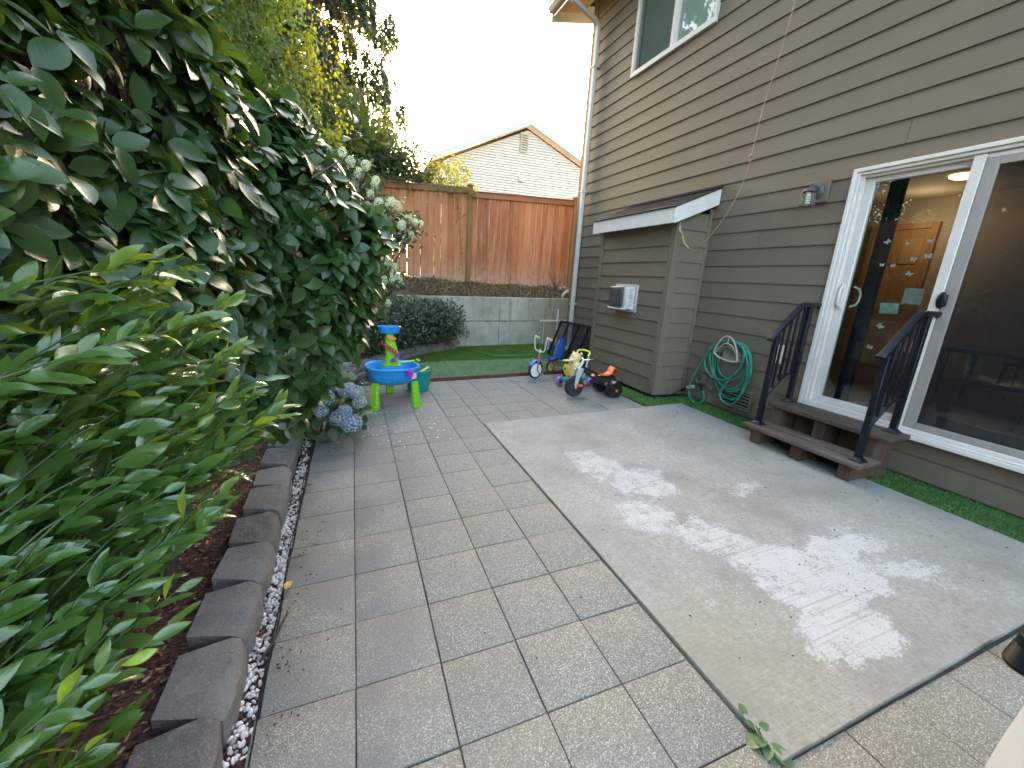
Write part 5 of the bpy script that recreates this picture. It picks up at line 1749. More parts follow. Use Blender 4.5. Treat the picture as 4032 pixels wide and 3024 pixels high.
# ------------------------------------------------------------------ concrete retaining walls
rw = thing('retaining_wall', 'stained poured concrete retaining wall behind the lawn', 'wall', (1.0, 8.28, 0))
def rwtop(x): return 1.000 + .0185 * (x - 1.5) + .03
xs = [-2.6, .55, 3.0, 5.2, 7.4]
for a, b_ in zip(xs[:-1], xs[1:]):
    for k, (z0f, z1f) in enumerate(((lambda x: -.12, lambda x: .525 + .0185 * (x - 1.5)), (lambda x: .539 + .0185 * (x - 1.5), rwtop))):
        m = MB()
        x0, x1 = a + .004, b_ - .004
        m._add([(x0, 8.2, z0f(x0)), (x1, 8.2, z0f(x1)), (x1, 8.38, z0f(x1)), (x0, 8.38, z0f(x0)), (x0, 8.2, z1f(x0)), (x1, 8.2, z1f(x1)), (x1, 8.38, z1f(x1)), (x0, 8.38, z1f(x0))], [(3, 2, 1, 0), (4, 5, 6, 7), (0, 1, 5, 4), (1, 2, 6, 5), (2, 3, 7, 6), (3, 0, 4, 7)])
        m.build('wall_panel', M['concrete'], rw, bevel=.006)
m = MB(); m._add([(-2.6, 8.215, -.1), (7.4, 8.215, -.1), (7.4, 8.37, -.1), (-2.6, 8.37, -.1), (-2.6, 8.215, .92), (7.4, 8.215, 1.10), (7.4, 8.37, 1.10), (-2.6, 8.37, .92)], [(3, 2, 1, 0), (4, 5, 6, 7), (0, 1, 5, 4), (1, 2, 6, 5), (2, 3, 7, 6), (3, 0, 4, 7)])
m.build('wall_core', M['joint'], rw)
m = MB()
for k in range(12):
    x = 2.3 + .42 * k
    m.lathe([(.014, 0), (.010, .004)], (x, 8.1985, .529 + .0185 * (x - 1.5)), 10, (math.pi / 2, 0, 0))
m.build('tie_holes', M['dark'], rw)
m = MB(); m.bb(-2.62, -2.45, -4, 8.2, -.12, 1.02)
o = m.build('side_retaining_wall', M['concrete'], bevel=.006); tag(o, 'grey concrete retaining wall behind the left hedge', 'wall')

# ------------------------------------------------------------------ cedar fence
fe = thing('wooden_fence', 'red cedar board fence on the bank above the concrete wall', 'fence', (2.4, 9.0, 1.3))
random.seed(31)
FY = 9.0
def ftop(x): return (3.125 + .055 * (x - .45)) if x < 2.5 else (3.175 + .045 * (x - 2.55))
def fbot(x): return (1.285 + .095 * max(0, 2.5 - x)) if x < 2.5 else 1.285 + .018 * (x - 2.5)
def picket_run(x, xe, par):
    while x < xe - .05:
        w = min(random.uniform(.134, .150), xe - x)
        zt = ftop(x + w / 2) - .055; zb = fbot(x + w / 2) + random.uniform(-.006, .02)
        g_ = random.choice((.0012, .0012, .0015, .0015, .002, .002, .002, .002, .006))
        m = MB()
        yo = FY + random.uniform(-.003, .003)
        m.box((x + w / 2, yo, (zt + zb) / 2), (w - g_, .018, zt - zb), (0, random.uniform(-.003, .003), random.uniform(-.02, .02)))
        m.build('picket', M['cedar'], par, bevel=.007)
        x += w
picket_run(-2.9, 2.465, fe)
picket_run(2.525, 5.02, fe)
picket_run(5.12, 7.4, fe)
for (xa, xb) in ((-2.9, 2.44), (2.55, 4.99), (5.11, 7.4)):
    m = MB(); m.beam((xa, FY - .028, ftop(xa) - .05), (xb, FY - .028, ftop(xb - .01) - .05), .036, .105); m.build('top_rail', M['rail'], fe, bevel=.003)
    m = MB(); m.beam((xa, FY - .012, ftop(xa) + .014), (xb, FY - .012, ftop(xb - .01) + .014), .105, .022); m.build('cap_rail', M['rail'], fe, bevel=.003)
    m = MB(); m.beam((xa, FY + .04, fbot(xa) + .3), (xb, FY + .04, fbot(xb) + .3), .04, .09); m.build('back_rail', M['rail'], fe)
for x in (-.15, 2.495, 5.05):
    zt = max(ftop(x - .08), ftop(x + .08)) + .06
    m = MB(); m.bb(x - .052, x + .052, FY - .062, FY + .04, fbot(x) - .05, zt); m.build('post', M['post'], fe, bevel=.004)
    m = MB(); m.loft([[(x + sx * s, FY - .011 + sy * s, zt + h) for sx, sy in ((-1, -1), (1, -1), (1, 1), (-1, 1))] for s, h in ((.066, 0), (.066, .016), (.05, .02), (.012, .045))]); m.build('post_cap', M['post'], fe)
m = MB(); m.bb(2.43, 2.442, FY - .03, FY - .005, 1.30, 3.12); m.build('weathered_batten', M['post'], fe)

sf2 = thing('side_fence', 'cedar board fence along the left boundary behind the hedge', 'fence', (-2.6, 3, 1.3))
for k in range(66):
    y = -4 + k * .2
    m = MB(); m.box((-2.62, y + .1, 2.2), (.02, .193, 1.75)); m.build('picket', M['cedar'], sf2)
for z in (1.6, 2.8):
    m = MB(); m.beam((-2.59, -4, z), (-2.59, 9.0, z), .03, .09); m.build('rail', M['rail'], sf2)

# ------------------------------------------------------------------ neighbour's house
M['vinyl'] = plain('pale_vinyl', (.68, .58, .47, 1), .55, var=.04, nscale=2)
M['nb_trim'] = plain('pale_green_trim', (.48, .53, .51, 1), .5, var=.06)
nbh = thing('neighbour_house', 'pale clapboard gable house beyond the cedar fence', 'house', (9.16, 22, 1.3))
NX, NY, NZ, SL_ = 9.164, 22.0, 9.36, .452
def ny(x): return NY - .09 * (x - NX)
m = MB()
rev = .125
hw = 4.35
z = 1.3
def half(z): return min(hw, max(0, (NZ - .30 - z) / SL_))
while z < NZ - .32:
    h0, h1 = half(z), half(z + rev)
    zt = min(z + rev, NZ - .31)
    p = [(NX - h0, z, 0), (NX + h0, z, 0), (NX + h1, zt, .06), (NX - h1, zt, .06)]
    vs_ = [(x, ny(x) + off, zz) for x, zz, off in p]
    b0 = [(x, ny(x) + .06, zz) for x, zz, off in (p[0], p[1])]
    m._add(vs_ + b0, [(0, 1, 2, 3), (4, 5, 1, 0)])
    z += rev
m.build('siding', M['vinyl'], nbh, smooth=False)
m = MB()
for s in (-1, 1):
    x1 = NX + s * hw
    m._add([(x1, ny(x1) + .02, 1.3), (x1 + .4, ny(x1) + 10, 1.3), (x1 + .4, ny(x1) + 10, NZ - .3 - SL_ * hw), (x1, ny(x1) + .02, NZ - .3 - SL_ * hw)], [(0, 1, 2, 3)])
m.build('side_wall', M['vinyl'], nbh)
for s in (-1, 1):
    ex = NX + s * (hw + .62)
    ez = NZ - SL_ * (hw + .62)
    m = MB()
    n0 = -.30
    m._add([(NX, ny(NX) + n0, NZ), (ex, ny(ex) + n0, ez), (ex + .4, ny(ex) + 10, ez), (NX + .4, ny(NX) + 10, NZ), (NX, ny(NX) + n0, NZ + .10), (ex, ny(ex) + n0, ez + .10), (ex + .4, ny(ex) + 10, ez + .10), (NX + .4, ny(NX) + 10, NZ + .10)], [(0, 1, 2, 3), (4, 5, 6, 7), (0, 1, 5, 4), (1, 2, 6, 5), (2, 3, 7, 6), (3, 0, 4, 7)])
    m.build('roof', M['shingle'], nbh)
    m = MB()
    m._add([(NX, ny(NX) + n0 - .03, NZ - .14), (ex, ny(ex) + n0 - .03, ez - .14), (ex, ny(ex) + n0 - .03, ez + .11), (NX, ny(NX) + n0 - .03, NZ + .11), (NX, ny(NX) + n0 + .02, NZ - .14), (ex, ny(ex) + n0 + .02, ez - .14), (ex, ny(ex) + n0 + .02, ez + .11), (NX, ny(NX) + n0 + .02, NZ + .11)], [(0, 1, 2, 3), (7, 6, 5, 4), (0, 4, 5, 1), (1, 5, 6, 2), (2, 6, 7, 3), (3, 7, 4, 0)])
    m.build('rake_board', M['nb_trim'], nbh)
    m = MB(); m._add([(NX, ny(NX) + n0 + .021, NZ - .10), (ex, ny(ex) + n0 + .021, ez - .10), (ex + .02, ny(ex) + .3, ez - .10), (NX + .02, ny(NX) + .3, NZ - .10)], [(0, 1, 2, 3)]); m.build('soffit', M['white_paint'], nbh)
m = MB(); m.bb(NX - hw - .02, NX - hw + .09, ny(NX - hw) - .02, ny(NX - hw) + .05, 1.3, NZ - .32 - SL_ * hw); m.build('corner_board', M['white_paint'], nbh)
m = MB(); vy = ny(NX); m.bb(NX - .42, NX + .02, vy - .03, vy + .02, 7.98, 8.90); m.build('gable_vent', plain('vent_cream', (.48, .42, .30, 1), .6), nbh)
for k in range(7):
    m = MB(); m.box((NX - .20, vy - .045, 8.10 + k * .112), (.34, .03, .03), (.6, 0, 0)); m.build('vent_louver', M['post'], nbh)
m = MB(); m.bb(NX - .40, NX - .16, vy - .10, vy + .02, 6.55, 6.78); m.build('wall_box', M['white_paint'], nbh, bevel=.01)
m = MB(); m.tube([(NX - 2.6, ny(NX) + 1, NZ - 1.2), (NX - 2.6, ny(NX) + 1, NZ - .55)], .03, 8); m.build('roof_pipe', M['galv'], nbh)
# ------------------------------------------------------------------ leaves
def tmpl_ovate(segs=5, a=.85, b=.8, wave=0.0):
    t = np.linspace(0, 1, segs + 1)
    w = np.sin(np.pi * t ** a) ** b
    w[0] = .05; w[-1] = 0.0
    T = np.repeat(t, 3); U = np.tile([-1, 0, 1], segs + 1).astype(float)
    Wd = np.repeat(w, 3)
    F = []
    for i in range(segs):
        for k in range(2):
            q = i * 3 + k
            F.append((q, q + 1, q + 4, q + 3))
    return T, U, Wd, np.array(F), np.repeat(np.sin(t * 9) * wave, 3)


def tmpl_star(n=5):
    T = [.0, .45]; U = [0., 0.]
    ang = [0.0, .62, 1.25, 1.95]
    pts = []
    for i, (a, r_) in enumerate(((2.75, .42), (2.35, .62), (1.95, .38), (1.45, .80), (1.0, .42), (.55, .92), (.28, .46), (0, 1.0))):
        pts.append((a, r_))
    full = [(a, r_) for a, r_ in pts] + [(-a, r_) for a, r_ in reversed(pts[:-1])]
    T = [.38]; U = [0.0]
    for a, r_ in full:
        T.append(.38 + .62 * r_ * math.cos(a)); U.append(r_ * math.sin(a))
    nP = len(full)
    F = [(0, 1 + i, 1 + (i + 1) % nP) for i in range(nP)]
    T = np.array(T); U = np.array(U)
    return T, U, np.ones_like(T), np.array(F), np.zeros_like(T)


OV5 = tmpl_ovate(6, .85, .75); OV2 = tmpl_ovate(2, .85, .8); OV3 = tmpl_ovate(3, .85, .8); LAN = tmpl_ovate(6, .88, .9, .025); STAR = tmpl_star()
_q = np.array([0., 0., 1., 1.]); QUAD = (_q, np.array([-1., 1., 1., -1.]), np.ones(4), np.array([(0, 1, 2, 3)]), np.zeros(4))


def nrm(v):
    return v / np.maximum(1e-9, np.linalg.norm(v, axis=-1, keepdims=True))


def leaf_verts(P, D, N, L, W, curl, fold, tm):
    T, U, Wd, F, wave = tm
    D = nrm(D); N = nrm(N - D * (N * D).sum(1, keepdims=True)); S = np.cross(N, D)
    a = (T[None, :] * L[:, None])
    y = (U * Wd)[None, :] * W[:, None] * .5
    z = (fold[:, None] * np.abs(U * Wd)[None, :] * W[:, None] * .5) - curl[:, None] * L[:, None] * (T ** 2)[None, :] + wave[None, :] * L[:, None] * U[None, :]
    a = a - .35 * np.abs(curl)[:, None] * L[:, None] * (T ** 2)[None, :]
    return P[:, None, :] + D[:, None, :] * a[:, :, None] + S[:, None, :] * y[:, :, None] + N[:, None, :] * z[:, :, None]


def leaf_mesh(name, P, D, N, L, W, curl, fold, lv, mat, tm, smooth=True):
    V = leaf_verts(P, D, N, L, W, curl, fold, tm)
    n, k, _ = V.shape
    F = tm[3]
    nf, fk = F.shape
    me = bpy.data.meshes.new(name)
    me.vertices.add(n * k)
    me.vertices.foreach_set('co', V.reshape(-1).astype(np.float32))
    me.loops.add(n * nf * fk)
    me.polygons.add(n * nf)
    idx = (F[None] + (np.arange(n) * k)[:, None, None]).reshape(-1)
    me.loops.foreach_set('vertex_index', idx.astype(np.int32))
    me.polygons.foreach_set('loop_start', np.arange(0, n * nf * fk, fk, dtype=np.int32))
    for nm, arr in (('lv', np.repeat(lv, k)), ('lu', np.tile(tm[1], n)), ('lt', np.tile(tm[0], n))):
        at = me.attributes.new(nm, 'FLOAT', 'POINT')
        at.data.foreach_set('value', arr.astype(np.float32))
    me.update(calc_edges=True)
    me.validate()
    if smooth: me.shade_smooth()
    me.materials.append(mat)
    return me


def leaf_part(name, args, mat, tm, parent, stuff=True):
    me = leaf_mesh(name, *args, mat, tm)
    o = place(name, me, parent)
    if stuff: o['kind'] = 'stuff'
    return o


CP = np.array([0, 0, CAMZ])
def to_px(P):
    d = P - CP
    z = d @ CAM_F
    return 512 + 403.8 * (d @ CAM_R) / z, 384 - 403.8 * (d @ CAM_U) / z, z


def split_near(args, score, count):
    """indices of the leaves that show largest in the picture, and the rest"""
    P = args[0] + args[1] * (args[3][:, None] * .5)
    u, v, z = to_px(P)
    ok = (z > .2) & (u > -10) & (u < 1034) & (v > -10) & (v < 778)
    s = np.where(ok, score / np.maximum(z, .2), -1)
    order = np.argsort(-s)
    a = np.zeros(len(s), bool); a[order[:count]] = True
    return a


def leaf_objects(args, sel, mat, tm, parent, ratio):
    P, D, N, L, W, curl, fold, lv = args
    lvb = np.linspace(.05, .99, 8); cb = (.05, .2, .38)
    meshes = {}
    D = nrm(D); N = nrm(N - D * (N * D).sum(1, keepdims=True)); S = np.cross(N, D)
    pl_ = np.array(parent.location)
    one = np.ones(1)
    for i in np.nonzero(sel)[0]:
        a = int(np.argmin(abs(lvb - lv[i]))); b = int(np.argmin([abs(c - curl[i]) for c in cb]))
        me = meshes.get((a, b))
        if me is None:
            me = meshes[(a, b)] = leaf_mesh('leaf', np.zeros((1, 3)), np.array([[1., 0, 0]]), np.array([[0, 0, 1.]]), one, one * ratio, one * cb[b], one * .25, one * lvb[a], mat, tm)
        sw = W[i] / (L[i] * ratio)
        mt = Matrix.Identity(4)
        for r_ in range(3):
            mt[r_][0] = D[i, r_] * L[i]; mt[r_][1] = S[i, r_] * L[i] * sw; mt[r_][2] = N[i, r_] * L[i]; mt[r_][3] = P[i, r_] - pl_[r_]
        ident('leaf', me, parent, mt)


def whorls(tips, axes, k0, k1, L0, L1, ratio, grav, rs, th=(.9, 1.45), curl=(.05, .35), fold=.25, upw=.4):
    """leaves in loose rosettes round each twig tip"""
    P, D, N, L, W, C, F = [], [], [], [], [], [], []
    for p, a in zip(tips, axes):
        a = a / np.linalg.norm(a)
        e1 = np.cross(a, [0.13, .21, 1.0]); e1 /= np.linalg.norm(e1); e2 = np.cross(a, e1)
        k = rs.integers(k0, k1 + 1)
        ph = rs.uniform(0, 6.28)
        for i in range(k):
            f = ph + i * 2.4 + rs.normal(0, .25)
            t_ = rs.uniform(*th)
            d = a * math.cos(t_) + (e1 * math.cos(f) + e2 * math.sin(f)) * math.sin(t_) + np.array([0, 0, -rs.uniform(*grav)])
            d /= np.linalg.norm(d)
            ll = rs.uniform(L0, L1)
            P.append(p - a * rs.uniform(0, .05)); D.append(d); N.append(a * .8 + np.array([0, 0, upw]) + rs.normal(0, .15, 3))
            L.append(ll); W.append(ll * ratio * rs.uniform(.88, 1.12)); C.append(rs.uniform(*curl)); F.append(fold * rs.uniform(.5, 1.4))
    return [np.array(x) for x in (P, D, N, L, W, C, F)]


M['camellia'] = mat_leaf('camellia_leaf', (.0075, .036, .009, 1), (.034, .098, .018, 1), (.036, .075, .020, 1), .30, .16, (.20, .34, .03, 1), brown=.15, new=(.13, .21, .02, 1), coat=.22, spec=.30, vein=.35)
M['laurel'] = mat_leaf('laurel_leaf', (.004, .020, .005, 1), (.062, .155, .022, 1), (.06, .12, .024, 1), .20, .24, (.35, .50, .03, 1), new=(.27, .36, .018, 1), coat=.5, spec=.5, vein=.35)
M['hedge'] = mat_leaf('hedge_leaf', (.012, .034, .014, 1), (.045, .085, .036, 1), (.05, .08, .04, 1), .32, .15, (.2, .3, .05, 1))
M['hyd_leaf'] = mat_leaf('hydrangea_leaf', (.012, .036, .016, 1), (.04, .09, .032, 1), (.05, .09, .035, 1), .5, .2, (.2, .35, .04, 1))
M['vine'] = mat_leaf('vine_leaf', (.022, .055, .012, 1), (.075, .13, .022, 1), (.06, .10, .03, 1), .5, .26, (.44, .40, .012, 1))
M['maple'] = mat_leaf('maple_leaf', (.026, .080, .014, 1), (.085, .18, .026, 1), (.07, .13, .03, 1), .5, .30, (.42, .52, .03, 1))
M['fir'] = mat_leaf('conifer_needles', (.015, .032, .016, 1), (.05, .075, .032, 1), (.035, .055, .028, 1), .6, .2, (.35, .32, .06, 1), vein=0)
M['bark'] = plain('bark', (.045, .032, .024, 1), .9, var=.4, nscale=25, bump=.6, bscale=50)
M['twig'] = plain('green_twig', (.05, .07, .02, 1), .6, var=.25, nscale=20)
M['browntwig'] = plain('brown_twig', (.10, .055, .035, 1), .7, var=.3, nscale=20)

# ------------------------------------------------------------------ camellia
rs = np.random.default_rng(5)
ca = thing('camellia_bush', 'tall glossy dark green camellia hanging over the left of the patio', 'shrub', (-.85, 1.9, .08))
YK = [.1, .5, .9, 1.3, 1.7, 2.0, 2.2, 2.4, 2.6, 2.8, 3.1, 3.4]
XK = [-.95, -.68, -.52, -.46, -.37, -.24, -.08, .14, .17, .08, -.25, -.7]
def crown(y, z):
    f = np.clip((y - 1.6) / .6, 0, 1)
    ins = np.interp(z, [.35, .6, .9, 1.15, 1.35, 1.65, 1.95, 2.2, 2.5, 2.8], [.75, .48, .26, .07, .0, .0, .15, .33, .75, 1.2])
    ins2 = np.interp(z, [.35, .6, .9, 1.15, 2.2, 2.5, 2.8], [.30, .16, .06, .0, .0, .10, .3])
    bump = .07 * np.sin(5.2 * y + 2.1 * z) * np.sin(4.3 * z - 1.2 * y + 1) + .035 * np.sin(13 * y + 4) * np.sin(11 * z)
    return np.interp(y, YK, XK) - (f * ins + (1 - f) * ins2) + bump
tips, axes = [], []
def add_tip(y, z, dep):
    x = crown(y, z) - dep
    e = .03
    gy = (crown(y + e, z) - crown(y - e, z)) / (2 * e); gzz = (crown(y, z + e) - crown(y, z - e)) / (2 * e)
    nr = np.array([1.0, -gy, -gzz]); nr /= np.linalg.norm(nr)
    ax = nr * .75 + np.array([.05, -.12, .35]) + rs.normal(0, .32, 3)
    tips.append(np.array([x, y, z])); axes.append(ax)
for i in range(2700):
    y = .35 + 2.65 * rs.random() ** 1.25; z = rs.uniform(.5, 2.75)
    add_tip(y, z, abs(rs.normal(0, .05)) if i % 3 else rs.uniform(.06, .5))
args = whorls(tips, axes, 4, 7, .066, .102, .55, (.15, .65), rs, curl=(.04, .34))
n = len(args[0])
ks = np.interp(args[0][:, 1], [.8, 1.6, 2.4], [.82, 1.05, 1.38])
args[3] = args[3] * ks; args[4] = args[4] * ks
lv = np.where(rs.random(n) < .035, .97, np.clip(rs.beta(2, 2.2, n), 0, .88))
args.append(lv)
dep = np.interp(0, [0], [0]) + (crown(args[0][:, 1], args[0][:, 2]) - args[0][:, 0])
sel = split_near(args, args[3] * np.where(dep < .05, 1, .0) * rs.uniform(.5, 1, n), 300)
leaf_objects(args, sel, M['camellia'], OV5, ca, .55)
leaf_part('foliage', [a[~sel] for a in args], M['camellia'], OV5, ca)
# a sprig standing out against the sky
sprig = [np.array([.02, 2.18, 1.93]), np.array([.06, 2.22, 2.03]), np.array([.085, 2.24, 2.10])]
a2 = whorls([np.array([.06, 2.21, 2.02]), np.array([.085, 2.24, 2.09]), np.array([.10, 2.25, 2.12])], [np.array([.3, .0, 1.]), np.array([.4, -.1, .9]), np.array([.9, 0, .6])], 5, 7, .085, .115, .52, (.0, .35), rs)
a2.append(rs.uniform(.7, .97, len(a2[0])))
leaf_objects(a2, np.ones(len(a2[0]), bool), M['camellia'], OV5, ca, .5)
m = MB()
trunk = Vector((-.85, 1.9, .08))
for k in range(5):
    a = k * 1.3
    m.tube(smooth_path([trunk + Vector((.08 * math.cos(a), .08 * math.sin(a), -.02)), trunk + Vector((.16 * math.cos(a), .25 * math.sin(a), .6)), trunk + Vector((.22 * math.cos(a), .5 * math.sin(a), 1.3)), trunk + Vector((.15 * math.cos(a), .7 * math.sin(a), 2.0))], 5), [.030 - .001 * i for i in range(16)], 8)
m.build('trunk', M['bark'], ca)
m = MB()
for i in range(0, len(tips), 6):
    p = Vector(tips[i]); q = Vector((-.75 + random.uniform(-.2, .2), p.y * .6 + 1.9 * .4, p.z * .6 + .35))
    m.tube([q, q.lerp(p, .55) + Vector((0, 0, -.04)), p], [.010, .006, .003], 5, caps=False)
m.tube(sprig[:1] and [Vector((-.12, 2.05, 1.8))] + [Vector(s) for s in sprig], [.0035, .003, .0025, .002], 6)
m.build('branches', M['browntwig'], ca)

# ------------------------------------------------------------------ laurel in the near left corner
rs = np.random.default_rng(9)
la = thing('laurel_shrub', 'bright green laurel with long narrow leaves in the near left corner', 'shrub', (-.80, .45, .07))
ZT = [.45, .70, .85, 1.0, 1.1, 1.2, 1.34, 1.44]
XT = [-.49, -.39, -.36, -.28, -.12, -.18, -.22, -.28]
YT = [.62, .63, .68, .78, 1.02, .95, .90, .88]
P, D, N, L, W, C, Fo, LV = [], [], [], [], [], [], [], []
m = MB()
nb = 215
for b_ in range(nb):
    if b_ < 44:
        z = .52 + .92 * (b_ + rs.uniform(0, 1)) / 44; back = rs.uniform(0, .03)
    else:
        z = rs.uniform(.30, 1.42); back = rs.uniform(.02, .50)
    tip = np.array([np.interp(z, ZT, XT) - back * .85 + rs.normal(0, .03), np.interp(z, ZT, YT) - back * .30 + rs.normal(0, .06), z - back * .12 + rs.normal(0, .02)])
    dirv = np.array([.62, .42, .34]) + rs.normal(0, .13, 3)
    dirv[2] += (z - .95) * .18
    dirv /= np.linalg.norm(dirv)
    ln = rs.uniform(.42, .62)
    base = tip - dirv * ln + np.array([0, 0, -.05])
    mid = (tip + base) / 2 + np.array([0, 0, .03])
    m.tube([base, mid, tip], [.0020, .0016, .0009], 6, caps=False)
    nl = rs.integers(19, 28)
    for i in range(nl):
        u = .22 + .78 * (i / (nl - 1)) ** .85
        p = base * (1 - u) ** 2 + 2 * mid * u * (1 - u) + tip * u * u
        side = 1 if i % 2 else -1
        e = np.cross(dirv, [0, 0, 1.]); e /= np.linalg.norm(e)
        upv = np.cross(e, dirv)
        spread = .75 if u < .9 else .35
        d = dirv * rs.uniform(.65, .95) + e * side * spread * rs.uniform(.3, 1.1) + upv * rs.uniform(-.45, .6)
        ll = rs.uniform(.048, .080) * (1.0 if u < .85 else .75)
        tc = nrm(CP - p); P.append(p); D.append(d); N.append(upv * .95 + tc * .2 + rs.normal(0, .5, 3)); L.append(ll); W.append(ll * rs.uniform(.30, .42)); C.append(rs.uniform(-.12, .40)); Fo.append(rs.uniform(.1, .6))
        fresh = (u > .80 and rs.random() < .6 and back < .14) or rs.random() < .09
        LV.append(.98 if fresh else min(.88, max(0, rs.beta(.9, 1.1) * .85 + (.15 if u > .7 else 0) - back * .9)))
args = [np.array(x) for x in (P, D, N, L, W, C, Fo, LV)]
n = len(P)
dist = np.linalg.norm(args[0] - CP, axis=1)
sel = split_near(args, args[3] * rs.uniform(.6, 1, n), 300)
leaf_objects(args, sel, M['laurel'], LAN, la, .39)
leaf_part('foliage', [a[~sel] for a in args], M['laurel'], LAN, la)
for k in range(9):
    a = rs.uniform(0, 6.28)
    m.tube(smooth_path([(-.80 + .06 * math.cos(a), .45 + .06 * math.sin(a), .06), (-.76 + .12 * math.cos(a), .47 + .14 * math.sin(a), .45), (-.72 + .18 * math.cos(a), .5 + .2 * math.sin(a), .95)], 4), .008, 6)
m.build('branches', M['twig'], la)

# ------------------------------------------------------------------ generic crowns
def ellipsoid_tips(c, r, n, rs, shell=.25, zmin=None):
    v = nrm(rs.normal(0, 1, (n, 3)))
    rad = 1 - shell * rs.random(n) ** 1.5
    wob = 1 + .10 * np.sin(v[:, 0] * 7 + c[0] * 3) * np.sin(v[:, 2] * 6 + 2) + .06 * np.sin(v[:, 1] * 15) * np.sin(v[:, 2] * 13)
    P = np.array(c) + v * (rad * wob)[:, None] * np.array(r)
    if zmin is not None:
        k = P[:, 2] > zmin
        P, v = P[k], v[k]
    return P, v


def leaf_scatter(Pt, out, L0, L1, ratio, rs, droop=.4, curl=(.0, .3)):
    n = len(Pt)
    d = nrm(out * .5 + rs.normal(0, .6, (n, 3)) + np.array([0, 0, -droop]))
    N = out * .5 + np.array([0, 0, .8]) + rs.normal(0, .4, (n, 3))
    L = rs.uniform(L0, L1, n)
    return [Pt, d, N, L, L * ratio * rs.uniform(.85, 1.15, n), rs.uniform(*curl, n), rs.uniform(.05, .4, n)]


# back hedge
rs = np.random.default_rng(12)
hd = thing('evergreen_hedge', 'rounded grey green evergreen shrub above the curved planter wall', 'shrub', (1.15, 7.62, .1))
allp = None
for (c, r_, n) in (((.75, 7.35, .58), (.55, .5, .45), 2300), ((1.25, 7.62, .62), (.62, .45, .42), 2600), ((1.75, 7.80, .58), (.38, .32, .40), 1500), ((.35, 6.95, .50), (.42, .42, .40), 1300)):
    p, v = ellipsoid_tips(c, r_, n, rs, .45, .14)
    a = leaf_scatter(p, v, .050, .085, .42, rs, .0)
    allp = a if allp is None else [np.concatenate([x, y]) for x, y in zip(allp, a)]
lvv = np.clip((allp[2][:, 2] * 0 + rs.beta(2, 2, len(allp[0]))), 0, .9)
allp.append(lvv)
leaf_part('foliage', allp, M['hedge'], OV3, hd)
m = MB()
for k in range(34):
    a = rs.uniform(0, 6.28); x = rs.uniform(.5, 1.9); y = 7.15 + (x - .5) * .5 + rs.uniform(0, .3)
    m.tube([(x, y, .10), (x + .15 * math.cos(a), y + .12 * math.sin(a), .3), (x + .35 * math.cos(a), y + .2 * math.sin(a), .55)], [.012, .008, .004], 6, caps=False)
m.build('branches', M['browntwig'], hd)

# small weed on the concrete wall corner
wd = thing('wall_weed', 'small leafy weed growing at the end of the planter wall', 'plant', (2.24, 8.10, .12))
p, v = ellipsoid_tips((2.25, 8.05, .33), (.09, .06, .15), 70, rs, .6)
a = leaf_scatter(p, v, .03, .05, .4, rs, -.3); a.append(rs.uniform(0, .9, len(p)))
leaf_part('foliage', a, M['hedge'], OV3, wd)
m = MB(); m.tube([(2.24, 8.1, .02), (2.25, 8.06, .2), (2.26, 8.05, .42)], .004, 5); m.build('stem', M['browntwig'], wd)


# ------------------------------------------------------------------ hydrangeas
def head_mesh(name, mat, n, petal, seed, squash=(1, 1, .8), pts=4):
    r2 = np.random.default_rng(seed)
    k = np.arange(n) + .5
    ph = np.arccos(1 - 2 * k / n * .93); th = np.pi * (1 + 5 ** .5) * k
    out = np.stack([np.cos(th) * np.sin(ph), np.sin(th) * np.sin(ph), np.cos(ph)], 1)
    Pc = out * np.array(squash) * (1 + r2.normal(0, .05, n))[:, None]
    P, D, N, LVs = [], [], [], []
    for i in range(n):
        e1 = np.cross(out[i], [.2, .5, .8]); e1 /= np.linalg.norm(e1); e2 = np.cross(out[i], e1)
        a0 = r2.uniform(0, 1.57); l0 = r2.uniform(0, 1)
        for j in range(pts):
            a = a0 + j * 2 * math.pi / pts
            d = e1 * math.cos(a) + e2 * math.sin(a) + out[i] * r2.uniform(.05, .5)
            P.append(Pc[i]); D.append(d); N.append(out[i]); LVs.append(np.clip(l0 + r2.normal(0, .1), 0, 1))
    nn = len(P)
    L = np.full(nn, petal) * r2.uniform(.8, 1.2, nn)
    return leaf_mesh(name, np.array(P), np.array(D), np.array(N), L, L * .95, r2.uniform(-.1, .25, nn), np.full(nn, .1), np.array(LVs), mat, OV2)


def mat_petal(name, stops):
    t = NT(name)
    c = t.ramp(t.attr('lv'), stops)
    rn = t.rnd()
    c = t.mix(t.math('MULTIPLY', rn, .35), c, (.28, .34, .22, 1))
    p = t.n('BsdfPrincipled', Base_Color=c, Roughness=.7); tr = t.n('BsdfTranslucent', Color=c); mx = t.n('MixShader')
    t.set(mx, 0, .3); t.set(mx, 1, p); t.set(mx, 2, tr)
    t.t.links.new(mx.outputs[0], t.out.inputs[0])
    return t.m


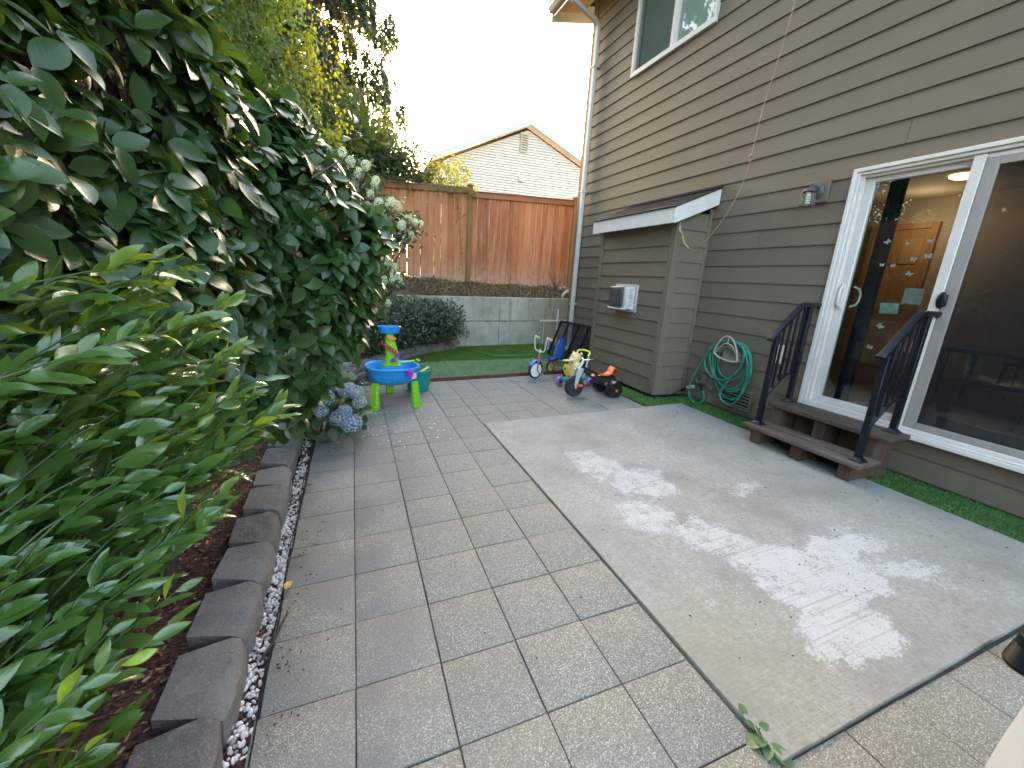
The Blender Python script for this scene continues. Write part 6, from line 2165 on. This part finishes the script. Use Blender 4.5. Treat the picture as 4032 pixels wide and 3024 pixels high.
M['petal_blue'] = mat_petal('blue_petal', [(0, (.24, .31, .36)), (.4, (.34, .40, .50)), (.75, (.44, .45, .58)), (1, (.38, .45, .38))])
M['petal_cream'] = mat_petal('cream_petal', [(0, (.58, .68, .36)), (.5, (.72, .79, .54)), (1, (.82, .85, .70))])
rs = np.random.default_rng(15)
hy = thing('blue_hydrangea', 'mophead hydrangea with faded blue lilac flowers at the patio edge', 'hydrangea', (-.2, 3.9, -.03))
HM = [head_mesh('flower_head', M['petal_blue'], 95, .20, s) for s in range(4)]
heads = [(-.208, 3.449, .43, .080), (.030, 3.461, .46, .066), (-.055, 3.418, .315, .060), (-.010, 3.38, .215, .082), (-.10, 3.43, .250, .078), (-.085, 3.52, .520, .082), (-.03, 3.50, .47, .078), (.060, 3.45, .375, .060), (-.44, 3.40, .23, .062), (-.235, 3.44, .315, .055), (-.17, 3.60, .60, .075), (-.06, 3.75, .66, .07), (-.30, 3.60, .45, .06)]
for i, (x, y, z, r_) in enumerate(heads):
    ident('flower_head', HM[i % 4], hy, Matrix.Translation(Vector((x, y, z)) - hy.location) @ Euler((rs.uniform(-.3, .5), rs.uniform(-.4, .4), rs.uniform(0, 6))).to_matrix().to_4x4() @ Matrix.Diagonal((r_, r_, r_, 1)))
m = MB()
for (x, y, z, r_) in heads:
    m.tube(smooth_path([(-.28 + .3 * (x + .2), 3.85, -.02), ((x - .25) / 2, (y + 3.85) / 2, z * .55), (x, y, z)], 4), .005, 6)
m.build('stems', M['browntwig'], hy)
p = np.array([[rs.uniform(-.55, .10), rs.uniform(3.50, 3.98), rs.uniform(.03, .55)] for _ in range(230)])
out = nrm(p - np.array([-.28, 3.85, .1]))
a = leaf_scatter(p, out, .085, .14, .62, rs, .35, (.1, .35)); a.append(rs.beta(2, 2, len(p)))
sel = split_near(a, a[3] * (p[:, 1] < 3.6), 60)
leaf_objects(a, sel, M['hyd_leaf'], OV5, hy, .62)
leaf_part('foliage', [x[~sel] for x in a], M['hyd_leaf'], OV5, hy)

wh = thing('white_hydrangea', 'tall panicle hydrangea with creamy white flower heads before the fence', 'hydrangea', (-.15, 6.0, .1))
WM = [head_mesh('flower_head', M['petal_cream'], 80, .24, 40 + s, (1, 1, 1.25)) for s in range(3)]
wheads = []
def proj5(u, v, y):
    d = (u * 1.82278 - 2016) / 1591.0 * np.array(CAM_R) + (1512 - v * 1.82278) / 1591.0 * np.array(CAM_U) + np.array(CAM_F)
    return np.array([0, 0, CAMZ]) + d * (y / d[1])
for (u, v, s) in ((775, 375, 1), (757, 350, .9), (790, 358, .9), (768, 395, .8), (808, 402, .8), (818, 438, .9), (838, 443, .9), (846, 436, .8), (826, 462, .9), (860, 445, .9), (884, 468, .7), (868, 487, .9), (897, 480, .7), (909, 482, .6), (888, 508, .7), (838, 568, .7), (852, 577, .8), (845, 600, .9), (828, 607, 1), (862, 602, .8), (850, 590, .8), (838, 655, .7), (812, 390, .8), (740, 330, .8), (800, 420, .8)):
    wheads.append((proj5(u, v, 5.45 + rs.uniform(-.1, .2)), s * .056))
for i, (pp_, r_) in enumerate(wheads):
    ident('flower_head', WM[i % 3], wh, Matrix.Translation(Vector(pp_) - wh.location) @ Euler((rs.uniform(-.7, .3), rs.uniform(-.2, .7), rs.uniform(0, 6))).to_matrix().to_4x4() @ Matrix.Diagonal((r_, r_, r_, 1)))
m = MB()
for (pp_, r_) in wheads:
    m.tube(smooth_path([(-.15 + rs.uniform(-.06, .06), 6.0, .08), ((pp_[0] - .15) * .45, 5.85, pp_[2] * .55), tuple(pp_)], 4), [.010, .009, .008, .008, .007, .006, .005, .005, .004], 6)
m.build('stems', M['browntwig'], wh)
p = np.concatenate([np.array(h[0]) - np.array([.10, -.12, .08]) + rs.normal(0, .10, (62, 3)) for h in wheads])
out = nrm(p - np.array([-.15, 6.0, .9]))
a = leaf_scatter(p, out, .06, .10, .5, rs, .2, (.1, .3)); a.append(rs.beta(2, 2, len(p)))
leaf_part('foliage', a, M['hyd_leaf'], OV3, wh)

# ------------------------------------------------------------------ vine over the fence
rs = np.random.default_rng(18)
vi = thing('fence_vine', 'sunlit climbing vine tangled over the top of the cedar fence', 'vine', (.9, 9.4, 1.4))
XV = [-2.6, -1.5, -.5, .3, .8, 1.25, 1.75, 2.2, 2.45, 2.62]
ZV = [5.6, 5.4, 5.0, 4.65, 4.35, 4.02, 3.80, 3.68, 3.62, 3.35]
pts = []
for i in range(9000):
    x = rs.uniform(-2.6, 2.6)
    if rs.random() > np.interp(x, [-2.6, 1.0, 1.6, 2.6], [1, 1, .55, .45]): continue
    zt = np.interp(x, XV, ZV) + .10 * math.sin(9 * x) + .06 * math.sin(23 * x)
    u = rs.random() ** .6
    z = 2.98 + (zt - 2.98) * u
    y = 9.15 + rs.uniform(-.35, .55) * (1 - .5 * u) + (.0 if x > 1 else .15)
    if z < 3.25 and y > 8.9 and rs.random() < .7: y = rs.uniform(8.78, 8.92)
    pts.append((x, y, z))
for i in range(420):   # ragged runners standing out of the top
    x0 = rs.uniform(-.2, 2.5); zt = np.interp(x0, XV, ZV)
    pts.append((x0 + rs.normal(0, .10), 9.1 + rs.normal(0, .2), zt + abs(rs.normal(0, .12))))
p = np.array(pts)
out = nrm(np.stack([rs.normal(0, .3, len(p)), -np.ones(len(p)) * .6, np.ones(len(p)) * .4], 1))
a = leaf_scatter(p, out, .055, .105, .85, rs, .45, (.0, .25)); a.append(rs.beta(2, 2, len(p)))
M['vine_lit'] = mat_leaf('sunlit_vine_leaf', (.06, .12, .012, 1), (.20, .26, .02, 1), (.14, .18, .03, 1), .5, .5, (.70, .62, .02, 1))  # brighter copy of the vine leaf; backlit glow put into its colour
lit_sel = (a[0][:, 0] > 1.45) | (rs.random(len(p)) < .10)
leaf_part('foliage', [q_[~lit_sel] for q_ in a], M['vine'], STAR, vi)
leaf_part('sunlit_leaves', [q_[lit_sel] for q_ in a], M['vine_lit'], STAR, vi)
# the thicket it grows out of, filling the depth behind the fence
pts = []
for (c, r_, n) in (((-1.6, 10.4, 3.6), (1.2, 1.1, 1.7), 3800), ((-.2, 10.5, 3.4), (1.1, 1.1, 1.35), 3600), ((.75, 10.2, 3.2), (.8, .9, 1.05), 2400), ((-2.6, 11.0, 4.2), (1.2, 1.2, 2.0), 2600), ((1.45, 10.0, 2.9), (.55, .6, .85), 900), ((.95, 9.65, 3.55), (.85, .45, .72), 2600), ((1.65, 9.6, 3.25), (.55, .4, .42), 800), ((.2, 9.8, 3.9), (.7, .5, .75), 1800)):
    p, v = ellipsoid_tips(c, r_, n, rs, .8, 1.5)
    pts.append(p)
p = np.concatenate(pts)
a = leaf_scatter(p, nrm(rs.normal(0, 1, (len(p), 3)) + np.array([0, -.5, .5])), .08, .14, .8, rs, .4, (.0, .25)); a.append(rs.beta(2, 3, len(p)))
leaf_part('thicket', a, M['hyd_leaf'], STAR, vi)
# strand hanging down by the post
q = []
for k in range(64):
    z = 3.15 - 1.62 * k / 64
    xx = 2.20 + .16 * (k / 64) + .06 * math.sin(k * .5)
    if rs.random() < (.9 if k < 34 else .45): q.append((xx + rs.normal(0, .05), 8.90 - .03 * rs.random(), z))
q = np.array(q)
a = leaf_scatter(q, np.tile([[0, -1., .2]], (len(q), 1)), .045, .08, .8, rs, .6); a.append(rs.beta(2, 2, len(q)))
leaf_part('hanging_strand', a, M['vine'], STAR, vi, stuff=False)
m = MB()
m.tube([(2.15, 8.95, 3.25), (2.22, 8.93, 2.8), (2.30, 8.93, 2.2), (2.36, 8.93, 1.5)], .004, 5)
for k in range(40):
    x = rs.uniform(-2.4, 2.3); zt = np.interp(x, XV, ZV)
    m.tube([(x + rs.normal(0, .2), 9.3, 1.4), (x + rs.normal(0, .15), 9.2, 2.8), (x, 9.2 + rs.normal(0, .1), zt - .1)], [.012, .008, .003], 5, caps=False)
m.build('stems', M['browntwig'], vi)

# ------------------------------------------------------------------ vine maple on the left terrace
rs = np.random.default_rng(22)
def leafy_tree(name, label, base, clumps, L0, L1, dens, mat, tm, ratio, trunk_r, rs, droop=.35, group=None, cat='tree'):
    T = thing(name, label, cat, base, group=group)
    Pall, Vall = [], []
    m = MB()
    b = Vector(base)
    for (c, r_) in clumps:
        n = int(dens * r_[0] * r_[1] * r_[2] * 30)
        p, v = ellipsoid_tips(c, r_, n, rs, .75)
        # drop leaves in random pockets so that gaps remain
        hole = np.sin(p[:, 0] * 5.1 + 1) * np.sin(p[:, 1] * 4.3) * np.sin(p[:, 2] * 5.7 + 2)
        k = hole < .28
        Pall.append(p[k]); Vall.append(v[k])
        c_ = Vector(c)
        m.tube(smooth_path([b.lerp(c_, .25) * 1.0 if False else Vector((b.x, b.y, b.z + (c_.z - b.z) * .25)), b.lerp(c_, .6) + Vector((0, 0, .15)), c_], 4), [trunk_r * .55 * (1 - i / 10) for i in range(9)], 6, caps=False)
        for j in range(7):
            e = c_ + Vector(nrm(rs.normal(0, 1, 3)) * np.array(r_) * .85)
            m.tube([c_, c_.lerp(e, .5) + Vector((0, 0, -.03)), e], [trunk_r * .16, trunk_r * .1, trunk_r * .04], 5, caps=False)
    m.build('branches', M['bark'], T)
    m = MB()
    zt = max(c[2] for c, _ in clumps)
    m.tube(smooth_path([(b.x, b.y, b.z - .1), (b.x + .05, b.y, b.z + (zt - b.z) * .4), (b.x - .04, b.y + .05, b.z + (zt - b.z) * .8)], 5), [trunk_r * (1 - .06 * i) for i in range(11)], 9)
    m.build('trunk', M['bark'], T)
    p = np.concatenate(Pall); v = np.concatenate(Vall)
    a = leaf_scatter(p, v, L0, L1, ratio, rs, droop); a.append(rs.beta(2, 2, len(p)))
    leaf_part('crown', a, mat, tm, T)
    return T


MAPLE = leafy_tree('vine_maple', 'light green maple with backlit yellow leaves above the camellia', (-1.7, 6.4, .12),
           [((-2.0, 6.3, 3.0), (.9, .8, .7)), ((-1.2, 6.5, 3.3), (.7, .7, .6)), ((-.75, 6.6, 3.9), (.55, .6, .7)), ((-1.6, 6.4, 4.4), (.9, .8, .7)), ((-.85, 6.7, 4.8), (.55, .6, .6)), ((-2.3, 6.2, 5.2), (1.0, .9, .8)), ((-1.2, 6.5, 5.6), (.7, .7, .6)), ((-.45, 6.7, 3.0), (.45, .5, .5)), ((-.3, 6.9, 2.3), (.45, .5, .5)), ((-1.4, 6.4, 2.2), (.9, .8, .6))],
           .05, .085, 300, M['maple'], STAR, .95, .07, rs)
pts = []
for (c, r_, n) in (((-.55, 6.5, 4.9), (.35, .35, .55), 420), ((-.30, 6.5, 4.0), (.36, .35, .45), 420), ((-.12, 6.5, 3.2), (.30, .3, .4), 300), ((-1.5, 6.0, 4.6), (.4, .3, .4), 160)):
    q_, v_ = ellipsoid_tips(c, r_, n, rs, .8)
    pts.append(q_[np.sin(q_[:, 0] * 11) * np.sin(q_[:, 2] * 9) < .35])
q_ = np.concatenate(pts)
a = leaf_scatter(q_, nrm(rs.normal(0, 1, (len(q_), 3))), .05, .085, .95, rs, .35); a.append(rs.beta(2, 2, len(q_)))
leaf_part('sunlit_leaves', a, M['vine_lit'], STAR, MAPLE)  # backlit yellow spots of the maple, carried by leaf colour
leafy_tree('leafy_shrub', 'mid green leafy shrub filling the gap between camellia and fence', (-.9, 5.0, .1),
           [((-.9, 5.0, 1.3), (.7, .7, .6)), ((-.6, 5.2, 2.0), (.55, .6, .55)), ((-1.3, 4.8, 2.1), (.7, .7, .6)), ((-.7, 5.0, .7), (.55, .6, .45))],
           .05, .09, 170, M['hyd_leaf'], OV3, .5, .04, rs, cat='shrub')


leafy_tree('sky_blocking_tree', 'dense green tree added out of view beyond the left fence, covering sky in the door glass', (-4.6, 6.6, 1.3),
           [((-4.6, 6.6, 4.0), (1.4, 1.4, 1.3)), ((-4.4, 5.4, 4.6), (1.2, 1.2, 1.3)), ((-4.8, 7.6, 5.2), (1.4, 1.3, 1.4)), ((-4.5, 6.5, 6.4), (1.3, 1.5, 1.2))],
           .09, .15, 40, M['hyd_leaf'], STAR, .9, .12, rs)  # unseen tree, added to cover bright sky mirrored in the door glass


# ------------------------------------------------------------------ drooping conifers
def conifer(name, label, base, H_, Rb, seed, nbr=62, z_low=.18, group=None):
    rs = np.random.default_rng(seed)
    T = thing(name, label, 'tree', base, group=group)
    m = MB(); b = Vector(base)
    m.tube([(b.x, b.y, b.z - .1), (b.x, b.y, b.z + H_ * .5), (b.x, b.y, b.z + H_)], [Rb * .09, Rb * .05, .02], 9); m.build('trunk', M['bark'], T)
    P, D, N, L = [], [], [], []
    m = MB()
    for i in range(nbr):
        u = z_low + (1 - z_low) * (i / nbr)
        z = b.z + H_ * u
        r_ = Rb * (1 - u) ** .75 * rs.uniform(.75, 1.1) + .15
        a = i * 2.4 + rs.normal(0, .2)
        ca_, sa_ = math.cos(a), math.sin(a)
        pth_ = []
        for k in range(9):
            w = k / 8
            pth_.append(np.array([b.x + ca_ * r_ * w, b.y + sa_ * r_ * w, z + .10 * r_ * w - .48 * r_ * w * w]))
        m.tube([Vector(p) for p in pth_], [.03 * (1 - .1 * k) for k in range(9)], 5, caps=False)
        for k in range(2, 9):
            nh = 7
            for h in range(nh):
                p0 = pth_[k] + rs.normal(0, .10, 3) * np.array([1, 1, .3])
                hl = rs.uniform(.35, .95) * (.5 + .5 * r_ / Rb)
                sw = np.array([ca_ * .25, sa_ * .25, 0]) * rs.uniform(-.2, 1)
                nn = int(hl / .045)
                for s in range(nn):
                    q = p0 + sw * (s / nn) * hl + np.array([0, 0, -hl * s / nn])
                    for tw_ in range(3):
                        P.append(q + rs.normal(0, .02, 3)); D.append(np.array([rs.normal(0, .55), rs.normal(0, .55), -.75])); N.append(rs.normal(0, 1, 3)); L.append(rs.uniform(.06, .13))
    m.build('branches', M['bark'], T)
    n = len(P); L = np.array(L)
    a = [np.array(P), np.array(D), np.array(N), L, L * .42, np.zeros(n), np.zeros(n), rs.beta(2, 2, n)]
    leaf_part('crown', a, M['fir'], QUAD, T)
    return T


c1 = conifer('conifer_tree', 'tall drooping conifer behind the fence against the white sky', (-1.15, 13.2, 1.4), 15, 3.9, 3, 120)
def copy_tree(o, parent=None):
    c_ = o.copy(); COL.objects.link(c_); c_.parent = parent
    for ch_ in list(o.children):
        copy_tree(ch_, c_)
    return c_
for (x, y, rz, s, lab) in ((-5.2, 12.0, 1.0, 1.05, 'tall conifer standing furthest left behind the maple'), (-6.5, 5.0, 2.2, .95, 'conifer beyond the left boundary fence, mirrored in the upper window'), (-7.0, 0.5, 4.0, .9, 'conifer left of the camera, mirrored in the sliding door')):
    c_ = copy_tree(c1); c_.location = (x, y, 1.35); c_.rotation_euler = (0, 0, rz); c_.scale = (s, s, s); c_['label'] = lab

# ------------------------------------------------------------------ ground cover on the bank
rs = np.random.default_rng(33)
n = 5200
x = rs.uniform(-.5, 5.0, n); y = rs.uniform(8.42, 8.95, n)
z = np.array([terrace_z(a_, b_) for a_, b_ in zip(x, y)]) + .01
p = np.stack([x, y, z + rs.uniform(0, .02, n)], 1)
a = leaf_scatter(p, np.tile([[0, -.3, 1.]], (n, 1)), .025, .06, .6, rs, -.1)
a.append(rs.random(n))
t = NT('litter_leaf')
t.surf(Base_Color=t.ramp(t.attr('lv'), [(0, (.07, .045, .025)), (.3, (.16, .10, .05)), (.55, (.26, .18, .09)), (.75, (.22, .22, .07)), (1, (.12, .17, .05))]), Roughness=.8)
M['litter'] = t.m
leaf_part('ground_cover', a, M['litter'], OV2, None)
o = bpy.data.objects['ground_cover']; tag(o, 'dry leaf litter and low creeping plants on the bank below the fence', 'ground cover', kind='stuff')
tw_ = thing('bank_twigs', 'small bare twiggy shrub on the bank at the right fence post', 'plant', (4.6, 8.8, 1.3))
m = MB()
for k in range(22):
    a_ = rs.uniform(0, 6.28)
    m.tube([(4.6, 8.8, 1.25), (4.6 + .12 * math.cos(a_), 8.78 + .06 * math.sin(a_), 1.45), (4.6 + .3 * math.cos(a_), 8.75 + .1 * math.sin(a_), 1.5 + .25 * rs.random())], [.005, .003, .0015], 5, caps=False)
m.build('twigs', M['browntwig'], tw_)
o = MB(); o.tube(smooth_path([(4.62, 8.50, 1.05), (4.63, 8.46, 1.15), (4.68, 8.45, 1.22), (4.76, 8.45, 1.26)], 4), .03, 10)
o = o.build('drain_pipe', M['white_vinyl']); tag(o, 'short white bent drain pipe sticking out of the bank by the house', 'pipe')
# ------------------------------------------------------------------ small litter and weeds
rs = np.random.default_rng(41)
n = 170
x = rs.normal(.28, .36, n); y = rs.normal(3.95, .42, n)
k = (x > -.25) & (x < 1.15) & (y > 3.3) & (y < 5.3)
x, y = x[k], y[k]; n = len(x)
p = np.stack([x, y, gz(x, y) + .005], 1)
d = np.stack([rs.normal(0, 1, n), rs.normal(0, 1, n), np.zeros(n)], 1)
L = rs.uniform(.008, .028, n)
t = NT('petal_white'); t.surf(Base_Color=(.66, .66, .58, 1), Roughness=.7)
o = leaf_part('fallen_petals', [p, d, np.tile([[0, 0, 1.]], (n, 1)), L, L * .7, np.full(n, -.1), np.full(n, .15), rs.random(n)], t.m, OV2, None)
tag(o, 'fallen whitish petals strewn on the pavers before the water table', 'petals', kind='stuff')
m = MB()
for i in range(190):
    r_ = rs.random()
    if r_ < .55: xx, yy = rs.uniform(1.3, 3.6), rs.uniform(.6, 3.55)
    elif r_ < .8: xx, yy = rs.uniform(2.6, 3.6), rs.uniform(1.0, 3.5)
    else: xx, yy = rs.uniform(-.25, 1.2), rs.uniform(.6, 3.6)
    s = rs.uniform(.002, .0055); a = rs.uniform(0, 6.28)
    m.box((xx, yy, gz(xx, yy) + .015 if xx > 1.25 else gz(xx, yy) + .003), (s * 2, s * .8, .003), (rs.uniform(-.3, .3), rs.uniform(-.3, .3), a))
for i in range(70):   # bark crumbs next to the gravel
    xx, yy = -.30 + abs(rs.normal(0, .06)), rs.uniform(.7, 2.4)
    s = rs.uniform(.0015, .005)
    m.box((xx, yy, gz(xx, yy) + .004), (s * 2.2, s * .9, .003), (0, 0, rs.uniform(0, 6.28)))
o = m.build('litter_specks', plain('dark_specks', (.055, .028, .018, 1), .9, var=.4), smooth=False)
tag(o, 'tiny dark bark crumbs and seed specks scattered on the paving', 'litter', kind='stuff')


def flat_leaf(name, label, cat, pos, dirv, L, ratio, col, curl=.1, tm=None, up=(0, 0, 1)):
    one = np.ones(1)
    me = leaf_mesh(name, np.array([pos]), np.array([dirv], float), np.array([up], float), one * L, one * L * ratio, one * curl, one * .3, one * .5, plain(name + '_col', col, .7, var=.3, nscale=60), tm or OV5)
    o_ = place(name, me); tag(o_, label, cat); return o_
flat_leaf('fallen_leaf', 'curled yellow dead leaf lying at the pebble strip', 'leaf', (-.315, 1.80, .002), (.25, .9, .25), .062, .55, (.42, .30, .10, 1), .25)
flat_leaf('dry_leaf', 'long thin brown dead leaf lying on the left pavers', 'leaf', (-.33, 2.02, .003), (1, .12, .02), .10, .16, (.07, .045, .03, 1), .02)
flat_leaf('brown_leaf', 'brown curled leaf at the pebbles further up the strip', 'leaf', (-.33, 2.78, .0), (.9, .3, .25), .07, .5, (.07, .04, .03, 1), .2)
m = MB(); m.tube(smooth_path([(-.36, 1.44, -.005), (-.32, 1.50, .02), (-.30, 1.56, .035), (-.285, 1.62, .03)], 4), [.006] * 13, 6)
o = m.build('bark_stick', M['bark']); tag(o, 'short dark bark stick leaning over the black edging', 'stick')

# weed at the near corner of the slab
we = thing('weed', 'broad-leaved green weed growing in the joint at the slab corner', 'weed', (1.20, .58, gz(1.2, .58)))
M['weed'] = mat_leaf('weed_leaf', (.05, .13, .035, 1), (.14, .28, .08, 1), (.12, .2, .08, 1), .5, .3, (.35, .5, .08, 1))
wl = [((1.195, .63), (-.9, .15, .25), .085, .72), ((1.20, .62), (-.25, -.9, .2), .095, .6), ((1.20, .62), (.15, -1, .12), .12, .55), ((1.195, .635), (-.6, -.4, .6), .06, .8), ((1.20, .66), (-.4, .5, .7), .05, .8), ((1.205, .70), (.3, .8, .5), .06, .6), ((1.21, .72), (.7, .5, .4), .05, .6), ((1.20, .64), (-.3, .2, .9), .055, .7), ((1.215, .66), (.6, -.2, .5), .05, .6), ((1.195, .61), (-.8, -.5, .35), .07, .6)]
P_ = np.array([(a, b - .045, gz(a, b) + .008) for (a, b), _, _, _ in wl]); D_ = np.array([w[1] for w in wl], float) * np.array([1, 1, .6]); L_ = np.array([w[2] for w in wl]) * .8; R_ = np.array([w[3] for w in wl])
args = [P_, D_, np.tile([[0, 0, 1.]], (len(wl), 1)) + rs.normal(0, .15, (len(wl), 3)), L_, L_ * R_, rs.uniform(.1, .35, len(wl)), np.full(len(wl), .25), rs.uniform(.3, .9, len(wl))]
leaf_objects(args, np.ones(len(wl), bool), M['weed'], OV5, we, .65)
m = MB()
for k in range(6): m.tube([(1.20, .595, gz(1.2, .64) - .01), (1.20 + rs.normal(0, .02), .61 + rs.normal(0, .03), gz(1.2, .65) + .02)], .0015, 5)
m.build('stem', M['twig'], we)
# moss lines in the joints round the slab
p = []
for i in range(1500):
    if rs.random() < .5: p.append((1.208 + rs.normal(0, .004) + (rs.random() < .3) * .0, rs.uniform(.55, 3.6)))
    else: p.append((rs.uniform(1.25, 3.2), 3.66 + rs.normal(0, .004)))
p = np.array([(a, b, gz(a, b) - .004) for a, b in p])
ln = rs.uniform(.004, .010, len(p))
o = leaf_part('joint_moss', [p, np.stack([rs.normal(0, .6, len(p)), rs.normal(0, .6, len(p)), np.ones(len(p))], 1), rs.normal(0, 1, (len(p), 3)), ln, ln * .5, np.zeros(len(p)), np.zeros(len(p)), rs.random(len(p)) * .5], M['weed'], OV2, None)
tag(o, 'thin line of moss in the joints around the concrete slab', 'moss', kind='stuff')
